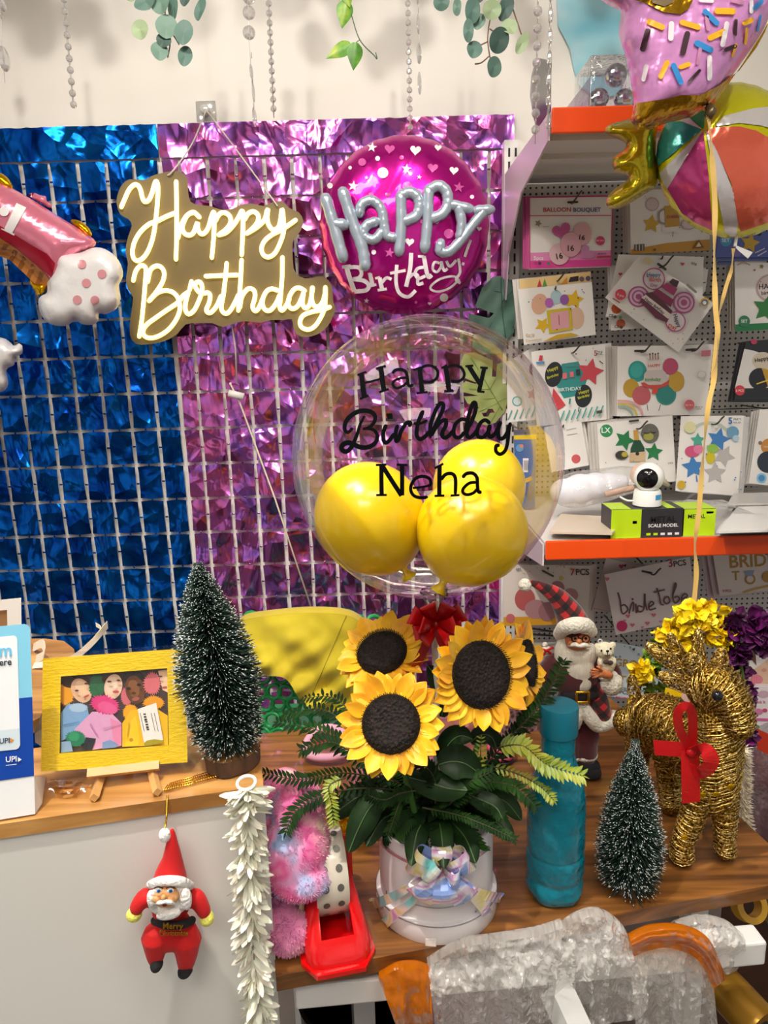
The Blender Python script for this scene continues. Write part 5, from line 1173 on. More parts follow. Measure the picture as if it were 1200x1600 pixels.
# ============================================================ teal bottle
BT = atz(866, 1393, .75)
teal = bpy.data.materials.new('teal plastic'); teal.use_nodes = True
b = teal.node_tree.nodes['Principled BSDF']; b.inputs['Base Color'].default_value = hexc('0c8ea6'); b.inputs['Roughness'].default_value = .16; b.inputs['Transmission Weight'].default_value = .35; b.inputs['IOR'].default_value = 1.3; b.inputs['Coat Weight'].default_value = .4
bump(teal, 34, 1.0, .010)
t = thing('water_bottle', 'teal plastic bottle standing on the table beside the hat box', 'bottle', BT)
mb = MB(); H = .262
prof = [(0, .004), (.020, .001), (.031, .003), (.0345, .012), (.034, .022), (.0325, .03), (.0345, .038), (.0345, .06), (.033, .064), (.0345, .068), (.0345, .112), (.034, .125), (.0335, .14), (.031, .155), (.026, .172), (.0212, .186), (.0195, .196), (.0195, .225)]
def brib(u, v):
    i = v*(len(prof)-1); j = min(int(i), len(prof)-2); f = i-j
    r = prof[j][0]+(prof[j+1][0]-prof[j][0])*f; z = prof[j][1]+(prof[j+1][1]-prof[j][1])*f; a = 2*PI*u
    if .0 < z < .03: r *= 1+.045*math.sin(5*a)*(1-z/.03)
    if .036 < z < .13: r *= 1-.03*max(0, math.sin(a*7+z*160))*math.sin(PI*(z-.036)/.094)
    return BT+V((r*1.15*math.cos(a), r*1.15*math.sin(a), z*1.1))
mb.grid(brib, 56, 100, 0, True); part(t, 'bottle_body', mb, teal)
part(t, 'cap', MB().lathe([(.0222, .245), (.0252, .2455), (.0256, .249), (.0256, .282), (.0246, .2855), (0, .286)], BT, 36), mat('0b6f86', .3), angle=40)
# ============================================================ small brush tree
brush_tree('small snow tipped bottle brush tree on the table in front of the gold reindeer', atz(981, 1386, .75), .212, .049, .03, .0235, .015, 5200, 2, (0, 0), lambda u: (.93+.35*u if u < .2 else 1.0*(1-(max(0, u-.2)/.82)**1.5)) if u < .98 else .06)
# ============================================================ sunflowers
petm = newmat('f0b000', .5, name='sunflower petal', sss=.1, sheen=.2); noisecol(petm, ['e89a00', 'f4b404', 'fcc818'], 30, 3)
petd = petm
discm = newmat('24140e', .85, name='sunflower disc'); noisecol(discm, ['060403', '140b07', '2a170c'], 260, 2); bump(discm, 240, 1.0, .003, 2, kind='voronoi')
green = newmat('2f5a24', .5, name='leaf green'); noisecol(green, ['1c3a18', '2f5a24', '3f6a2c'], 14, 3)
stemm = mat('4a7a34', .5)
def sunflower(label, c, n, rd_, rp, seed, npet=22, stem_to=None, squash=None):
    n = n.normalized(); R = basis(n); rnd = random.Random(seed)
    t = thing('sunflower', label, 'sunflower', c)
    mb = MB()
    prof = [(0, .004), (rd_*.35, .0035), (rd_*.6, .006), (rd_*.85, .0055), (rd_, .001), (rd_*.9, -.006), (0, -.008)]
    mb.lathe(prof, c, 40, 0, R)
    for i in range(420):
        a = i*2.39996; rr = rd_*(.55+.45*math.sqrt(i/420))
        p = c+R @ V((rr*math.cos(a), rr*math.sin(a), .004)); mb.needle(p, R @ V((math.cos(a)*.35, math.sin(a)*.35, 1)), .0042, .00055)
    part(t, 'seed_disc', mb, discm)
    for layer in range(2):
        for i in range(npet):
            a = 2*PI*(i+.5*layer+rnd.uniform(-.28, .28))/npet; L = (rp-rd_*.85)*rnd.uniform(.82, 1.08)*(1.0 if layer == 0 else .93); wd = L*rnd.uniform(.60, .74)
            up = (.14 if layer == 0 else .34)+rnd.uniform(-.16, .2); curl = rnd.uniform(-.35, .25); tw = rnd.uniform(-.5, .5)
            out = V((math.cos(a), math.sin(a), 0)); sd = V((-math.sin(a), math.cos(a), 0))
            def f(u, v):
                w_ = wd*(math.sin(PI*min(.985, u*.87+.12))**.9)
                x = (v-.5)*w_
                h = L*(up*u+curl*u*u)+.18*w_*((2*abs(v-.5))**2)-.0006*math.cos(6*PI*v)+tw*x*u
                return c+R @ (out*(rd_*.86+L*u)+sd*x+V((0, 0, h-.002-.001*layer)))
            mb = MB(); mb.grid(f, 7, 6); part(t, 'petal', mb, petm)
    mb = MB()
    for i in range(14):
        a = 2*PI*i/14; L = rd_*.95
        petal(mb, c-n*.006, R @ V((math.cos(a), math.sin(a), -.25)), L, L*.5, n)
    part(t, 'sepals', mb, green)
    if stem_to is not None:
        part(t, 'stem', MB().tube(crom([c-n*.006, c-n*.03, (c+stem_to)/2-n*.02, stem_to], 5), .004, 0, 8), stemm)
def petal(mb, p, d, L, wd, nrm, m=0, nu=5, cup=.15):
    d = d.normalized(); s_ = nrm.cross(d)
    if s_.length < 1e-4: s_ = d.orthogonal()
    s_.normalize(); nn = d.cross(s_)
    def f(u, v):
        return p+d*L*u+s_*(v-.5)*wd*math.sin(PI*(u*.9+.08))**.8+nn*(abs(v-.5)*wd*.25-cup*L*u*u)
    mb.grid(f, nu, 2, m)
core = BC+V((0, 0, .06))
toC = lambda p: (CAM-p).normalized()
c1 = at(611, 1131, .79); sunflower('front left sunflower facing the camera, lowest in the bouquet', c1, toC(c1)+V((-.08, 0, .12)), .0345, .0635, 11, 17, core+V((-.01, -.02, 0)))
c2 = at(752, 1054, .83); sunflower('large sunflower on the right of the bouquet, turned slightly right', c2, toC(c2)+V((.55, 0, -.04)), .041, .0690, 12, 18, core+V((.02, 0, 0)))
c3 = at(597, 1020, .915); sunflower('sunflower at the back left, tipped upward beside the red bow', c3, toC(c3)*.45+V((-.22, -.25, .85)), .034, .064, 13, 17, core+V((-.01, .02, 0)))
c4 = at(822, 1036, .93); sunflower('sunflower half hidden at the back right, facing the plaid hat figure', c4, toC(c4)*.35+V((1.0, -.1, .1)), .031, .061, 14, 16, core+V((.02, .02, 0)))
# ============================================================ foliage
dkf = newmat('1a2e1c', .65, name='dark fern', spec=.12); noisecol(dkf, ['0a1a08', '16300f', '284a18'], 25, 3)
ltf = newmat('7a8a24', .45, name='light fern'); noisecol(ltf, ['54701c', '8a9a2c', 'a8a83c'], 25, 3)
def frond(label, pts, Y0, Y1, L=.016, lt=False, n=26, group=None, seed=1, droop=0):
    k = len(pts)
    P_ = crom([at(p[0], p[1], Y0+(Y1-Y0)*(i/(k-1))**1.0) for i, p in enumerate(pts)], 8)
    t = thing('fern_frond', label, 'fern', P_[0], None, group)
    m = ltf if lt else dkf; rnd = random.Random(seed)
    N = len(P_); part(t, 'stalk', MB().tube(P_, [.0013*(1-.75*i/N) for i in range(N)], 0, 5), mat('3a3a1c', .5))
    mb = MB()
    for i in range(n):
        f = .12+.88*i/n; j = min(int(f*(N-1)), N-2); p = P_[j].lerp(P_[j+1], f*(N-1)-j); d = (P_[j+1]-P_[j]).normalized()
        nv = toC(p)*.7+V((0, 0, .7)); s_ = d.cross(nv).normalized()
        l_ = L*(math.sin(PI*min(1, .18+.82*(1-f)))**.7 if f > .35 else .9)*rnd.uniform(.85, 1.1)
        for sg in (-1, 1):
            dd = (s_*sg+d*.65+nv*rnd.uniform(-.25, .25)); petal(mb, p, dd, l_, l_*.34, nv, 0, 3, rnd.uniform(-.1, .35))
    petal(mb, P_[-2], P_[-1]-P_[-3], L*.6, L*.2, V((0, 0, 1)), 0, 3)
    part(t, 'leaflets', mb, m); return t
FR = [
 ('dark fern frond drooping left over the tie dye blanket', [(625,1235),(560,1232),(500,1245),(462,1268),(446,1302)], .86, .80, .016, 0, 24),
 ('long dark fern frond reaching left over the counter corner', [(620,1222),(540,1208),(470,1218),(402,1206)], .87, .84, .014, 0, 30),
 ('dark fern frond reaching left past the tall brush tree', [(620,1205),(560,1172),(500,1142),(430,1128)], .89, .95, .017, 0, 26),
 ('dark fern frond rising left toward the green lattice chair', [(612,1190),(555,1140),(500,1108),(440,1118)], .90, 1.0, .016, 0, 24),
 ('short pale fern tip hanging left of the hat box', [(540,1215),(515,1228),(518,1255),(522,1290)], .84, .81, .012, 1, 18),
 ('dark fern frond behind the front sunflower on its left', [(620,1180),(560,1125),(520,1090),(470,1092)], .92, 1.0, .014, 0, 22),
 ('dark fern sprig crossing left below the front sunflower', [(625,1225),(570,1190),(520,1160),(470,1172)], .85, .84, .017, 0, 24),
 ('dark fern frond trailing right across the hat box front', [(660,1262),(710,1272),(760,1290),(806,1312)], .83, .78, .011, 0, 28),
 ('small dark fern tip drooping over the hat box left rim', [(625,1252),(618,1272),(604,1312)], .81, .79, .009, 0, 14),
 ('tall dark fern frond rising right in front of the red coat', [(735,1225),(790,1160),(845,1100),(882,1032)], .88, .90, .017, 0, 34),
 ('pale green fern frond arching right over the teal bottle', [(770,1170),(815,1165),(855,1195),(912,1213)], .86, .83, .019, 1, 26),
 ('pale fern frond tip drooping onto the teal bottle', [(760,1195),(810,1210),(845,1230),(866,1252)], .86, .83, .012, 1, 20),
 ('thin dark fern sprig rising right of the large sunflower', [(760,1230),(790,1180),(815,1130),(828,1092)], .90, .92, .012, 0, 22),
 ('dark fern frond spreading right under the large sunflower', [(720,1230),(765,1222),(805,1230),(838,1262)], .86, .82, .015, 0, 24),
 ('dark fern frond hanging right beside the hat box rim', [(720,1240),(760,1250),(788,1280)], .84, .81, .013, 0, 18),
 ('pale mixed fern sprig low in the bouquet right of centre', [(700,1240),(730,1228),(748,1200),(752,1150)], .83, .82, .010, 1, 20),
 ('dark fern frond low in the bouquet under the front sunflower', [(650,1235),(625,1240),(600,1250),(575,1242)], .81, .80, .014, 0, 18),
 ('dark fern sprig in the middle below both sunflowers', [(680,1255),(682,1232),(672,1205),(650,1190)], .82, .80, .016, 0, 18),
 ('dark fern sprig low at the centre right of the bouquet', [(700,1258),(722,1240),(735,1222),(770,1205)], .82, .81, .016, 0, 18),
]
for i, (lb, pts, a, b, L, lt, n) in enumerate(FR): frond(lb, pts, a, b, L, lt, n, 'fern fronds in the bouquet', i)
rnd = random.Random(21)
for i in range(46):
    a = rnd.uniform(-PI*1.15, .15); r = rnd.uniform(.03, .092)
    p0 = BC+V((.02*math.cos(a), .02*math.sin(a), .11)); tip = BC+V((r*1.1*math.cos(a), r*math.sin(a)*.95, rnd.uniform(.128, .205)))
    P_ = crom([p0, (p0+tip)/2+V((0, 0, .025)), tip], 8); t = thing('fern_sprig', 'short dark fern sprig packed in the hat box rim', 'fern', p0, None, 'short sprigs filling the hat box')
    part(t, 'stalk', MB().tube(P_, .001, 0, 5), dkf); mb = MB()
    for j in range(2, 16):
        d = (P_[j]-P_[j-1]).normalized(); nv = V((0, -.3, 1)); s_ = d.cross(nv).normalized()
        for sg in (-1, 1): petal(mb, P_[j], s_*sg+d*.6, .017, .007, nv, 0, 3)
    part(t, 'leaflets', mb, dkf)
bleaf = newmat('27421f', .45, name='broad leaf', spec=.25); noisecol(bleaf, ['0f2010', '182e14', '24401c'], 20, 3)
def broad(label, pts, Y0, Y1, W_, m=None, vein='4a6a3a', group=None, cup=.2):
    group = group or ('leaves over the hat box rim' if 'spreading over' in label else 'broad leaves in the bouquet')
    k = len(pts); P_ = crom([at(p[0], p[1], Y0+(Y1-Y0)*i/(k-1)) for i, p in enumerate(pts)], 6); N = len(P_)
    t = thing('broad_leaf', label, 'leaf', P_[0], None, group)
    mb = MB()
    def f(u, v):
        x = u*(N-1); j = min(int(x), N-2); p = P_[j].lerp(P_[j+1], x-j); d = (P_[j+1]-P_[j]).normalized(); nv = toC(p); s_ = d.cross(nv).normalized()
        w_ = W_*math.sin(PI*min(1, u*.93+.06))**.75
        return p+s_*(v-.5)*w_+nv*(-cup*w_*(2*(v-.5))**2+.0015*math.sin(u*14)*abs(v-.5))
    mb.grid(f, 14, 8); part(t, 'blade', mb, m or bleaf)
    part(t, 'midrib', MB().tube([p+toC(p)*.0008 for p in P_], .0008, 0, 5), mat(vein, .5))
broad('large dark leaf hanging down left of the hat box', [(600,1238),(578,1262),(560,1295),(545,1332)], .84, .81, .036)
broad('dark leaf pointing left below the fern fronds', [(605,1228),(570,1240),(540,1258),(512,1282)], .86, .84, .034)
broad('dark heart shaped leaf under the large sunflower', [(685,1195),(705,1190),(728,1194),(752,1212)], .82, .82, .042, cup=-.2)
broad('curled dark leaf between the two front sunflowers', [(690,1190),(700,1165),(718,1150),(738,1155)], .84, .83, .032, cup=-.3)
broad('dark leaf low at the middle under the front sunflower', [(640,1215),(668,1222),(700,1232),(730,1235)], .82, .80, .036)
broad('dark leaf behind the front sunflower right edge', [(690,1120),(694,1090),(684,1062),(668,1040)], .9, .9, .03, cup=-.2)
broad('round dark leaf below the large sunflower petals', [(735,1160),(752,1148),(768,1152),(776,1170)], .86, .86, .026, cup=-.2)
broad('dark leaf low right beside the hat box rim', [(728,1240),(752,1250),(775,1262),(785,1280)], .83, .81, .026)
for i, (a, L_) in enumerate([(-1.9, .07), (-1.2, .065), (-2.5, .075), (-.6, .07), (-1.55, .06), (-2.9, .07), (-.2, .065)]):
    b0 = BC+V((.03*math.cos(a), .03*math.sin(a), .15)); b1 = BC+V((.085*math.cos(a), .085*math.sin(a), .165-.01*(i % 2))); b2 = BC+V((.115*math.cos(a), .11*math.sin(a), .135))
    def pj(p):      # back to photo pixels, so that broad() can rebuild it at its own depth
        z = p.z-CZ; cpp, spp = math.cos(PITCH), math.sin(PITCH); f = p.y*cpp-z*spp; u = (p.y*spp+z*cpp)/f; x = p.x/f; c_, s_ = math.cos(ROLL), math.sin(ROLL)
        return (600+F*(x*c_-u*s_), 800-F*(x*s_+u*c_))
    broad('dark green leaf spreading over the hat box rim', [pj(b0), pj(b1), pj(b2)], b0.y, b2.y, .03)
# ============================================================ clear balloon with three yellow balloons inside
BLC = at(667, 717, .905); kk = mpp(667, 717, .905)
BR = V((210*kk, 205*kk, 219*kk)); BR.y = BR.x*.98
t = thing('clear_balloon', 'large clear bubble balloon lettered Happy Birthday Neha above the sunflowers', 'balloon', BLC-V((0, 0, BR.z)))
film = clear_mat('clear balloon film', 'fdfcfc', .006, .03, 1.3, .55, (9, .25, .01, 'noise'))
mb = MB(); mb.ell(BLC, tuple(BR), 0, None, 72, 44)
part(t, 'bubble', mb, film)
neck = at(680, 936, .905)
part(t, 'neck', MB().tube([BLC-V((-.005, 0, BR.z*.985)), neck+V((0, 0, -.012)), neck+V((0, 0, -.03))], [.02, .006, .004], 0, 14), clear_mat('neck film', 'f4f0ee', .1, .08))
part(t, 'holding_stick', MB().tube([neck+V((0, 0, -.004)), at(679, 1000, .905), at(682, 1090, .9), BC+V((.0, .0, .08))], .0042, 0, 10), mat('d8d2c8', .4), label='white plastic balloon stick')
vin = mat('08090b', .95, spec=.05)
E_ = on_ell(BLC, BR, 1.004); mb = MB()
H7, H8, H9, H10, NH = (520, 550, 7.5), (650, 550, 7.5), (520, 610, 7.5), (660, 610, 7.5), (570, 700, 6)
def st(k, pts, w, w2=None, cap=True):
    q = S(k[0], k[1], k[2], pts); w *= 1.2/k[2]
    if cap:      # rounded stroke ends
        mb.rib(q, lambda s: w*(min(1, .35+s*14, .35+(1-s)*14)) if w2 is None else (w+(w2*1.2/k[2]-w)*math.sin(PI*s)), E_)
    else: mb.rib(q, w, E_)
sf = lambda k, *seg: [st(k, s_, 22, cap=False) for s_ in seg]
st(H7, [(335,258),(352,400),(370,530)], 50, cap=False); sf(H7, [(288,272),(390,232)], [(315,550),(420,510)])
st(H7, [(562,178),(580,320),(600,460)], 50, cap=False); sf(H7, [(508,197),(620,162)], [(542,472),(656,434)]); st(H7, [(358,366),(590,308)], 22, cap=False)
st(H7, [(700,252),(730,215),(800,205),(855,235),(875,310),(880,370),(905,400),(942,378)], 32); st(H7, [(872,300),(790,308),(715,345),(705,390),(745,422),(810,405),(872,352)], 26)
st(H7, [(1018,190),(1032,330),(1045,480)], 46, cap=False); sf(H7, [(945,212),(1030,180)], [(982,482),(1108,470)])
st(H8, [(40,205),(90,170),(150,158),(215,178),(255,230),(245,300),(190,345),(120,352),(55,338)], 28)
st(H8, [(345,165),(366,300),(388,452)], 46, cap=False); sf(H8, [(298,192),(362,152)], [(332,458),(442,452)])
st(H8, [(365,185),(410,160),(470,158),(530,185),(565,250),(550,310),(490,345),(410,338)], 28)
st(H8, [(620,168),(680,265),(748,372)], 46, cap=False); st(H8, [(802,182),(770,320),(738,465)], 42, cap=False); sf(H8, [(578,168),(672,160)], [(752,182),(842,188)], [(720,462),(804,468)])
st(H9, [(372,298),(320,400),(290,500),(255,590),(215,670),(155,718),(105,690),(115,640),(180,612),(250,635),(330,668),(420,662),(490,622),(522,555),(505,490),(450,452),(350,452)], 24, 50)
st(H9, [(360,452),(440,425),(490,360),(490,290),(430,245),(340,240),(250,270),(170,340),(138,420),(150,480),(190,485),(232,440)], 26, 46)
st(H9, [(628,400),(595,480),(590,560),(612,612),(660,590),(722,500)], 40); st(H9, [(636,305),(668,302),(700,299)], 54)
st(H9, [(762,400),(738,490),(742,592),(770,570),(800,480),(860,388),(908,378),(890,428)], 40)
st(H9, [(1062,235),(1010,350),(985,450),(985,530),(1022,572),(1080,542),(1135,475)], 40); st(H9, [(945,388),(1030,385),(1108,348)], 28)
st(H10, [(95,560),(92,430),(120,320),(170,205),(218,148),(246,180),(225,260),(165,380),(100,540)], 40); st(H10, [(98,545),(150,445),(220,365),(272,350),(275,410),(238,480),(232,530),(265,555),(320,522),(362,462)], 40)
st(H10, [(520,352),(460,338),(392,390),(366,470),(382,540),(440,548),(500,480)], 38); st(H10, [(500,500),(522,380),(552,260),(590,155),(622,152),(622,235),(582,350),(532,450),(520,520),(552,552),(612,508),(650,450)], 40)
st(H10, [(795,392),(740,348),(682,380),(642,470),(652,538),(710,548),(760,500),(802,405)], 38); st(H10, [(792,400),(772,490),(792,545),(842,518),(884,452)], 40)
st(H10, [(922,360),(890,450),(896,548),(942,562),(992,498),(1035,375)], 40); st(H10, [(1030,375),(1012,480),(1000,600),(970,705),(910,748),(862,712),(866,650),(908,645)], 36)
st(NH, [(155,160),(156,300),(158,442)], 34, cap=False); st(NH, [(350,160),(350,300),(350,445)], 34, cap=False); st(NH, [(160,160),(252,305),(345,448)], 36, cap=False)
for s_ in ([(104,160),(202,156)], [(106,442),(206,440)], [(298,156),(400,160)], [(655,190),(736,148)], [(654,450),(746,446)], [(804,446),(888,442)]): st(NH, s_, 18, cap=False)
st(NH, [(450,375),(540,365),(622,348)], 18, cap=False); st(NH, [(620,352),(610,292),(550,266),(482,282),(438,340),(432,400),(462,448),(522,466),(592,460)], 26)
st(NH, [(702,168),(699,300),(698,446)], 34, cap=False); st(NH, [(712,300),(758,248),(818,242),(850,290),(848,442)], 28)
st(NH, [(916,280),(950,242),(1010,236),(1050,275),(1056,350),(1066,410),(1095,410)], 28); st(NH, [(1050,322),(980,330),(924,380),(922,420),(962,438),(1020,420),(1055,382)], 24)
part(t, 'vinyl_lettering', mb, vin, label='black Happy Birthday Neha lettering')
lat = newmat('e8c400', .28, name='yellow latex', coat=.3)
lb_ = lat.node_tree.nodes['Principled BSDF']; lb_.inputs['Subsurface Weight'].default_value = .25; lb_.inputs['Subsurface Radius'].default_value = (.06, .04, .004); lb_.inputs['Subsurface Scale'].default_value = .5
def inner(label, px, py, Y, rx, ry, rot, kx, ky):
    c = at(px, py, Y); k = mpp(px, py, Y)
    t = thing('yellow_balloon', label, 'balloon', c-V((0, 0, ry*k)), None, None)
    R = Matrix.Rotation(rot, 3, 'Y'); mb = MB()
    prof = []
    for i in range(25):
        a = PI*i/24; r = math.sin(a)*rx*k; z = math.cos(a)*ry*k
        if math.cos(a) < 0: r *= 1-.10*math.cos(a)**2; z *= 1.06
        prof.append((max(r, .0001), z))
    mb.lathe(prof, c, 40, 0, R); part(t, 'latex', mb, lat)
    d = R @ V((0, 0, -1)); q = c+d*ry*k*1.05
    part(t, 'knot', MB().tube([q-d*.003, q+d*.005, q+d*.009, q+d*.016], [.008, .004, .005, .011], 0, 12), lat)
inner('left yellow balloon inside the clear bubble balloon', 578, 810, .90, 86, 90, -.55, 0, 0)
inner('front right yellow balloon inside the clear bubble balloon', 737, 829, .86, 87, 86, .5, 0, 0)
inner('rear yellow balloon inside the clear bubble, behind the other two', 748, 762, .985, 72, 76, .2, 0, 0)
# ============================================================ red bow on the balloon stick
redb = newmat('a80a10', .22, name='red sheer ribbon', trans=.15); bc = at(681, 975, .885)
t = thing('red_bow', 'sheer dark red ribbon bow tied under the clear balloon', 'bow', bc)
kb = mpp(681, 975, .885); RX, UZ, NY_ = V((1, 0, .03)), V((0, 0, 1)), V((0, -1, .2)).normalized()
def rloop(dx, dy, wv, lift):
    tip = RX*dx*kb-UZ*dy*kb; side = tip.cross(NY_).normalized(); mb = MB(); A_ = []; B_ = []
    for u in [i/16 for i in range(17)]:
        s_ = math.sin(PI*u); p = bc+tip*s_+NY_*(lift*s_*(1-u)*1.4+lift*.3*s_); ww = wv*kb*(.25+.75*s_)
        A_.append(p+side*ww/2); B_.append(p-side*ww/2)
    mb.strip(A_, B_); solid(part(t, 'bow_loop', mb, redb), .0005)
for a in ((-40, -22, 30, .02), (40, -22, 30, .02), (-36, 6, 24, .03), (36, 2, 26, .03), (-14, -36, 26, .02), (18, -34, 26, .02), (-22, 22, 22, .03), (22, 24, 22, .03), (-26, -10, 26, .04), (26, -8, 26, .04)): rloop(*a)
mb = MB()
ribbon3(mb, [bc, at(665, 1010, .885), at(648, 1045, .89)], V((.016, 0, .006))); ribbon3(mb, [bc, at(692, 1005, .88), at(700, 1012, .88)], V((.012, 0, .004)))
part(t, 'bow_tail', mb, redb); part(t, 'knot', MB().ell(bc, .007), redb)
# ============================================================ plaid hat santa figure holding a teddy bear
SY = 1.19; fpS = lambda x, y, off=0: at(800+x/4.85, 890+y/4.85, SY-off)
SF = Fig(fpS, V((0, -1, 0)))
def plaid(name, a, b, c, s):
    m = newmat(a, .9, name=name, sheen=.3); nt = m.node_tree; n = nt.nodes; L = nt.links.new; bs = n['Principled BSDF']
    tc = n.new('ShaderNodeTexCoord'); mp = n.new('ShaderNodeMapping'); mp.inputs['Rotation'].default_value = (0, .75, 0); L(tc.outputs['Object'], mp.inputs['Vector'])
    sp = n.new('ShaderNodeSeparateXYZ'); L(mp.outputs[0], sp.inputs[0]); outs = []
    for ax_ in ('X', 'Z'):
        k = n.new('ShaderNodeMath'); k.operation = 'MULTIPLY'; k.inputs[1].default_value = s; L(sp.outputs[ax_], k.inputs[0])
        f = n.new('ShaderNodeMath'); f.operation = 'FRACT'; L(k.outputs[0], f.inputs[0])
        g = n.new('ShaderNodeMath'); g.operation = 'GREATER_THAN'; g.inputs[1].default_value = .5; L(f.outputs[0], g.inputs[0]); outs.append(g)
    sm = n.new('ShaderNodeMath'); sm.operation = 'ADD'; L(outs[0].outputs[0], sm.inputs[0]); L(outs[1].outputs[0], sm.inputs[1])
    hf = n.new('ShaderNodeMath'); hf.operation = 'MULTIPLY'; hf.inputs[1].default_value = .5; L(sm.outputs[0], hf.inputs[0])
    r = n.new('ShaderNodeValToRGB'); r.color_ramp.interpolation = 'CONSTANT'; e = r.color_ramp.elements
    e[0].color = hexc(a); e[1].position = .3; e[1].color = hexc(b); q = e.new(.8); q.color = hexc(c)
    L(hf.outputs[0], r.inputs[0]); L(r.outputs[0], bs.inputs['Base Color']); return m
plaidm = plaid('red and black plaid', 'b81a1e', '4a1014', '120c0e', 48)
maroon = newmat('4a0d16', .9, name='maroon velvet', sheen=.4); bump(maroon, 300, .3, .001)
cream = newmat('e8e4d6', .95, name='cream fur'); bump(cream, 200, .9, .005)
beardm = newmat('e6e0d0', .85, name='long white beard'); bump(beardm, 60, .8, .004, 3, stretch=(6, 6, .7))
doll = mat('c8784a', .5, sss=.1)
t = thing('santa_figure', 'standing santa figure with plaid hat, glasses and long white beard', 'figurine', atz(912, 1200, .75))
mb = MB(); E = SF.ell; T = SF.tube
E(mb, 490, 800, 185, 190, 120, 0); E(mb, 500, 1010, 170, 170, 115, 0); E(mb, 560, 1270, 105, 110, 80, 0); E(mb, 430, 1270, 105, 110, 80, 0)
T(mb, [(330, 720, 0), (240, 830, .005), (225, 960, .012)], [95, 85, 72]); T(mb, [(640, 730, 0), (740, 770, .01), (760, 850, .02)], [90, 85, 70]); T(mb, [(555, 1280, 0), (562, 1400, .003)], [95, 85]); T(mb, [(440, 1280, 0), (440, 1400, .003)], [95, 85])
remesh(part(t, 'body', mb, maroon), .003, 5)
mb = MB(); T(mb, [(470, 430, 0), (430, 330, 0), (345, 210, 0), (235, 135, 0), (140, 95, 0)], [128, 105, 72, 42, 16], 0, 18, 6); part(t, 'hat', mb, plaidm)
mb = MB(); E(mb, 98, 118, 50, 52, 50, 0); part(t, 'pompom', mb, cream)
mb = MB(); T(mb, [(360, 490, 0), (400, 440, .02), (480, 420, .03), (560, 425, .02), (600, 470, 0)], [50, 58, 60, 58, 48]); E(mb, 480, 430, 130, 60, 100, 0); part(t, 'hat_trim', mb, cream)
mb = MB(); E(mb, 492, 530, 98, 88, 80, .012); E(mb, 508, 545, 20, 22, 20, .034); E(mb, 450, 560, 28, 24, 18, .026); E(mb, 555, 560, 28, 24, 18, .026); part(t, 'face', mb, doll)
mb = MB()
for c, r in (((480, 522, .030), 27), ((560, 526, .030), 27)):
    mb.tube([fpS(c[0]+r*math.cos(a), c[1]+r*math.sin(a), c[2]) for a in [2*PI*i/20 for i in range(20)]], .0011, 0, 6, closed=True)
mb.tube([fpS(507, 520, .031), fpS(533, 522, .031)], .0009, 0, 6); mb.tube([fpS(452, 518, .029), fpS(412, 505, .01)], .0009, 0, 6); part(t, 'glasses', mb, mat('3a2c1c', .3, .8))
mb = MB(); 
for x in (480, 560): E(mb, x, 522, 11, 11, 8, .0265)
part(t, 'eye', mb, blk)
mb = MB(); T(mb, [(430, 575, .024), (480, 570, .034), (510, 578, .036), (550, 572, .034), (590, 582, .024)], [8, 20, 16, 20, 8]); T(mb, [(465, 482, .026), (500, 476, .03)], [8, 8]); T(mb, [(530, 480, .03), (570, 484, .026)], [8, 8]); part(t, 'moustache', mb, cream)
mb = MB(); E(mb, 500, 660, 140, 90, 60, .014); E(mb, 515, 760, 110, 130, 55, .016); E(mb, 530, 850, 85, 95, 42, .018); E(mb, 380, 640, 60, 130, 60, .008); E(mb, 390, 560, 48, 90, 60, .004); E(mb, 600, 640, 45, 90, 50, .008)
remesh(part(t, 'beard', mb, beardm), .0022, 4)
mb = MB(); T(mb, [(400, 960, .022), (470, 968, .033), (560, 966, .033), (640, 950, .022)], 30); part(t, 'belt', mb, blk)
mb = MB()
for a, b in (((490, 930), (580, 930)), ((580, 930), (580, 1005)), ((580, 1005), (490, 1005)), ((490, 1005), (490, 930))): mb.tube([fpS(*a, .041), fpS(*b, .041)], .0026, 0, 6, rnd=True)
part(t, 'buckle', mb, gld, label='gold belt buckle')
mb = MB(); T(mb, [(620, 880, .012), (670, 1000, .018), (690, 1100, .018)], [55, 62, 62]); part(t, 'coat_flap', mb, plaidm)
mb = MB(); T(mb, [(480, 980, .02), (490, 1080, .026), (470, 1180, .02)], [52, 58, 50]); T(mb, [(520, 1010, .024), (590, 1120, .028), (650, 1180, .024), (730, 1160, .02), (770, 1110, .012)], [46, 55, 55, 52, 48]); E(mb, 545, 1060, 80, 90, 40, .016)
part(t, 'coat_fur_trim', mb, cream)
mb = MB(); E(mb, 755, 860, 85, 100, 80, .022); E(mb, 730, 800, 80, 60, 70, .02); part(t, 'sleeve_cuff', mb, cream)
for x in (555, 440):
    mb = MB(); E(mb, x, 1400, 95, 50, 85, .002); part(t, 'trouser_cuff', mb, cream)
    mb = MB(); E(mb, x+25, 1490, 88, 62, 80, .006); E(mb, x+35, 1530, 85, 44, 100, .014); part(t, 'boot', mb, blk)
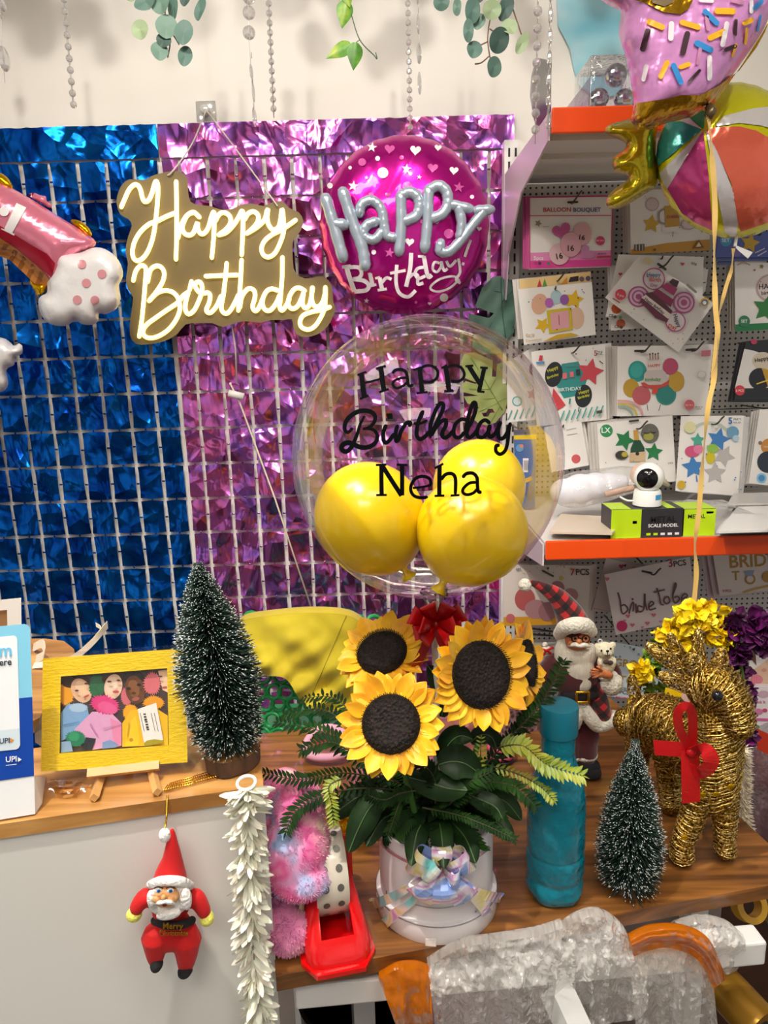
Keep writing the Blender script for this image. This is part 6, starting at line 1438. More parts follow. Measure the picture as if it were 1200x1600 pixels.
# left hand round the bear: palm, four fingers, thumb
mb = MB(); E(mb, 672, 788, 42, 32, 24, .048); T(mb, [(690, 790, .046), (735, 800, .04)], [30, 32])
for i, (dx, dy) in enumerate([(-64, -26), (-70, -6), (-66, 14), (-52, 32)]): T(mb, [(660, 780+i*9-10, .05), (660+dx*.6, 780+i*9-10+dy*.5, .058), (665+dx, 785+dy, .05)], [11, 10, 8], 0, 8)
T(mb, [(680, 765, .052), (662, 742, .056), (648, 735, .052)], [11, 10, 8], 0, 8); part(t, 'hand', mb, doll)
t = thing('teddy_bear', 'small cream teddy bear held by the plaid hat santa', 'teddy bear', fpS(715, 760, .03))
bear = newmat('e4dcc0', .95, name='cream bear plush'); bump(bear, 240, .9, .003)
mb = MB(); E(mb, 700, 612, 72, 66, 60, .034); E(mb, 645, 580, 24, 26, 18, .034); E(mb, 762, 572, 26, 28, 18, .034); E(mb, 722, 635, 34, 28, 30, .046); E(mb, 722, 720, 60, 70, 50, .034); E(mb, 668, 700, 22, 40, 26, .038); E(mb, 770, 700, 22, 40, 26, .038)
remesh(part(t, 'body', mb, bear), .0016, 3)
mb = MB(); E(mb, 678, 615, 8, 9, 7, .0485); E(mb, 748, 600, 8, 9, 7, .0475); E(mb, 724, 618, 13, 9, 8, .0535); T(mb, [(724, 622, .0535), (724, 645, .0535)], 3, 0, 6); T(mb, [(705, 648, .052), (724, 655, .053), (742, 645, .052)], 3, 0, 6); part(t, 'face_stitching', mb, blk)
mb = MB(); E(mb, 715, 700, 24, 18, 12, .047); E(mb, 745, 706, 22, 18, 12, .046); part(t, 'bow_tie', mb, mat('4a3a3a', .7))
mb = MB(); mb.tube([fpS(668+14*math.cos(a), 542+14*math.sin(a), .034) for a in [2*PI*i/16 for i in range(16)]], .0009, 0, 6, closed=True); part(t, 'hanging_loop', mb, mat('e4e0dc', .4))
t = thing('snowman_ornament', 'tiny red and white bowed ornament behind the back right sunflower', 'ornament', fpS(262, 660, -.02))
mb = MB(); E(mb, 250, 568, 20, 20, 18, -.02); E(mb, 262, 615, 46, 36, 34, -.02); E(mb, 270, 650, 52, 26, 36, -.02); part(t, 'body', mb, cream)
mb = MB(); T(mb, [(222, 600, -.008), (262, 612, -.003), (308, 592, -.008)], [10, 9, 10]); T(mb, [(262, 612, -.003), (240, 645, -.006)], [8, 9]); T(mb, [(262, 612, -.003), (300, 640, -.006)], [8, 9]); part(t, 'red_bow', mb, red)
# ============================================================ gold wire reindeer
goldw = newmat('a8842c', .34, 1.0, name='gold glitter'); noisecol(goldw, ['241804', '6a4e14', 'b89038', 'f4dc90'], 330, 2, lo=.32, hi=.7); bump(goldw, 300, 1.0, .004)
wire = newmat('a88a48', .36, .9, name='gold wire'); noisecol(wire, ['4a3410', 'a88434', 'dcb860', 'fff0c0'], 420, 1, lo=.32, hi=.68)
DY = {'f': .945, 'r': 1.06}
def rp(x, y, Y): return at(x, y, Y)
t = thing('gold_reindeer', 'gold glitter wire reindeer with red bow standing at the right of the table', 'reindeer figurine', atz(1085, 1320, .75))
kr = mpp(1080, 1150, .97)
limbs = []
def limb(pts, rs):
    P_ = crom([rp(*p) for p in pts], 6); N = len(P_)
    R_ = []
    for i in range(N):
        f = i/(N-1)*(len(rs)-1); j = min(int(f), len(rs)-2); R_.append((rs[j]+(rs[j+1]-rs[j])*(f-j))*kr)
    limbs.append((P_, R_)); return P_, R_
limb([(985, 1128, 1.07), (1010, 1128, 1.06), (1045, 1135, 1.03), (1085, 1165, .99), (1110, 1200, .97)], [30, 46, 50, 46, 40])       # trunk
limb([(1113, 1240, .955), (1116, 1190, .95), (1120, 1150, .945), (1120, 1110, .945)], [36, 40, 36, 36])                            # chest and neck
limb([(1100, 1080, .95), (1120, 1075, .94), (1142, 1097, .925), (1158, 1136, .912)], [27, 38, 29, 19])                              # head
limb([(1092, 1225, .945), (1082, 1275, .942), (1068, 1310, .94), (1065, 1337, .94)], [24, 19, 17, 18])
limb([(1130, 1232, .948), (1132, 1285, .945), (1132, 1308, .945), (1133, 1328, .945)], [24, 18, 15, 17])
limb([(1045, 1165, 1.055), (1046, 1210, 1.058), (1047, 1238, 1.06), (1048, 1256, 1.06)], [30, 21, 19, 20])
limb([(1000, 1150, 1.09), (996, 1190, 1.10), (994, 1212, 1.105)], [26, 18, 17])
mb = MB()
for P_, R_ in limbs: mb.tube(P_, R_, 0, 14, rnd=True)
remesh(part(t, 'body', mb, goldw), .0035, 3)
def wrap(mb, P_, R_, turns, seed, r=.00075, jit=.35):
    rd = random.Random(seed); n = turns*10; N = len(P_); pts = []
    ph = rd.random()*6
    for i in range(n+1):
        x = i/n*(N-1); x = max(0, min(N-1.001, x+jit*math.sin(i*.37+ph)*N/turns*.8)); j = int(x); f = x-j
        p = P_[j].lerp(P_[min(j+1, N-1)], f); rr = R_[j]+(R_[min(j+1, N-1)]-R_[j])*f
        d = (P_[min(j+1, N-1)]-P_[j]).normalized(); u = d.orthogonal().normalized(); u = V((1, 0, 0))-d*d.x; u.normalize(); w_ = d.cross(u)
        a = i*2*PI/10; tl_ = rd.uniform(.99, 1.09)
        pts.append(p+(u*math.cos(a)+w_*math.sin(a))*rr*tl_+d*rr*.35*math.sin(a+ph))
    mb.tube(pts, r, 0, 4)
mb = MB()
for i, (P_, R_) in enumerate(limbs):
    for k in range(2): wrap(mb, P_, R_, 22 if i in (3, 4, 5) else 28, i*7+k, .0009, .6)
part(t, 'wire_winding', mb, wire)
for lb_, pts, w_ in (('ear', [(1098, 1076, .945), (1065, 1068, .94), (1030, 1054, .935)], 26), ('ear', [(1118, 1050, .96), (1125, 1030, .965), (1128, 1014, .965)], 24), ('antler', [(1085, 1050, .955), (1050, 1032, .96), (1010, 1008, .965)], 28), ('antler', [(1075, 1035, .958), (1055, 1010, .96), (1047, 990, .96)], 17), ('antler', [(1095, 1055, .955), (1094, 1030, .955), (1090, 1002, .955), (1092, 982, .955)], 17), ('antler', [(1100, 1050, .95), (1082, 1040, .95), (1085, 1022, .95)], 34), ('tail', [(998, 1100, 1.07), (990, 1078, 1.08), (988, 1055, 1.08)], 20)):
    P_ = crom([rp(*p) for p in pts], 6); N = len(P_); mb = MB(); kk_ = mpp(1080, 1050, .95)
    A_, B_ = [], []
    for i in range(N):
        d = (P_[min(i+1, N-1)]-P_[max(0, i-1)]).normalized(); s_ = d.cross(toC(P_[i])).normalized(); ww = w_*kk_*(.35+.65*math.sin(PI*min(1, .15+.85*i/(N-1)))); A_.append(P_[i]+s_*ww/2); B_.append(P_[i]-s_*ww/2)
    mb.tube(A_+B_[::-1], .0012, 0, 6, closed=True)
    rd = random.Random(N)
    for i in range(int(w_*2.6)):
        a, b = rd.randrange(N), rd.randrange(N); bow = toC(P_[0])*rd.uniform(-.004, .006); mb.tube([A_[a], (A_[a]+B_[b])/2+bow, B_[b]], .0008, 0, 4)
    part(t, lb_, mb, wire)
mb = MB(); e0 = rp(1121, 1087, .897); mb.ell(e0, .0072); mb.ell(rp(1168, 1090, .93), .006); part(t, 'eye', mb, mat('10131c', .12))
mb = MB()
for (x, y, Y) in ((1119, 1241, .90), (1098, 1242, .905), (1142, 1229, .905), (1070, 1309, .918)): mb.ell(rp(x, y, Y), (.005, .0012, .004))
part(t, 'sequin', mb, mat('d8a818', .2, .9))
t = thing('red_ribbon_bow', 'sheer red ribbon bow tied on the gold reindeer neck', 'bow', rp(1078, 1170, .9))
redr = newmat('c80c14', .4, name='red organza', alpha=.82); bump(redr, 260, .4, .001)
RBY = .893
def flatrib(pts, w_, nm='ribbon_tail'):
    mb = MB(); P_ = crom([rp(x, y, Y) for x, y, Y in pts], 6); A_, B_ = [], []; N = len(P_)
    for i in range(N):
        d = (P_[min(i+1, N-1)]-P_[max(0, i-1)]).normalized(); s_ = d.cross(V((0, -1, .1))).normalized(); A_.append(P_[i]+s_*w_*kr*.55); B_.append(P_[i]-s_*w_*kr*.55)
    mb.strip(A_, B_); solid(part(t, nm, mb, redr), .0005)
flatrib([(1078, 1172, RBY), (1050, 1170, RBY+.01), (1022, 1168, RBY+.02)], 21); flatrib([(1078, 1172, RBY), (1079, 1215, RBY-.004), (1080, 1254, RBY-.004)], 24)
flatrib([(1080, 1172, RBY), (1062, 1140, RBY-.014), (1060, 1112, RBY-.02), (1074, 1104, RBY-.02), (1082, 1120, RBY-.012), (1082, 1168, RBY)], 12, 'ribbon_loop')
flatrib([(1080, 1176, RBY), (1100, 1172, RBY-.02), (1112, 1190, RBY-.024), (1098, 1206, RBY-.018), (1082, 1204, RBY-.006)], 20, 'ribbon_loop')
part(t, 'knot', MB().ell(rp(1080, 1175, RBY-.004), (.007, .005, .007)), redr)
# ============================================================ flower garland hoop behind the reindeer
yelf = newmat('f2d000', .55, name='yellow silk petal'); noisecol(yelf, ['e0b000', 'f4d808', 'f8e430'], 40, 2)
purf = newmat('4a0648', .55, name='plum silk petal'); noisecol(purf, ['2a0428', '4c0848', '6a1060'], 40, 2)
grnf = newmat('5a7a14', .5, name='green silk leaf'); noisecol(grnf, ['3a5410', '6a8a1c'], 40, 2)
def pom(root, name, c, r, m, n, seed, sz=.5):
    rd = random.Random(seed); mb = MB()
    for i in range(n):
        d = V((rd.gauss(0, 1), rd.gauss(-.5, .8), rd.gauss(0, 1))).normalized()
        side = V((rd.gauss(0, 1), rd.gauss(0, 1), rd.gauss(0, 1)))
        p = c+d*r*rd.uniform(.25, .62); ax_ = (d+side*.35).normalized()
        petal(mb, p, ax_, r*sz*rd.uniform(.7, 1.05), r*sz*rd.uniform(.75, 1.1), d+side*.3, 0, 4, rd.uniform(-.3, .5))
    part(root, name, mb, m)
t = thing('flower_hoop', 'hoop of yellow and plum silk flowers behind the gold reindeer', 'flower garland', at(1160, 1190, 1.12))
HY = 1.12
hoop = crom([at(x, y, Y) for x, y, Y in [(990, 1110, 1.16), (1004, 1060, 1.15), (1030, 1000, 1.14), (1075, 962, 1.13), (1130, 968, 1.12), (1155, 1030, 1.10), (1165, 1100, 1.10), (1160, 1180, 1.10)]], 8)
part(t, 'wire', MB().tube(hoop, .003, 0, 6), mat('4a5a20', .6))
kh = mpp(1100, 1000, 1.12)
for i, (x, y, r) in enumerate([(1002, 1050, 22), (992, 1098, 13), (1048, 990, 28), (1080, 966, 30), (1108, 962, 30), (1058, 1010, 24), (1122, 990, 26), (1072, 1000, 26)]): pom(t, 'yellow_flower', at(x, y, HY+.01*(i % 3)), r*kh, yelf, 80, 30+i, .62)
for i, (x, y, r) in enumerate([(1145, 975, 28), (1185, 980, 34), (1212, 985, 30), (1150, 1015, 26), (1150, 1050, 26), (1158, 1085, 24), (1160, 1120, 22), (1164, 1150, 20), (1150, 1160, 22), (1192, 1000, 26)]): pom(t, 'plum_flower', at(x, y, HY-.01*(i % 2)), r*kh, purf, 80, 60+i, .62)
for i, (x, y, r) in enumerate([(1022, 1030, 20), (1020, 1065, 24), (1028, 1010, 16), (1026, 1085, 18)]): pom(t, 'green_leaf', at(x, y, HY+.03), r*kh, grnf, 30, 90+i, .7)
t = thing('tinsel_garland', 'cream bristly tinsel hanging behind the reindeer at the table edge', 'tinsel', at(1160, 1310, 1.06))
ax_ = crom([at(1156, 1172, 1.06), at(1157, 1220, 1.06), at(1156, 1270, 1.06), at(1164, 1312, 1.06)], 10)
part(t, 'cord', MB().tube(ax_, .009, 0, 8), mat('d8ccb4', .9)); mb = MB(); rd = random.Random(4)
for i in range(1500):
    p = ax_[rd.randrange(len(ax_))]; d = V((rd.gauss(.4, 1), rd.gauss(-.2, 1), rd.gauss(-.3, .5))); mb.needle(p+d.normalized()*.006+V((0, 0, rd.uniform(-.005, .005))), d, rd.uniform(.008, .018), .0008)
part(t, 'bristles', mb, mat('e8dcc4', .8))
# red and yellow cards standing behind the reindeer
t = thing('yellow_card', 'yellow card with red and white stripes behind the reindeer', 'card', at(1060, 1130, 1.08))
q = [(1040, 1074), (1068, 1082), (1068, 1120), (1055, 1128), (1034, 1100)]; part(t, 'card', MB().prism([at(x, y, 1.085) for x, y in q], [at(x, y, 1.088) for x, y in q]), mat('f0cc08', .5), smooth=False)
q = [(1066, 1082), (1084, 1080), (1074, 1120), (1060, 1112)]; part(t, 'stripe', MB().prism([at(x, y, 1.083) for x, y in q], [at(x, y, 1.085) for x, y in q]), mat('e0c8c0', .5), smooth=False)
t = thing('red_card', 'red pointed card behind the reindeer neck', 'card', at(1085, 1135, 1.07))
q = [(1082, 1080), (1094, 1078), (1098, 1140), (1072, 1118)]; part(t, 'card', MB().prism([at(x, y, 1.07) for x, y in q], [at(x, y, 1.074) for x, y in q]), mat('c00810', .5), smooth=False)
# ============================================================ novelty balloons top right
DNY = 1.37
t = thing('donut_balloon', 'bitten pink donut foil balloon with sprinkles at the top right', 'balloon', at(1085, 200, DNY))
pinkf = newmat('e09ad8', .24, .3, name='pink foil', coat=.4); bump(pinkf, 16, .6, .02)
goldf = newmat('b88a1c', .22, .9, name='gold foil'); bump(goldf, 18, .6, .02)
ol = [(925, -40), (935, -5), (958, 12), (970, 20), (967, 55), (978, 90), (985, 125), (990, 160), (988, 185), (995, 198), (1012, 200), (1040, 190), (1080, 180), (1115, 158), (1150, 110), (1185, 60), (1200, 30), (1225, -40), (1215, -130), (1150, -190), (1060, -200), (980, -160), (935, -110)]
PD = Puff(ol, DNY, .075, 62, .0016, smooth=4)
mb = MB(); PD.body(mb, 9)
rim_ = [(p[0], p[1]) for p in S(930, 0, 4.444, [(330,720),(480,690),(600,660),(730,660),(850,600),(1000,490),(1120,330),(1180,220)])]
def in_poly(x, y, poly):
    c = False
    for i in range(len(poly)):
        x1, y1 = poly[i-1]; x2, y2 = poly[i]
        if (y1 > y) != (y2 > y) and x < (x2-x1)*(y-y1)/(y2-y1)+x1: c = not c
    return c
part(t, 'body', mb, pinkf)
mb = MB()
gp = dense([(993, 161)]+rim_[1:]+[(1205, 25), (1192, 50), (1160, 100), (1118, 160), (1080, 183), (1040, 193), (1014, 203), (994, 201), (985, 188)], 6)
PD.patch(mb, gp, 0, .0035, 6); part(t, 'gold_rim', mb, goldf, label='gold lower rim')
mb = MB(); PD.patch(mb, dense(S(930, 0, 4.444, [(290,-60),(275,0),(350,20),(480,85),(590,98),(650,60),(680,0),(690,-60)]), 6), 0, .003, 6); part(t, 'gold_centre', mb, goldf)
hc = mat('6a5a40', .4, .6); mb = MB(); PD.patch(mb, dense(S(930, 0, 4.444, [(370,-60),(400,20),(480,45),(540,20),(570,-60)]), 6), 0, .0045, 6); part(t, 'hole', mb, hc)
mb = MB(); SPc = ['f0b410', 'ece6ec', '3a1c28', '2a8ad0', 'c88ab0']
for x0, y0, x1, y1, r, c in [(375,150,465,188,20,0),(530,165,525,265,19,1),(605,155,715,188,19,0),(365,215,330,340,20,2),(640,235,610,365,20,2),(765,80,845,160,19,3),(850,75,955,78,22,0),(710,300,800,345,22,3),(800,262,890,220,20,0),(915,165,885,310,17,1),(978,140,972,240,12,2),(1040,160,1085,140,18,0),(908,345,970,322,15,2),(545,455,595,570,19,3),(500,435,455,530,18,0),(595,465,650,445,16,0),(725,490,655,565,11,2),(795,400,795,545,17,1),(730,340,712,440,12,4),(355,460,335,550,15,1),(735,0,810,5,15,1),(1085,10,1085,80,14,1),(1110,55,1155,10,16,3),(955,5,1025,20,13,4),(1150,110,1128,215,8,3),(775,120,785,200,14,4),(980,310,955,390,9,0),(1055,200,1045,300,10,0)]:
    (a, b), (c_, d_) = S(930, 0, 4.444, [(x0, y0), (x1, y1)]); PD.patch(mb, dense(pill2(a, b, c_, d_, r/4.444), 4), c, .0032, 5)
part(t, 'sprinkles', mb, [mat(c, .35) for c in SPc])
part(t, 'tail_tie', MB().tube([at(1108, 168, DNY-.02), at(1112, 174, DNY-.03), at(1106, 182, DNY-.03)], .008, 0, 8), hc)
CNY = 1.535
t = thing('candy_balloon', 'striped round candy foil balloon with gold wrapper end below the donut balloon', 'balloon', at(1140, 370, CNY))
CB = Puff([(1145+120*math.cos(a)*(1+.004*math.cos(30*a)), 250+122*math.sin(a)*(1+.004*math.cos(30*a))) for a in [2*PI*i/150 for i in range(150)]], CNY, .085, 100, .0012, smooth=0)
limef = newmat('d8d408', .22, .5, name='lime foil', coat=.4); bump(limef, 22, .3, .01)
part(t, 'body', CB.body(MB(), 7), limef)
def clipc(poly):
    o = []
    for x, y in dense(poly, 5):
        dx, dy = x-1145, y-250; L = math.hypot(dx, dy)
        if L > 119.3: x, y = 1145+dx*119.3/L, 250+dy*119.3/L
        if not o or math.hypot(x-o[-1][0], y-o[-1][1]) > 1.2: o.append((x, y))
    if math.hypot(o[0][0]-o[-1][0], o[0][1]-o[-1][1]) < 1.2: o.pop()
    return o
KC = (930, 160, 4.444)
secs_ = [('2f9488', [(742,188),(590,130),(400,140),(380,300),(440,438)]), ('3a9a58', [(748,182),(640,92),(700,40),(765,60),(755,180)]), ('d8d4d0', [(740,185),(590,128),(640,95)]),
 ('d0ccca', [(745,196),(445,490),(470,560),(500,600)]), ('c03a7c', [(750,194),(500,600),(600,770),(700,840),(812,890),(788,500)]), ('d8d2d4', [(768,192),(845,335),(960,620),(992,850),(975,960),(900,900),(835,560)]),
 ('e0664c', [(830,172),(1000,166),(1120,195),(1300,300),(1300,800),(1010,900),(992,830),(945,560),(845,340),(772,194)]), ('dcd8d6', [(835,158),(900,92),(1100,40),(1300,20),(1300,200),(1150,160),(1000,142),(850,166)])]
for c, p in secs_:
    mb = MB(); CB.patch(mb, clipc(S(*KC, p)), 0, .0022, 6); m = newmat(c, .22, .45, name='foil panel', coat=.4); bump(m, 22, .3, .01); part(t, 'panel', mb, m)
goldy = newmat('b8a408', .22, .75, name='olive gold foil', coat=.3); bump(goldy, 26, .4, .01)
PW = Puff(S(*KC, [(430,110),(330,105),(220,120),(110,150),(62,195),(100,230),(170,260),(215,290),(190,340),(130,380),(118,430),(140,480),(215,500),(220,540),(150,590),(95,640),(75,700),(100,735),(170,735),(260,690),(340,640),(420,585),(440,500),(425,400),(425,250)]), CNY+.005, .045, 22, .001, smooth=3)
part(t, 'wrapper_end', PW.body(MB(), 6), goldy, label='gold wrapper end')
wt = mat('e4e2e0', .3)
mb = MB(); q = S(*KC, [(960,985),(1095,1040),(1060,1085),(985,1020)]); mb.prism([at(x, y, CNY-.02) for x, y in q], [at(x, y, CNY-.018) for x, y in q]); mb.tube([at(*S(*KC, [(990, 890)])[0], CNY-.01), at(*S(*KC, [(970, 1000)])[0], CNY-.02)], .003, 0, 6); part(t, 'filling_tab', mb, wt, smooth=False)
rbm = newmat('d8b468', .3, name='gold curling ribbon', sheen=.2)
def ribb(label, pts, wpx, Y, name='balloon_ribbon'):
    P_ = crom([at(p[0], p[1], Y) for p in pts], 8); N = len(P_); k = mpp(1100, 500, Y); A_, B_ = [], []
    t = thing(name, label, 'ribbon', P_[-1])
    for i in range(N):
        a = .9*math.sin(i*.33); s_ = V((math.cos(a), math.sin(a), 0))*wpx*k*.5; A_.append(P_[i]+s_); B_.append(P_[i]-s_)
    mb = MB().strip(A_, B_); solid(part(t, 'satin_strip', mb, rbm), .0006)
ribb('long gold ribbon hanging from the donut balloon down to the yellow flowers', [(1107,180),(1112,240),(1117,320),(1116,400),(1118,480),(1122,530),(1116,590),(1106,640),(1098,720),(1092,800),(1086,850),(1088,900),(1082,960)], 8, 1.34)
ribb('shorter gold ribbon hanging from the candy balloon tab', [(1146,388),(1143,420),(1134,450),(1124,490),(1120,525),(1112,600),(1106,650)], 6, 1.515)
# ============================================================ pink mermaid leg balloon and white paw at the left
LBY = 1.98
t = thing('paw_balloon', 'pink arched foil balloon ending in a white paw, left of the neon sign', 'balloon', at(120, 505, LBY))
pkf = newmat('e08098', .2, .45, name='rose foil', coat=.4); bump(pkf, 14, .4, .015)
PP = Puff([(-60, 262), (-10, 280), (30, 300), (60, 318), (95, 340), (130, 362), (150, 378), (140, 392), (118, 405), (100, 440), (84, 455), (60, 430), (30, 402), (0, 392), (-60, 380)], LBY+.02, .06, 50, .001, smooth=3)
part(t, 'leg', PP.body(MB(), 7), pkf)
mb = MB(); KP = (0, 250, 5.4545)
PP.patch(mb, dense(S(*KP, [(-200,430),(0,560),(130,640),(260,720),(400,800),(470,880),(440,1000),(350,930),(150,760),(0,660),(-200,600)]), 6), 0, .002, 6)
PP.patch(mb, dense(S(*KP, [(-200,610),(0,665),(150,765),(345,930),(425,1020),(380,1100),(330,1090),(200,960),(80,850),(-200,740)]), 6), 1, .0022, 6)
for i in range(5): PP.patch(mb, dense(S(*KP, [(40+i*75,700+i*62),(75+i*75,725+i*62),(30+i*75,800+i*70),(0+i*75,775+i*70)]), 4), 2, .003, 5)
PP.patch(mb, dense(S(*KP, [(140,365),(225,405),(100,630),(30,600)]), 5), 3, .0025, 5); PP.patch(mb, dense(S(*KP, [(10,580),(125,630),(120,645),(10,590)]), 4), 3, .0027, 5); PP.patch(mb, dense(S(*KP, circ2(35,438,42)), 4), 3, .0025, 5)
part(t, 'print', mb, [mat('a8122c', .25, .4), mat('c8803c', .3, .4), mat('9a5a20', .3, .4), mat('dcd8d8', .35)])
wf = newmat('e6e4e4', .28, .12, name='white foil', coat=.3); bump(wf, 20, .4, .012)
PA = Puff(S(0, 380, 5.4545, [(480,110),(560,80),(680,75),(760,45),(860,38),(960,90),(1030,180),(1048,280),(1010,370),(1028,470),(990,560),(900,605),(845,600),(838,660),(790,695),(700,690),(640,660),(560,705),(430,690),(350,610),(325,500),(350,450),(400,420),(405,320),(455,220)]), LBY, .055, 26, .0012, smooth=3)
part(t, 'paw', PA.body(MB(), 6), wf)
mb = MB()
for x, y in ((697,178),(868,262),(735,340),(658,482),(808,486)): PA.patch(mb, circ2(*S(0, 380, 5.4545, [(x, y)])[0], 7), 0, .002, 5)
part(t, 'pads', mb, mat('d8959c', .35, .2))
gfoil = newmat('d8a408', .2, .9, name='bright gold foil'); bump(gfoil, 40, .4, .006)
for i, pl in enumerate([[(-20, 268), (0, 270), (12, 278), (20, 290), (18, 298), (-10, 290), (-30, 280)], S(*KP, [(600,520),(660,512),(730,550),(775,610),(785,680),(700,620)]), S(0, 380, 5.4545, [(250,290),(300,330),(380,340),(400,390),(340,450),(280,390)])]):
    part(t, 'gold_crest', Puff(pl, LBY+.03, .02, 8, 0, smooth=3).body(MB(), 5), gfoil, label='gold foil crest')
part(t, 'rose_crest', Puff(S(*KP, [(245,300),(290,280),(340,300),(390,310),(400,350),(440,380),(430,410),(350,370)]), LBY+.035, .02, 8, 0, smooth=3).body(MB(), 5), pkf)
t = thing('white_balloon', 'white crinkled foil balloon at the left edge below the paw', 'balloon', at(0, 610, 2.05))
PQ = Puff([(-60, 520), (0, 527), (15, 534), (22, 540), (33, 536), (35, 552), (24, 558), (22, 570), (10, 578), (13, 600), (4, 612), (-20, 612), (-60, 610)], 2.05, .05, 20, .001, smooth=3)
part(t, 'body', PQ.body(MB(), 6), wf); part(t, 'thread', MB().tube([at(0, 575, 2.08), at(0, 574, 2.266)], .0008, 0, 5), wf)
# ============================================================ goods on the lower shelf
t = thing('security_camera', 'white round security camera on the black and lime box', 'camera', at(1010, 800, 1.72))
def sh(px, py, z=SZ): return atz(px, py, z)
bx0, bx1 = sh(954, 838), sh(1066, 837)
def toybox(label, x0, x1, yb, yt, dark, lime, txts, Yf=1.668):
    a = at(x0, yb, Yf); b = at(x1, yb, Yf); h = at(x0, yt, Yf).z-SZ-.001
    t = thing('model_box', label, 'box', V(((a.x+b.x)/2, Yf+.04, SZ))); w_ = b.x-a.x
    part(t, 'carton', MB().box(((a.x+b.x)/2, Yf+.04, SZ+.001+h/2), (w_, .08, h)), mat('2c2c30', .4), smooth=False)
    mb = MB()
    for u0, u1, v0, v1, m in lime: mb.flat([V((a.x+w_*u, Yf-.0006, SZ+.001+h*v)) for u, v in ((u0, v0), (u1, v0), (u1, v1), (u0, v1))], m)
    for u0, u1 in dark: mb.flat([V((a.x+w_*u0, Yf+.002, SZ+.0015+h)), V((a.x+w_*u1, Yf+.002, SZ+.0015+h)), V((a.x+w_*u1, Yf+.078, SZ+.0015+h)), V((a.x+w_*u0, Yf+.078, SZ+.0015+h))], 0)
    part(t, 'lime_panel', mb, [mat('b8dc14', .35), mat('3a3a40', .4), mat('e0e0e0', .4), mat('c83020', .4)], smooth=False)
    mb = MB()
    for s_, u, v, wd, m in txts: mb.text(s_, lambda x, y: V((a.x+w_*u+x*wd*w_, Yf-.0012, SZ+h*v+y*wd*w_)), m)
    part(t, 'lettering', mb, [mat('101014', .4), mat('e8e8e8', .4)], smooth=False); return h
hbox = toybox('lime and black carton reading metal scale model under the security camera', 954, 1065, 838, 797, [(0, .28), (.78, .9)], [(0, .42, 0, 1, 0), (.5, .56, .08, .16, 0), (.6, .66, .08, .16, 0), (.7, .76, .08, .16, 2), (.8, .86, .08, .16, 2), (.9, .96, .08, .16, 2), (.30, .36, .5, .6, 3)], [('METAL', .55, .55, .36, 0), ('SCALE MODEL', .52, .38, .42, 1)])
toybox('lime carton reading metal at the right of the security camera', 1067, 1116, 836, 796, [(0, 1)], [(0, 1, 0, 1, 0), (.7, .92, .82, .9, 3)], [('METAL', .12, .68, .55, 0)], 1.672)
t = bpy.data.objects['security_camera']; cY = 1.708; zt_ = SZ+.001+hbox; cb = at(1010, 801, cY); kc = mpp(1010, 780, cY)
whp = mat('eeeeec', .2, coat=.3)
part(t, 'base', MB().lathe([(0, zt_+.0005), (20*kc, zt_+.0005), (22*kc, zt_+2*kc), (20.5*kc, zt_+22*kc), (19*kc, zt_+25*kc), (0, zt_+25.5*kc)], (cb.x, cY, 0), 40), whp, angle=40)
hc_ = V((cb.x+1*kc, cY, zt_+(25+20)*kc)); part(t, 'head', MB().ell(hc_, 23*kc, 0, None, 36, 24), whp)
fd = V((-.45, -.88, .02)).normalized(); Rf = basis(fd); mb = MB()
mb.lathe([(22.9*kc*math.sin(a), 23.3*kc*math.cos(a)) for a in [.75*(1-i/8) for i in range(9)]], hc_, 32, 0, Rf); part(t, 'lens_face', mb, mat('0c0d10', .12))
part(t, 'label_tag', MB().grid(lambda u, v: V((cb.x+21.6*kc*math.sin(.25+u*.6), cY-21.6*kc*math.cos(.25+u*.6), zt_+(12+8*v)*kc)), 6, 1), mat('3a9ad0', .4))
part(t, 'cable', MB().tube(crom([V((cb.x-20*kc, cY, zt_+8*kc)), V((cb.x-30*kc, cY+.005, zt_+8*kc)), V((cb.x-38*kc, cY+.02, zt_+12*kc))], 5), .0025, 0, 6), whp)
bagm = film_mat('clear bag', 'eef0f4', .12, .06, .1, 1.35, .4, (38, .9, .01, 'noise'))
def lump(name, label, cat, fnr, m, root_loc, nu=40, nv=24, pname='bag'):
    t = thing(name, label, cat, root_loc); mb = MB()
    mb.grid(lambda u, v: fnr(u, v), nu, nv, 0, True); part(t, pname, mb, m); return t
# bagged doll
ba, bb_ = at(872, 770, 1.86), at(1010, 745, 1.86); dv = bb_-ba; L_ = dv.length; du = dv.normalized(); upv = V((0, -.3, 1)).normalized(); fv = du.cross(upv).normalized()
def bag(u, v):
    s_ = -.06+1.2*v; rr = .062*math.sqrt(max(0.002, 1-(2*v-1)**4))*(1-.35*v)*(1+.10*nz((math.cos(u*6.28)*2, math.sin(u*6.28)*2, v*5)))
    return ba+du*L_*s_*.9+(upv*math.cos(2*PI*u)*rr*.8+fv*math.sin(2*PI*u)*rr)
t = lump('bagged_doll', 'doll in a white furry dress sealed in a clear bag on the lower shelf', 'doll', bag, bagm, at(930, 800, 1.86))
mb = MB(); 
for f, r in ((.08, .040), (.25, .046), (.42, .042), (.58, .034), (.70, .024)): mb.ell(ba+du*L_*f, (r, r*.8, r*.85))
remesh(part(t, 'fur_dress', mb, newmat('e6e6ee', .95, name='white fur')), .005, 4)
mb = MB(); hd = ba+du*L_*.90+V((0, -.015, .012)); mb.ell(hd, (.024, .022, .027)); part(t, 'head', mb, mat('dcb49c', .5))
mb = MB(); mb.ell(hd+V((.012, .008, .006)), (.024, .022, .026)); mb.tube([hd+V((.02, 0, .01)), hd+V((.05, -.005, -.01)), hd+V((.075, 0, -.03))], [.014, .012, .004], 0, 10); part(t, 'hair', mb, mat('d8c8a8', .6))
mb = MB()
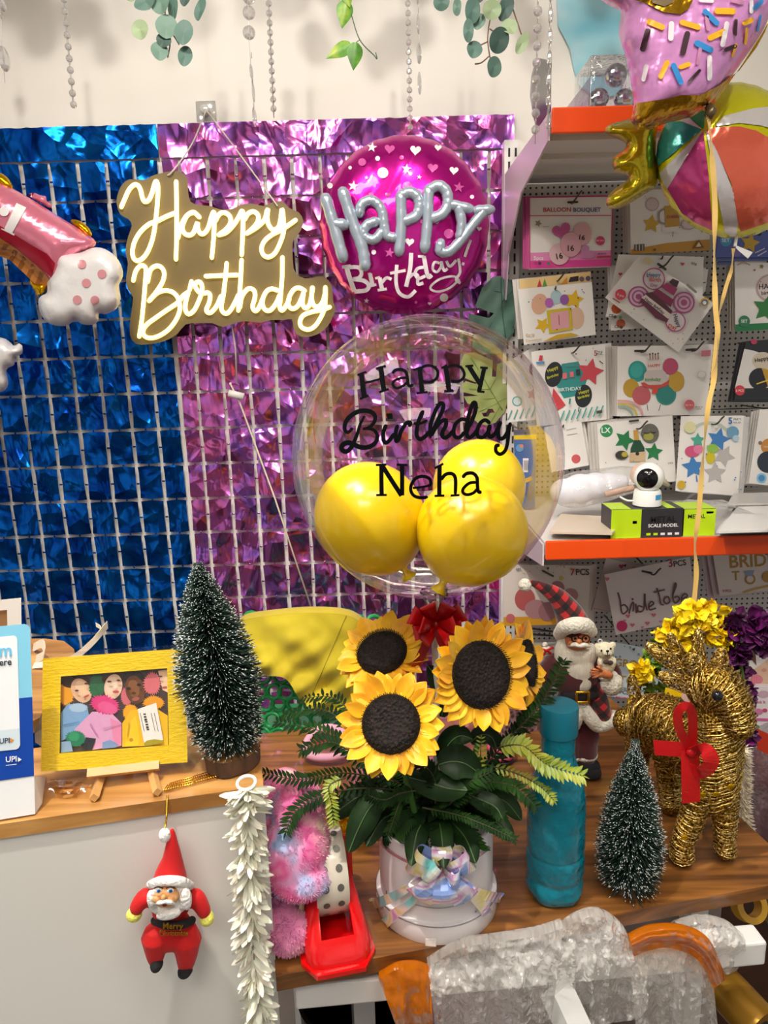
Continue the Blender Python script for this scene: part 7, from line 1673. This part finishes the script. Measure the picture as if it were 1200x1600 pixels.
for dx in (-.011, .005): mb.ell(hd+V((dx, -.0205, .003)), (.004, .003, .005))
part(t, 'eye', mb, mat('2c1c18', .3)); mb = MB(); mb.tube([ba+du*L_*.5+V((0, -.03, -.02)), ba+du*L_*.8+V((0, -.04, -.012))], .008, 0, 8); part(t, 'arm', mb, mat('dcb49c', .5))
# flat packets lying on the shelf
def flatstack(label, corners, n, cols, Yt=.0, grp=None):
    for i in range(n):
        dx, dy = random.uniform(-4, 4), random.uniform(-1.5, 1.5)
        p = [atz(x+dx, y+dy, SZ+.002+i*.0075) for x, y in corners]
        mb = MB().prism([q+V((0, 0, .0055)) for q in p], p)
        solo('flat_packet', mb, mat(cols[i % len(cols)], .35, coat=.3), label if i == n-1 else 'lower one in the '+short(label), 'packet', grp, smooth=False)
flatstack('cream topped flat packet pile at the left end of the lower shelf', [(862, 834), (960, 836), (985, 812), (880, 806)], 3, ['d4ccc4', 'b89a78', 'd8c8b4'], grp='flat packets at the left end of the shelf')
flatstack('white flat packet pile at the right end of the lower shelf', [(1120, 834), (1290, 829), (1290, 790), (1150, 795)], 5, ['e0dedc', '8a8884', 'd8d6d4', '9a9894', 'e2e0de'], grp='flat packets at the right end of the shelf')
flatstack('grey flat packet pile at the back right of the lower shelf', [(1140, 792), (1290, 788), (1290, 772), (1150, 775)], 6, ['6a6866', 'b8b4b0', '54504e', 'c4c0bc'], grp='flat packets at the back of the shelf')
def bag2(u, v):
    p0 = at(1035, 790, 1.92); return p0+V((.23*(v-.3), -.1+.2*abs(math.sin(PI*u))*1.0-.1, .0))+V((0, 0, .012+.028*math.sin(PI*min(1, max(0, v)))*(math.cos(2*PI*u)*.5+.5)*(1+.3*nz((u*9, v*7, 3)))))
lump('clear_bag', 'empty clear plastic bag lying behind the lime cartons on the shelf', 'plastic bag', bag2, bagm, at(1060, 800, 1.85))
# disco balls in a clear carton on the top shelf
ZT = 1.966; mir = newmat('c8ccd0', .12, 1.0, name='mirror tiles'); 
t = thing('disco_ball_box', 'clear carton of mirrored disco balls on the upper orange shelf', 'box', V((at(945, 160, 1.7).x, 1.73, ZT)))
cx0, cx1 = at(922, 160, 1.69).x, at(1000, 160, 1.69).x; zb0, zb1 = ZT+.002, at(950, 97, 1.74).z
part(t, 'clear_carton', MB().bbox(((cx0+cx1)/2, 1.76, (zb0+zb1)/2), (cx1-cx0, .13, zb1-zb0), .004), clear_mat('clear carton', 'eef0f2', .12, .06, 1.4, .8, (60, .6, .006, 'noise')))
t3 = thing('clear_flap', 'slanted clear plastic flap beside the disco ball carton', 'plastic flap', V((cx0-.03, 1.7, ZT)))
part(t3, 'sheet', MB().prism([V((cx0-.062, 1.68, ZT+.002)), V((cx0-.002, 1.68, ZT+.075)), V((cx0-.002, 1.68, ZT+.002))], [V((cx0-.062, 1.682, ZT+.002)), V((cx0-.002, 1.682, ZT+.075)), V((cx0-.002, 1.682, ZT+.002))]), clear_mat('clear flap', 'e8eaec', .16, .1), smooth=False)
for i, (x, y, r) in enumerate([(962, 118, 17), (935, 155, 16), (975, 156, 16)]):
    c = at(x, y, 1.74); c.z = max(c.z, ZT+.003+r*mpp(960, 130, 1.74)); k = mpp(960, 130, 1.74)
    tt = thing('disco_ball', ['mirrored disco ball on top inside the clear carton', 'left lower disco ball in the clear carton', 'right lower disco ball in the clear carton'][i], 'disco ball', c-V((0, 0, r*k)))
    part(tt, 'mirror_tiles', MB().ell(c, r*k, 0, None, 22, 14), mir, smooth=False)
# ============================================================ monstera leaves on the pink curtain
def monstera(label, spine, outline, Y, col, vein, cuts, holes_=()):
    t = thing('monstera_leaf', label, 'leaf', at(*spine[-1], Y))
    m = newmat(col[0], .4, name='monstera'); noisecol(m, col, 14, 3)
    o = outline
    sp_ = [V((x, y, 0)) for x, y in spine]
    def f(x, y):
        d = min((V((x, y, 0))-q).length for q in crom(sp_, 4)); return at(x, y, Y-.018+.00035*d+.002*math.sin(x*.2+y*.13))
    P_ = Puff(o, Y, 0, 10, smooth=0); vs, fs = P_.tri(dense(o, 7), 7)
    fs = [q for q in fs if not any(in_poly(sum(vs[i].x for i in q)/3, sum(vs[i].y for i in q)/3, h) for h in holes_)]
    mb = MB().add([f(p.x, p.y) for p in vs], fs); solid(part(t, 'blade', mb, m), .0012)
    vm = mat(vein, .45); mb = MB(); mb.tube([f(q.x, q.y)+V((0, -.0015, 0)) for q in crom(sp_, 5)], .0014, 0, 6)
    for a, b in cuts: mb.tube([f(*a)+V((0, -.0014, 0)), f(*b)+V((0, -.001, 0))], .0008, 0, 5)
    part(t, 'veins', mb, vm)
    return t
M4 = lambda *p: S(460, 200, 2.727, p)
m1 = monstera('dark green monstera leaf at the right edge of the pink curtain', M4((880,640),(885,780),(900,900)), M4((850,632),(880,630),(898,650),(890,715),(905,650),(940,645),(945,760),(935,870),(905,905),(880,960),(800,965),(755,930),(765,880),(810,870),(740,830),(745,790),(830,810),(850,790),(770,760),(800,680)), 2.19, ['4a6a5c', '5f8272', '54766a'], '3a5a4c', [(M4((884,760))[0], M4((800,900))[0]), (M4((884,740))[0], M4((935,690))[0]), (M4((884,700))[0], M4((810,690))[0]), (M4((890,830))[0], M4((935,850))[0])])
M8 = lambda *p: S(650, 550, 7.5, p)
m2 = monstera('yellowish green monstera leaf seen through the clear balloon', M8((640,60),(870,440),(1010,680)), M8((560,20),(680,0),(900,100),(890,290),(940,290),(950,140),(1050,110),(1075,300),(1065,600),(1040,700),(930,830),(820,860),(720,830),(640,740),(740,650),(600,600),(560,520),(740,515),(560,470),(530,400),(580,340),(700,375),(720,365),(560,300),(530,130)), 2.20, ['8a9a5c', 'a4b06c', '94a464'], '7a9a3c', [(M8((870,440))[0], M8((620,430))[0]), (M8((930,540))[0], M8((680,560))[0]), (M8((960,600))[0], M8((740,700))[0]), (M8((870,430))[0], M8((1000,180))[0]), (M8((950,590))[0], M8((1050,540))[0]), (M8((980,640))[0], M8((880,820))[0])], [M8((770,740),(830,680),(890,670),(900,700),(840,760),(780,770))])
# ============================================================ hanging eucalyptus, ivy and crystal strands
eucm = [newmat(c, .55, name='eucalyptus leaf') for c in ('55766a', '3c584e', '9cb088', '6c8c7c')]
euct = mat('7a5a44', .6)
def disc_leaf(root, px, py, rx, ry, rot, Y, mi, ti=0, tj=0, name='leaf', mm_=None):
    k = mpp(px, py, Y); c = at(px, py, Y); mb = MB()
    R = Matrix.Rotation(tj, 3, 'Z') @ Matrix.Rotation(ti, 3, 'X') @ Matrix.Rotation(rot, 3, 'Y')
    def f(u, v):
        r = u; a = 2*PI*v; x = rx*k*r*math.cos(a); z = ry*k*r*math.sin(a); return c+R @ V((x, -.18*abs(x)+.0015*math.sin(3*a)*r, z))
    mb.grid(f, 4, 20); part(root, name, mb, mm_ or eucm[mi])
def vine(label, Y, stems, leaves, twig=euct, group=None, name='eucalyptus_vine', mm_=None):
    t = thing(name, label, 'hanging plant', at(*stems[0][-1], Y))
    mb = MB()
    for s_ in stems: mb.tube(crom([at(x, y, Y) for x, y in s_], 6), .0016, 0, 6)
    p0 = at(*stems[0][0], Y); mb.tube([p0, V((p0.x, Y, 2.9))], .0014, 0, 5)
    part(t, 'twig', mb, twig)
    rd = random.Random(int(stems[0][0][0]))
    for L in leaves: disc_leaf(t, L[0], L[1], L[2], L[3], L[4], Y-.008-rd.random()*.02, L[5], rd.uniform(-.35, .35), rd.uniform(-.4, .4))
K1 = lambda p: (190+p[0]/3.243, p[1]/3.243)
def eu(Lc, K, sc): return [K((a, b))+(c/sc, d/sc, e, f) for a, b, c, d, e, f in Lc]
VY = 1.95
vine('eucalyptus vine with round leaves hanging at the top left centre', VY, [[(265,-30),(258,20),(266,60),(262,90)], [(262,40),(280,70)], [(290,-30),(282,-5)]],
 eu([(95,150,46,46,0,2),(228,135,55,58,.1,3),(316,165,46,62,.25,0),(192,260,44,50,.1,3),(322,285,36,52,.3,0),(215,205,38,36,.6,1),(120,10,60,42,-.5,0),(200,15,55,52,0,3),(262,35,28,58,.1,0),(325,-10,28,40,.4,1),(400,45,30,56,.4,0),(45,-15,30,20,0,2)], K1, 3.243))
K2 = lambda p: (600+p[0]/4.286, p[1]/4.286)
vine('eucalyptus vine with round leaves hanging over the right end of the pink curtain', VY, [[(785,-40),(768,20),(762,60),(766,92)], [(762,65),(748,72)], [(765,45),(775,52)], [(800,10),(810,40),(820,70)], [(764,88),(752,98),(742,100)]],
 eu([(385,15,55,50,0,0),(490,45,30,52,.1,3),(592,70,52,78,0,0),(635,145,45,52,.3,3),(566,205,36,70,0,0),(605,333,54,60,.3,0),(770,270,66,78,.25,1),(735,448,54,62,0,0),(722,65,64,58,.3,2),(815,55,50,82,.4,1),(840,180,52,60,-.6,2),(925,290,38,70,.5,2),(620,-10,50,30,0,1)], K2, 4.286))
rv = random.Random(77)  # leaf swags added out of view so their shadows mottle the wall
for i, (x, w_) in enumerate([(-.78, .16), (-.3, .2), (.06, .15), (.34, .22)]):
    t = thing('shadow_foliage', ['added unseen leaf swag shadowing the wall at the far left', 'added unseen leaf swag shadowing the wall over the sign', 'added unseen leaf swag shadowing the wall over the magenta balloon', 'added unseen leaf swag shadowing the wall over the pink curtain end'][i], 'hanging plant', (x, 1.8, 2.9), None)
    mb = MB()
    for k in range(5): mb.tube(crom([V((x+(k-2)*w_*.4, 1.8, 2.9)), V((x+(k-2)*w_*.5, 1.78, 2.7)), V((x+(k-2)*w_*.55, 1.8, 2.52+.03*(k % 2)))], 5), .0015, 0, 5)
    part(t, 'twig', mb, euct)
    for k in range(20):
        c = V((x+rv.uniform(-1, 1)*w_, 1.8+rv.uniform(-.08, .05), rv.uniform(2.50, 2.86))); R = Matrix.Rotation(rv.uniform(-.6, .6), 3, 'Z') @ Matrix.Rotation(rv.uniform(-.7, .2), 3, 'X'); r = rv.uniform(.024, .036); mb = MB()
        mb.grid(lambda u, v: c+R @ V((r*u*math.cos(2*PI*v), -.2*abs(r*u*math.cos(2*PI*v)), r*1.15*u*math.sin(2*PI*v))), 3, 14); part(t, 'leaf', mb, eucm[k % 4])
ivm = newmat('4a8a2c', .4, name='pothos leaf'); noisecol(ivm, ['2c5a1c', '5a962c', 'a8b83c'], 26, 3)
t = thing('pothos_vine', 'variegated pothos vine tip hanging above the pink curtain', 'hanging plant', at(588, 92, 1.93))
mb = MB(); mb.tube(crom([V((at(535, -10, 1.93).x, 1.93, 2.9)), at(537, -10, 1.93), at(548, 20, 1.93), at(562, 62, 1.93), at(584, 86, 1.93), at(589, 92, 1.93), at(587, 82, 1.93)], 6), .0013, 0, 6); mb.tube([at(562, 62, 1.93), at(545, 75, 1.93)], .001, 0, 5); part(t, 'stem', mb, mat('3a5a28', .5))
for i, (a, b, w_) in enumerate((((541, 0), (535, 41), 27), ((548, 68), (510, 88), 24), ((556, 66), (553, 107), 26), ((536, -25), (548, 8), 24))):
    mb = MB(); p = at(*a, 1.925); q = at(*b, 1.915); d = q-p; k = mpp(550, 50, 1.92)
    nv = V((.2, -1, .2)).normalized(); s_ = d.cross(nv).normalized()
    def f(u, v): 
        ww = w_*k*(math.sin(PI*min(1, (u*.97+.03)**.62)))*.98; return p+d*u+s_*(v-.5)*ww+nv*(-.25*abs(v-.5)*ww-.01*u*u)
    mb.grid(f, 10, 6); part(t, 'leaf', mb, ivm)
crys = film_mat('crystal', 'f4f2ee', .28, .22, .03, 1.5, .6); chrome = mat('cfccc8', .3, .7)
def strand(label, pts, Y, kind, step, r, pend=None):
    P0 = at(*pts[0], Y); t = thing('crystal_strand', label, 'crystal strand', at(*pts[-1], Y))
    P_ = [V((P0.x, Y, 2.9)), P0]+[at(x, y, Y) for x, y in pts[1:]]
    mb = MB(); mb.tube(P_, .0006, 0, 5); part(t, 'wire', mb, chrome)
    k = mpp(pts[0][0], 80, Y); a = V(P_[1]); Lt = (P_[-1]-P_[1]).length; d = (P_[-1]-P_[1]).normalized(); n = int(Lt/(step*k)); R = basis(d)
    for i in range(n+1):
        p = a+d*(step*k*i)
        if kind == 'ball' or (kind == 'mixed' and i % 1 == 0):
            mb = MB(); mb.ell(p, r*k, 0, None, 10, 7); part(t, 'bead', mb, crys, smooth=False)
        elif kind == 'drop':
            mb = MB(); mb.ell(p, (r*k*.55, r*k*.35, step*k*.38), 0, R, 8, 8); part(t, 'bead', mb, crys, smooth=False)
        rr = (r*.62 if kind == 'ring' else r*.5)*k; q = p+d*step*k*.5
        mb = MB(); ax1 = R @ V((1, 0, 0)); mb.tube([q+(ax1*math.cos(b)*rr+d*math.sin(b)*rr*(1.1)) for b in [2*PI*j/14 for j in range(14)]], .0008, 0, 5, closed=True)
        if kind == 'ring': part(t, 'bead', mb.ell(p, r*k*.55, 1, None, 8, 6), [chrome, crys], smooth=False)
        elif i < n: part(t, 'ring', mb, chrome)
    if pend:
        for (x0, y0, x1, y1, w_) in pend:
            p, q = at(x0, y0, Y), at(x1, y1, Y); mb = MB(); R2 = basis((q-p).normalized()); mb.ell((p+q)/2, (w_*k/2, w_*k*.3, (q-p).length/2), 0, R2, 8, 10); part(t, 'pendant', mb, crys, smooth=False)
SYc = 2.0
strand('thin crystal bead strand hanging at the upper left of the wall', [(98,-20),(103,50),(115,166)], SYc, 'ball', 16.5, 5.4)
strand('crystal strand of rings left of the pothos vine', [(419,-10),(422,60),(428,184)], SYc, 'ring', 13.5, 9)
strand('strand with two faceted balls and flat crystals, left of the ring strand', [(388,-15),(389,60),(398,195)], SYc, 'none', 36, 7, [(391,100,394,124,10),(395,130,397,160,8),(396,168,399,198,12)])
t = bpy.data.objects['crystal_strand.002']
for y in (-4, 20, 51): part(t, 'faceted_ball', MB().ell(at(389, y, SYc), 10*mpp(389, 50, SYc), 0, None, 12, 8), crys, smooth=False)
strand('thin twisted crystal strand ending at the magenta balloon top', [(637,-10),(639,80),(641,205)], SYc, 'ball', 13.5, 4.6)
strand('strand of long blue and clear crystals beside the eucalyptus', [(653,-10),(655,60),(656,95)], SYc, 'none', 46, 8, [(653,-16,653,8,7),(653,22,654,54,9),(654,68,655,100,15),(655,112,656,148,11)])
strand('crystal bead strand hanging in front of the shelf bracket, left one', [(841,-10),(840,90),(836,225)], 1.62, 'ball', 24, 7)
strand('strand of flat clear crystals in front of the orange shelf end, right one', [(861,-10),(860,60),(856,195)], 1.62, 'drop', 30, 12)
strand('pale crystal strand at the left edge with a large flat bead', [(1,-10),(2,60),(8,130)], SYc, 'none', 60, 8, [(3,72,9,112,26),(-6,-6,8,18,22)])
# bracket sleeve of clear plastic beside the shelf
t = thing('plastic_sleeve', 'pale clear plastic sheet curled beside the upper shelf bracket', 'plastic sheet', at(845, 200, 1.72))
mb = MB(); q = [at(x, y, 1.78) for x, y in [(838, 90), (830, 120), (828, 150), (834, 185), (842, 215)]]; q2 = [at(x, y, 1.70) for x, y in [(862, 95), (861, 120), (861, 150), (861, 170), (861, 190)]]
mb.strip(q, q2); solid(part(t, 'sheet', mb, clear_mat('milky sheet', 'cfcdd6', .25, .2)), .0008)
# ============================================================ yellow covered green lattice chair
CY = 1.62
t = thing('lattice_chair', 'green plastic lattice chair behind the bouquet', 'chair', V((at(470, 1150, CY).x, CY+.2, 0)))
gp_ = newmat('1f9a50', .35, name='green plastic'); rd = random.Random(3)
cen = []
for j in range(-1, 12):
    for i in range(-1, 16): cen.append((390+i*24+(12 if j % 2 else 0)+rd.uniform(-3, 3), 970+j*22+rd.uniform(-3, 3)))
def back(x, y): return at(x, y, CY+.02+.05*((x-480)/100)**2)
ks = mpp(450, 1100, CY); mb = MB()
for cx_, cy_ in cen:
    if not (385 < cx_ < 590 and 965 < cy_ < 1190): continue
    rx_, ry_ = rd.uniform(10.2, 12), rd.uniform(10, 11.5)
    mb.tube([back(cx_+rx_*math.cos(a), cy_+ry_*math.sin(a)) for a in [2*PI*i/12 for i in range(12)]], .0052, 0, 6, closed=True)
part(t, 'lattice_back', mb, gp_)
mb = MB(); mb.tube(crom([back(375, 1190), back(385, 1020), back(400, 978), back(480, 972), back(560, 978), back(582, 1012), back(590, 1190)], 6), .012, 0, 8); part(t, 'back_rim', mb, gp_)
xs0, xs1 = back(385, 1190).x, back(590, 1190).x
part(t, 'seat', MB().bbox(((xs0+xs1)/2, CY+.22, .45), (xs1-xs0, .42, .03), .012), gp_)
for lx in (xs0+.03, xs1-.03):
    for ly in (CY+.04, CY+.40): part(t, 'leg', MB().tube([V((lx, ly, .0)), V((lx, ly, .45))], .018, 0, 8), gp_)
for lx in (xs0+.01, xs1-.01): part(t, 'back_post', MB().tube([V((lx, CY+.06, .44)), V((lx, CY+.06, back(480, 1185).z+.02))], .014, 0, 8), gp_)
t = thing('yellow_cover', 'mustard yellow cloth cover draped over the green lattice chair', 'chair cover', at(480, 1100, CY-.02))
cloth = newmat('c8b41c', .8, name='mustard cloth', sheen=.2); noisecol(cloth, ['bca616', 'd0bc24'], 10, 3)
topc = [(372, 975), (385, 968), (430, 962), (480, 958), (530, 960), (556, 968), (572, 985), (590, 1020)]
botc = [(372, 1062), (395, 1058), (420, 1056), (448, 1062), (470, 1095), (490, 1108), (520, 1112), (600, 1095)]
tc_ = crom(topc, 6); bc_ = crom(botc, 6); N = len(tc_)
def drape(u, v):
    x = u*(N-1); j = min(int(x), N-2); a = tc_[j].lerp(tc_[j+1], x-j); b = bc_[j].lerp(bc_[j+1], x-j); p = a.lerp(b, v)
    Y = CY-.035-.03*math.sin(PI*v*.6)+.05*((p.x-480)/100)**2
    Y += .016*math.sin((p.x*.7-p.y*.9)*.085+3)*v+.013*math.sin((p.x+p.y*1.3)*.11)*v*v+.012*math.sin((p.x*.3+p.y)*.16)*max(0, v-.45)+.006*nz((p.x*.05, p.y*.05, 2))
    return at(p.x, p.y, Y)
mb = MB(); mb.grid(drape, 60, 24)
mb.grid(lambda u, v: drape(u, 0)+V((0, .13*v, .012*math.sin(PI*v)-.10*v*v)), 60, 6)
solid(part(t, 'cloth', mb, cloth), .002)
mb = MB(); mb.tube([drape(.62+.02*i/12, i/14)+V((0, -.0018, 0)) for i in range(14)], .0008, 0, 4); part(t, 'seam', mb, mat('7a6e10', .8))
# ============================================================ small things behind the bouquet
t = thing('pink_headband', 'pink plush ring with a red bead behind the fern fronds', 'headband', atz(515, 1175, .76))
c = atz(512, 1172, .765); mb = MB(); mb.tube([c+V((.042*math.cos(a), .03*math.sin(a), .028*max(0, math.sin(a))+.002)) for a in [2*PI*i/28 for i in range(28)]], .008, 0, 8, closed=True); part(t, 'ring', mb, mat('e8a8c0', .8)); part(t, 'bead', MB().ell(c+V((-.004, -.01, .022)), (.016, .01, .013)), mat('b00c28', .25))
t = thing('gold_packet', 'shiny gold crinkled packet behind the hat box left side', 'packet', atz(555, 1325, .75))
c = atz(553, 1322, .75)+V((0, .03, 0)); mb = MB(); mb.grid(lambda u, v: c+V(((u-.5)*.05, .012*nz((u*5, v*5, 1)), .002+v*.065+.004*nz((u*7, v*7, 4)))), 12, 12); solid(part(t, 'foil', mb, gfoil), .002)
t = thing('red_lighter', 'small dark red cap behind the tape roll', 'cap', atz(522, 1315, .75)); c = at(523, 1300, .90); part(t, 'cap', MB().lathe([(0, .012), (.006, .012), (.0075, .009), (.0075, -.012), (0, -.012)], (c.x, c.y, c.z), 20), mat('8a0c18', .3), angle=40)
t = thing('beaded_bangles', 'stack of pink and black beaded bangles behind the bouquet right side', 'bangle stack', atz(785, 1180, .75)); c = atz(782, 1190, .75)
for i in range(4):
    mb = MB(); zc = .004+i*.0085; mb.tube([c+V((.021*math.cos(a), .016*math.sin(a), zc)) for a in [2*PI*j/26 for j in range(26)]], .0042, 0, 7, closed=True); part(t, 'bangle', mb, mat(['1a1418', 'a8385c', '1a1418', 'b84a68'][i], .4))
t = thing('pale_carton', 'pale pink and grey printed carton behind the large sunflower', 'box', atz(815, 1130, .75)); c = atz(808, 1150, .75)
cm_ = newmat('8a7078', .5, name='woven print'); noisecol(cm_, ['4a3a40', 'b89098'], 120, 1, kind='voronoi')
part(t, 'box', MB().box(c+V((0, .03, .03)), (.075, .05, .06), R=rz(.3)), cm_, smooth=False); part(t, 'lid', MB().box(c+V((0, .03, .0625)), (.078, .053, .005), R=rz(.3)), mat('d8c0cc', .5), smooth=False)
# ============================================================ below the table: bubble wrap, bags, rolls
bub = film_mat('bubble wrap', 'fffdf8', .36, .035, .16, 1.38, .45, (95, .55, .005, 'voronoi'))
def wrapsheet(label, top_, bot_, Y0, amp, seed, over=.04, name='bubble_wrap', m=None, nu=96, nv=64):
    t = thing(name, label, 'packing film', at(*bot_[len(bot_)//2], Y0)); a_ = crom(top_, 8); b_ = crom(bot_, 8); N = min(len(a_), len(b_)); mb = MB()
    def f(u, v):
        x = u*(N-1); j = min(int(x), N-2); p = a_[j].lerp(a_[j+1], x-j).lerp(b_[j].lerp(b_[j+1], x-j), v)
        Y = Y0-.012*math.sin(PI*min(1, v*1.5))+amp*(math.sin(p.x*.09+seed)+.6*math.sin(p.x*.21+2*seed+v*2))*(.35+v)+amp*1.2*nz((p.x*.03, p.y*.03, seed))+amp*.8*nz((p.x*.09, p.y*.06, seed+3))+amp*.45*nz((p.x*.2, p.y*.16, seed+7))
        return at(p.x, p.y, Y)
    mb.grid(f, nu, nv); mb.grid(lambda u, v: f(u, 0)+V((0, over*v, -.012*v*v*4+.008*math.sin(PI*v))), nu, 5)
    part(t, 'film', mb, m or bub)
wrapsheet('crumpled bubble wrap over the white rail, left bunch below the hat box', [(668,1512),(720,1482),(780,1472),(840,1462),(880,1450)], [(690,1680),(740,1690),(790,1690),(830,1690),(850,1690)], .775, .007, 1)
wrapsheet('raised bunch of bubble wrap in front of the table edge', [(870,1462),(905,1438),(940,1432),(975,1455),(990,1490)], [(850,1560),(900,1620),(950,1600),(1000,1590),(1015,1560)], .80, .006, 2)
wrapsheet('bubble wrap hanging from the rail, right of the raised bunch', [(985,1500),(1020,1490),(1060,1485),(1110,1490)], [(1000,1690),(1050,1690),(1100,1690),(1130,1690)], .812, .006, 3)
wrapsheet('bubble wrap bundle wound round the right end of the rail', [(1060,1452),(1100,1442),(1140,1450),(1165,1470)], [(1080,1520),(1110,1525),(1145,1520),(1165,1500)], .83, .004, 4)
amber = film_mat('amber film', 'd87808', .82, .02, .16, 1.35, .3, (30, .8, .01, 'noise'), 'e8a850')
wrapsheet('amber plastic film tied round the rail at the left', [(592,1530),(620,1515),(650,1512),(672,1520)], [(640,1660),(650,1690),(670,1690),(682,1690)], .765, .006, 5, .03, 'amber_film', amber, 30, 20)
wrapsheet('amber plastic strip twisted over the rail at the right', [(985,1470),(1020,1455),(1070,1455),(1110,1475),(1135,1530)], [(990,1495),(1015,1485),(1050,1482),(1090,1500),(1115,1545)], .795, .003, 6, .03, 'amber_film', amber, 30, 14)
t = thing('gold_roll', 'roll of gold foil paper leaning under the right end of the rail', 'paper roll', V((.6, .9, .5)))
p, q = at(1118, 1528, .93), at(1190, 1606, .86); d = (q-p).normalized(); mb = MB(); R2 = basis(d); Lr = (q-p).length
mb.lathe([(.012, 0), (.030, 0), (.031, .002), (.031, Lr), (.012, Lr)], p, 32, 0, R2); part(t, 'paper', mb, newmat('a87c28', .35, .6, name='gold paper'), angle=40)
part(t, 'core', MB().lathe([(.0115, -.002), (.0115, Lr+.002), (.009, Lr+.002), (.009, -.002), (.0115, -.002)], p, 24, 0, R2), blk)
t = thing('tape_ring', 'yellow tape roll hanging under the table right end', 'tape roll', at(1172, 1440, 1.0)); c = at(1170, 1414, 1.0)
part(t, 'tape', MB().lathe([(.016, -.01), (.026, -.01), (.026, .01), (.016, .01), (.016, -.01)], c, 32, 0, basis(V((.2, -1, .6)))), mat('d8a418', .35), angle=40)
t = thing('black_bin', 'glossy black round bin under the table behind the tape dispenser', 'bin', V((at(560, 1600, .95).x, .98, 0)))
c = atz(560, 1562, .58); part(t, 'wall', MB().lathe([(.07, .0), (.088, .57), (.092, .58), (.086, .58), (.066, .01)], (c.x, c.y+.02, 0), 40), mat('15171a', .18), angle=40); part(t, 'bottom', MB().lathe([(0, .0), (.07, 0), (.07, .01), (0, .01)], (c.x, c.y+.02, 0), 40), mat('15171a', .3))
t = thing('olive_bag', 'dark olive plastic bag on the floor under the table left end', 'bag', V((-.12, .95, 0)))
mb = MB(); mb.ell((-.105, 1.12, .30), (.042, .10, .30), 0, None, 24, 16)
for i, p in enumerate(mb.v): mb.v[i] = p+(p-V((-.105, 1.12, .3)))*.12*nz(p*14)
part(t, 'bag', mb, mat('23260f', .3))
t = thing('storage_cabinet', 'brown wooden cabinet side under and right of the table', 'cabinet', V((.86, 1.02, 0)))
part(t, 'side', MB().box((.92, 1.12, .235), (.5, .35, .47)), mat('5a4028', .5), smooth=False); part(t, 'top_board', MB().box((.92, 1.12, .478), (.52, .37, .016)), mat('4a3826', .5), smooth=False)
# maroon bag with red handle at the right edge beyond the table
t = thing('maroon_bag', 'maroon mesh bag wrapped in clear film at the right edge beyond the table', 'bag', at(1200, 1330, 1.25))
c = at(1225, 1255, 1.3); mb = MB(); mb.ell(c, (.085, .10, .13), 0, None, 30, 20)
for i, p in enumerate(mb.v): mb.v[i] = p+(p-c)*.10*nz(p*12)
part(t, 'bag', mb, newmat('5a1420', .5, name='maroon mesh')); mb = MB(); mb.ell(c+V((-.004, -.01, .02)), (.095, .11, .15), 0, None, 30, 20)
for i, p in enumerate(mb.v): mb.v[i] = p+(p-c)*.16*nz(p*14)
part(t, 'clear_film', mb, bagm)
q = [(1180, 1137), (1230, 1160), (1230, 1195), (1183, 1170)]; tt = thing('red_flap', 'orange red corner flap above the maroon bag at the right edge', 'carton', at(1190, 1170, 1.28)); part(tt, 'flap', MB().prism([at(x, y, 1.18) for x, y in q], [at(x, y, 1.19) for x, y in q]), mat('c8381c', .4), smooth=False)
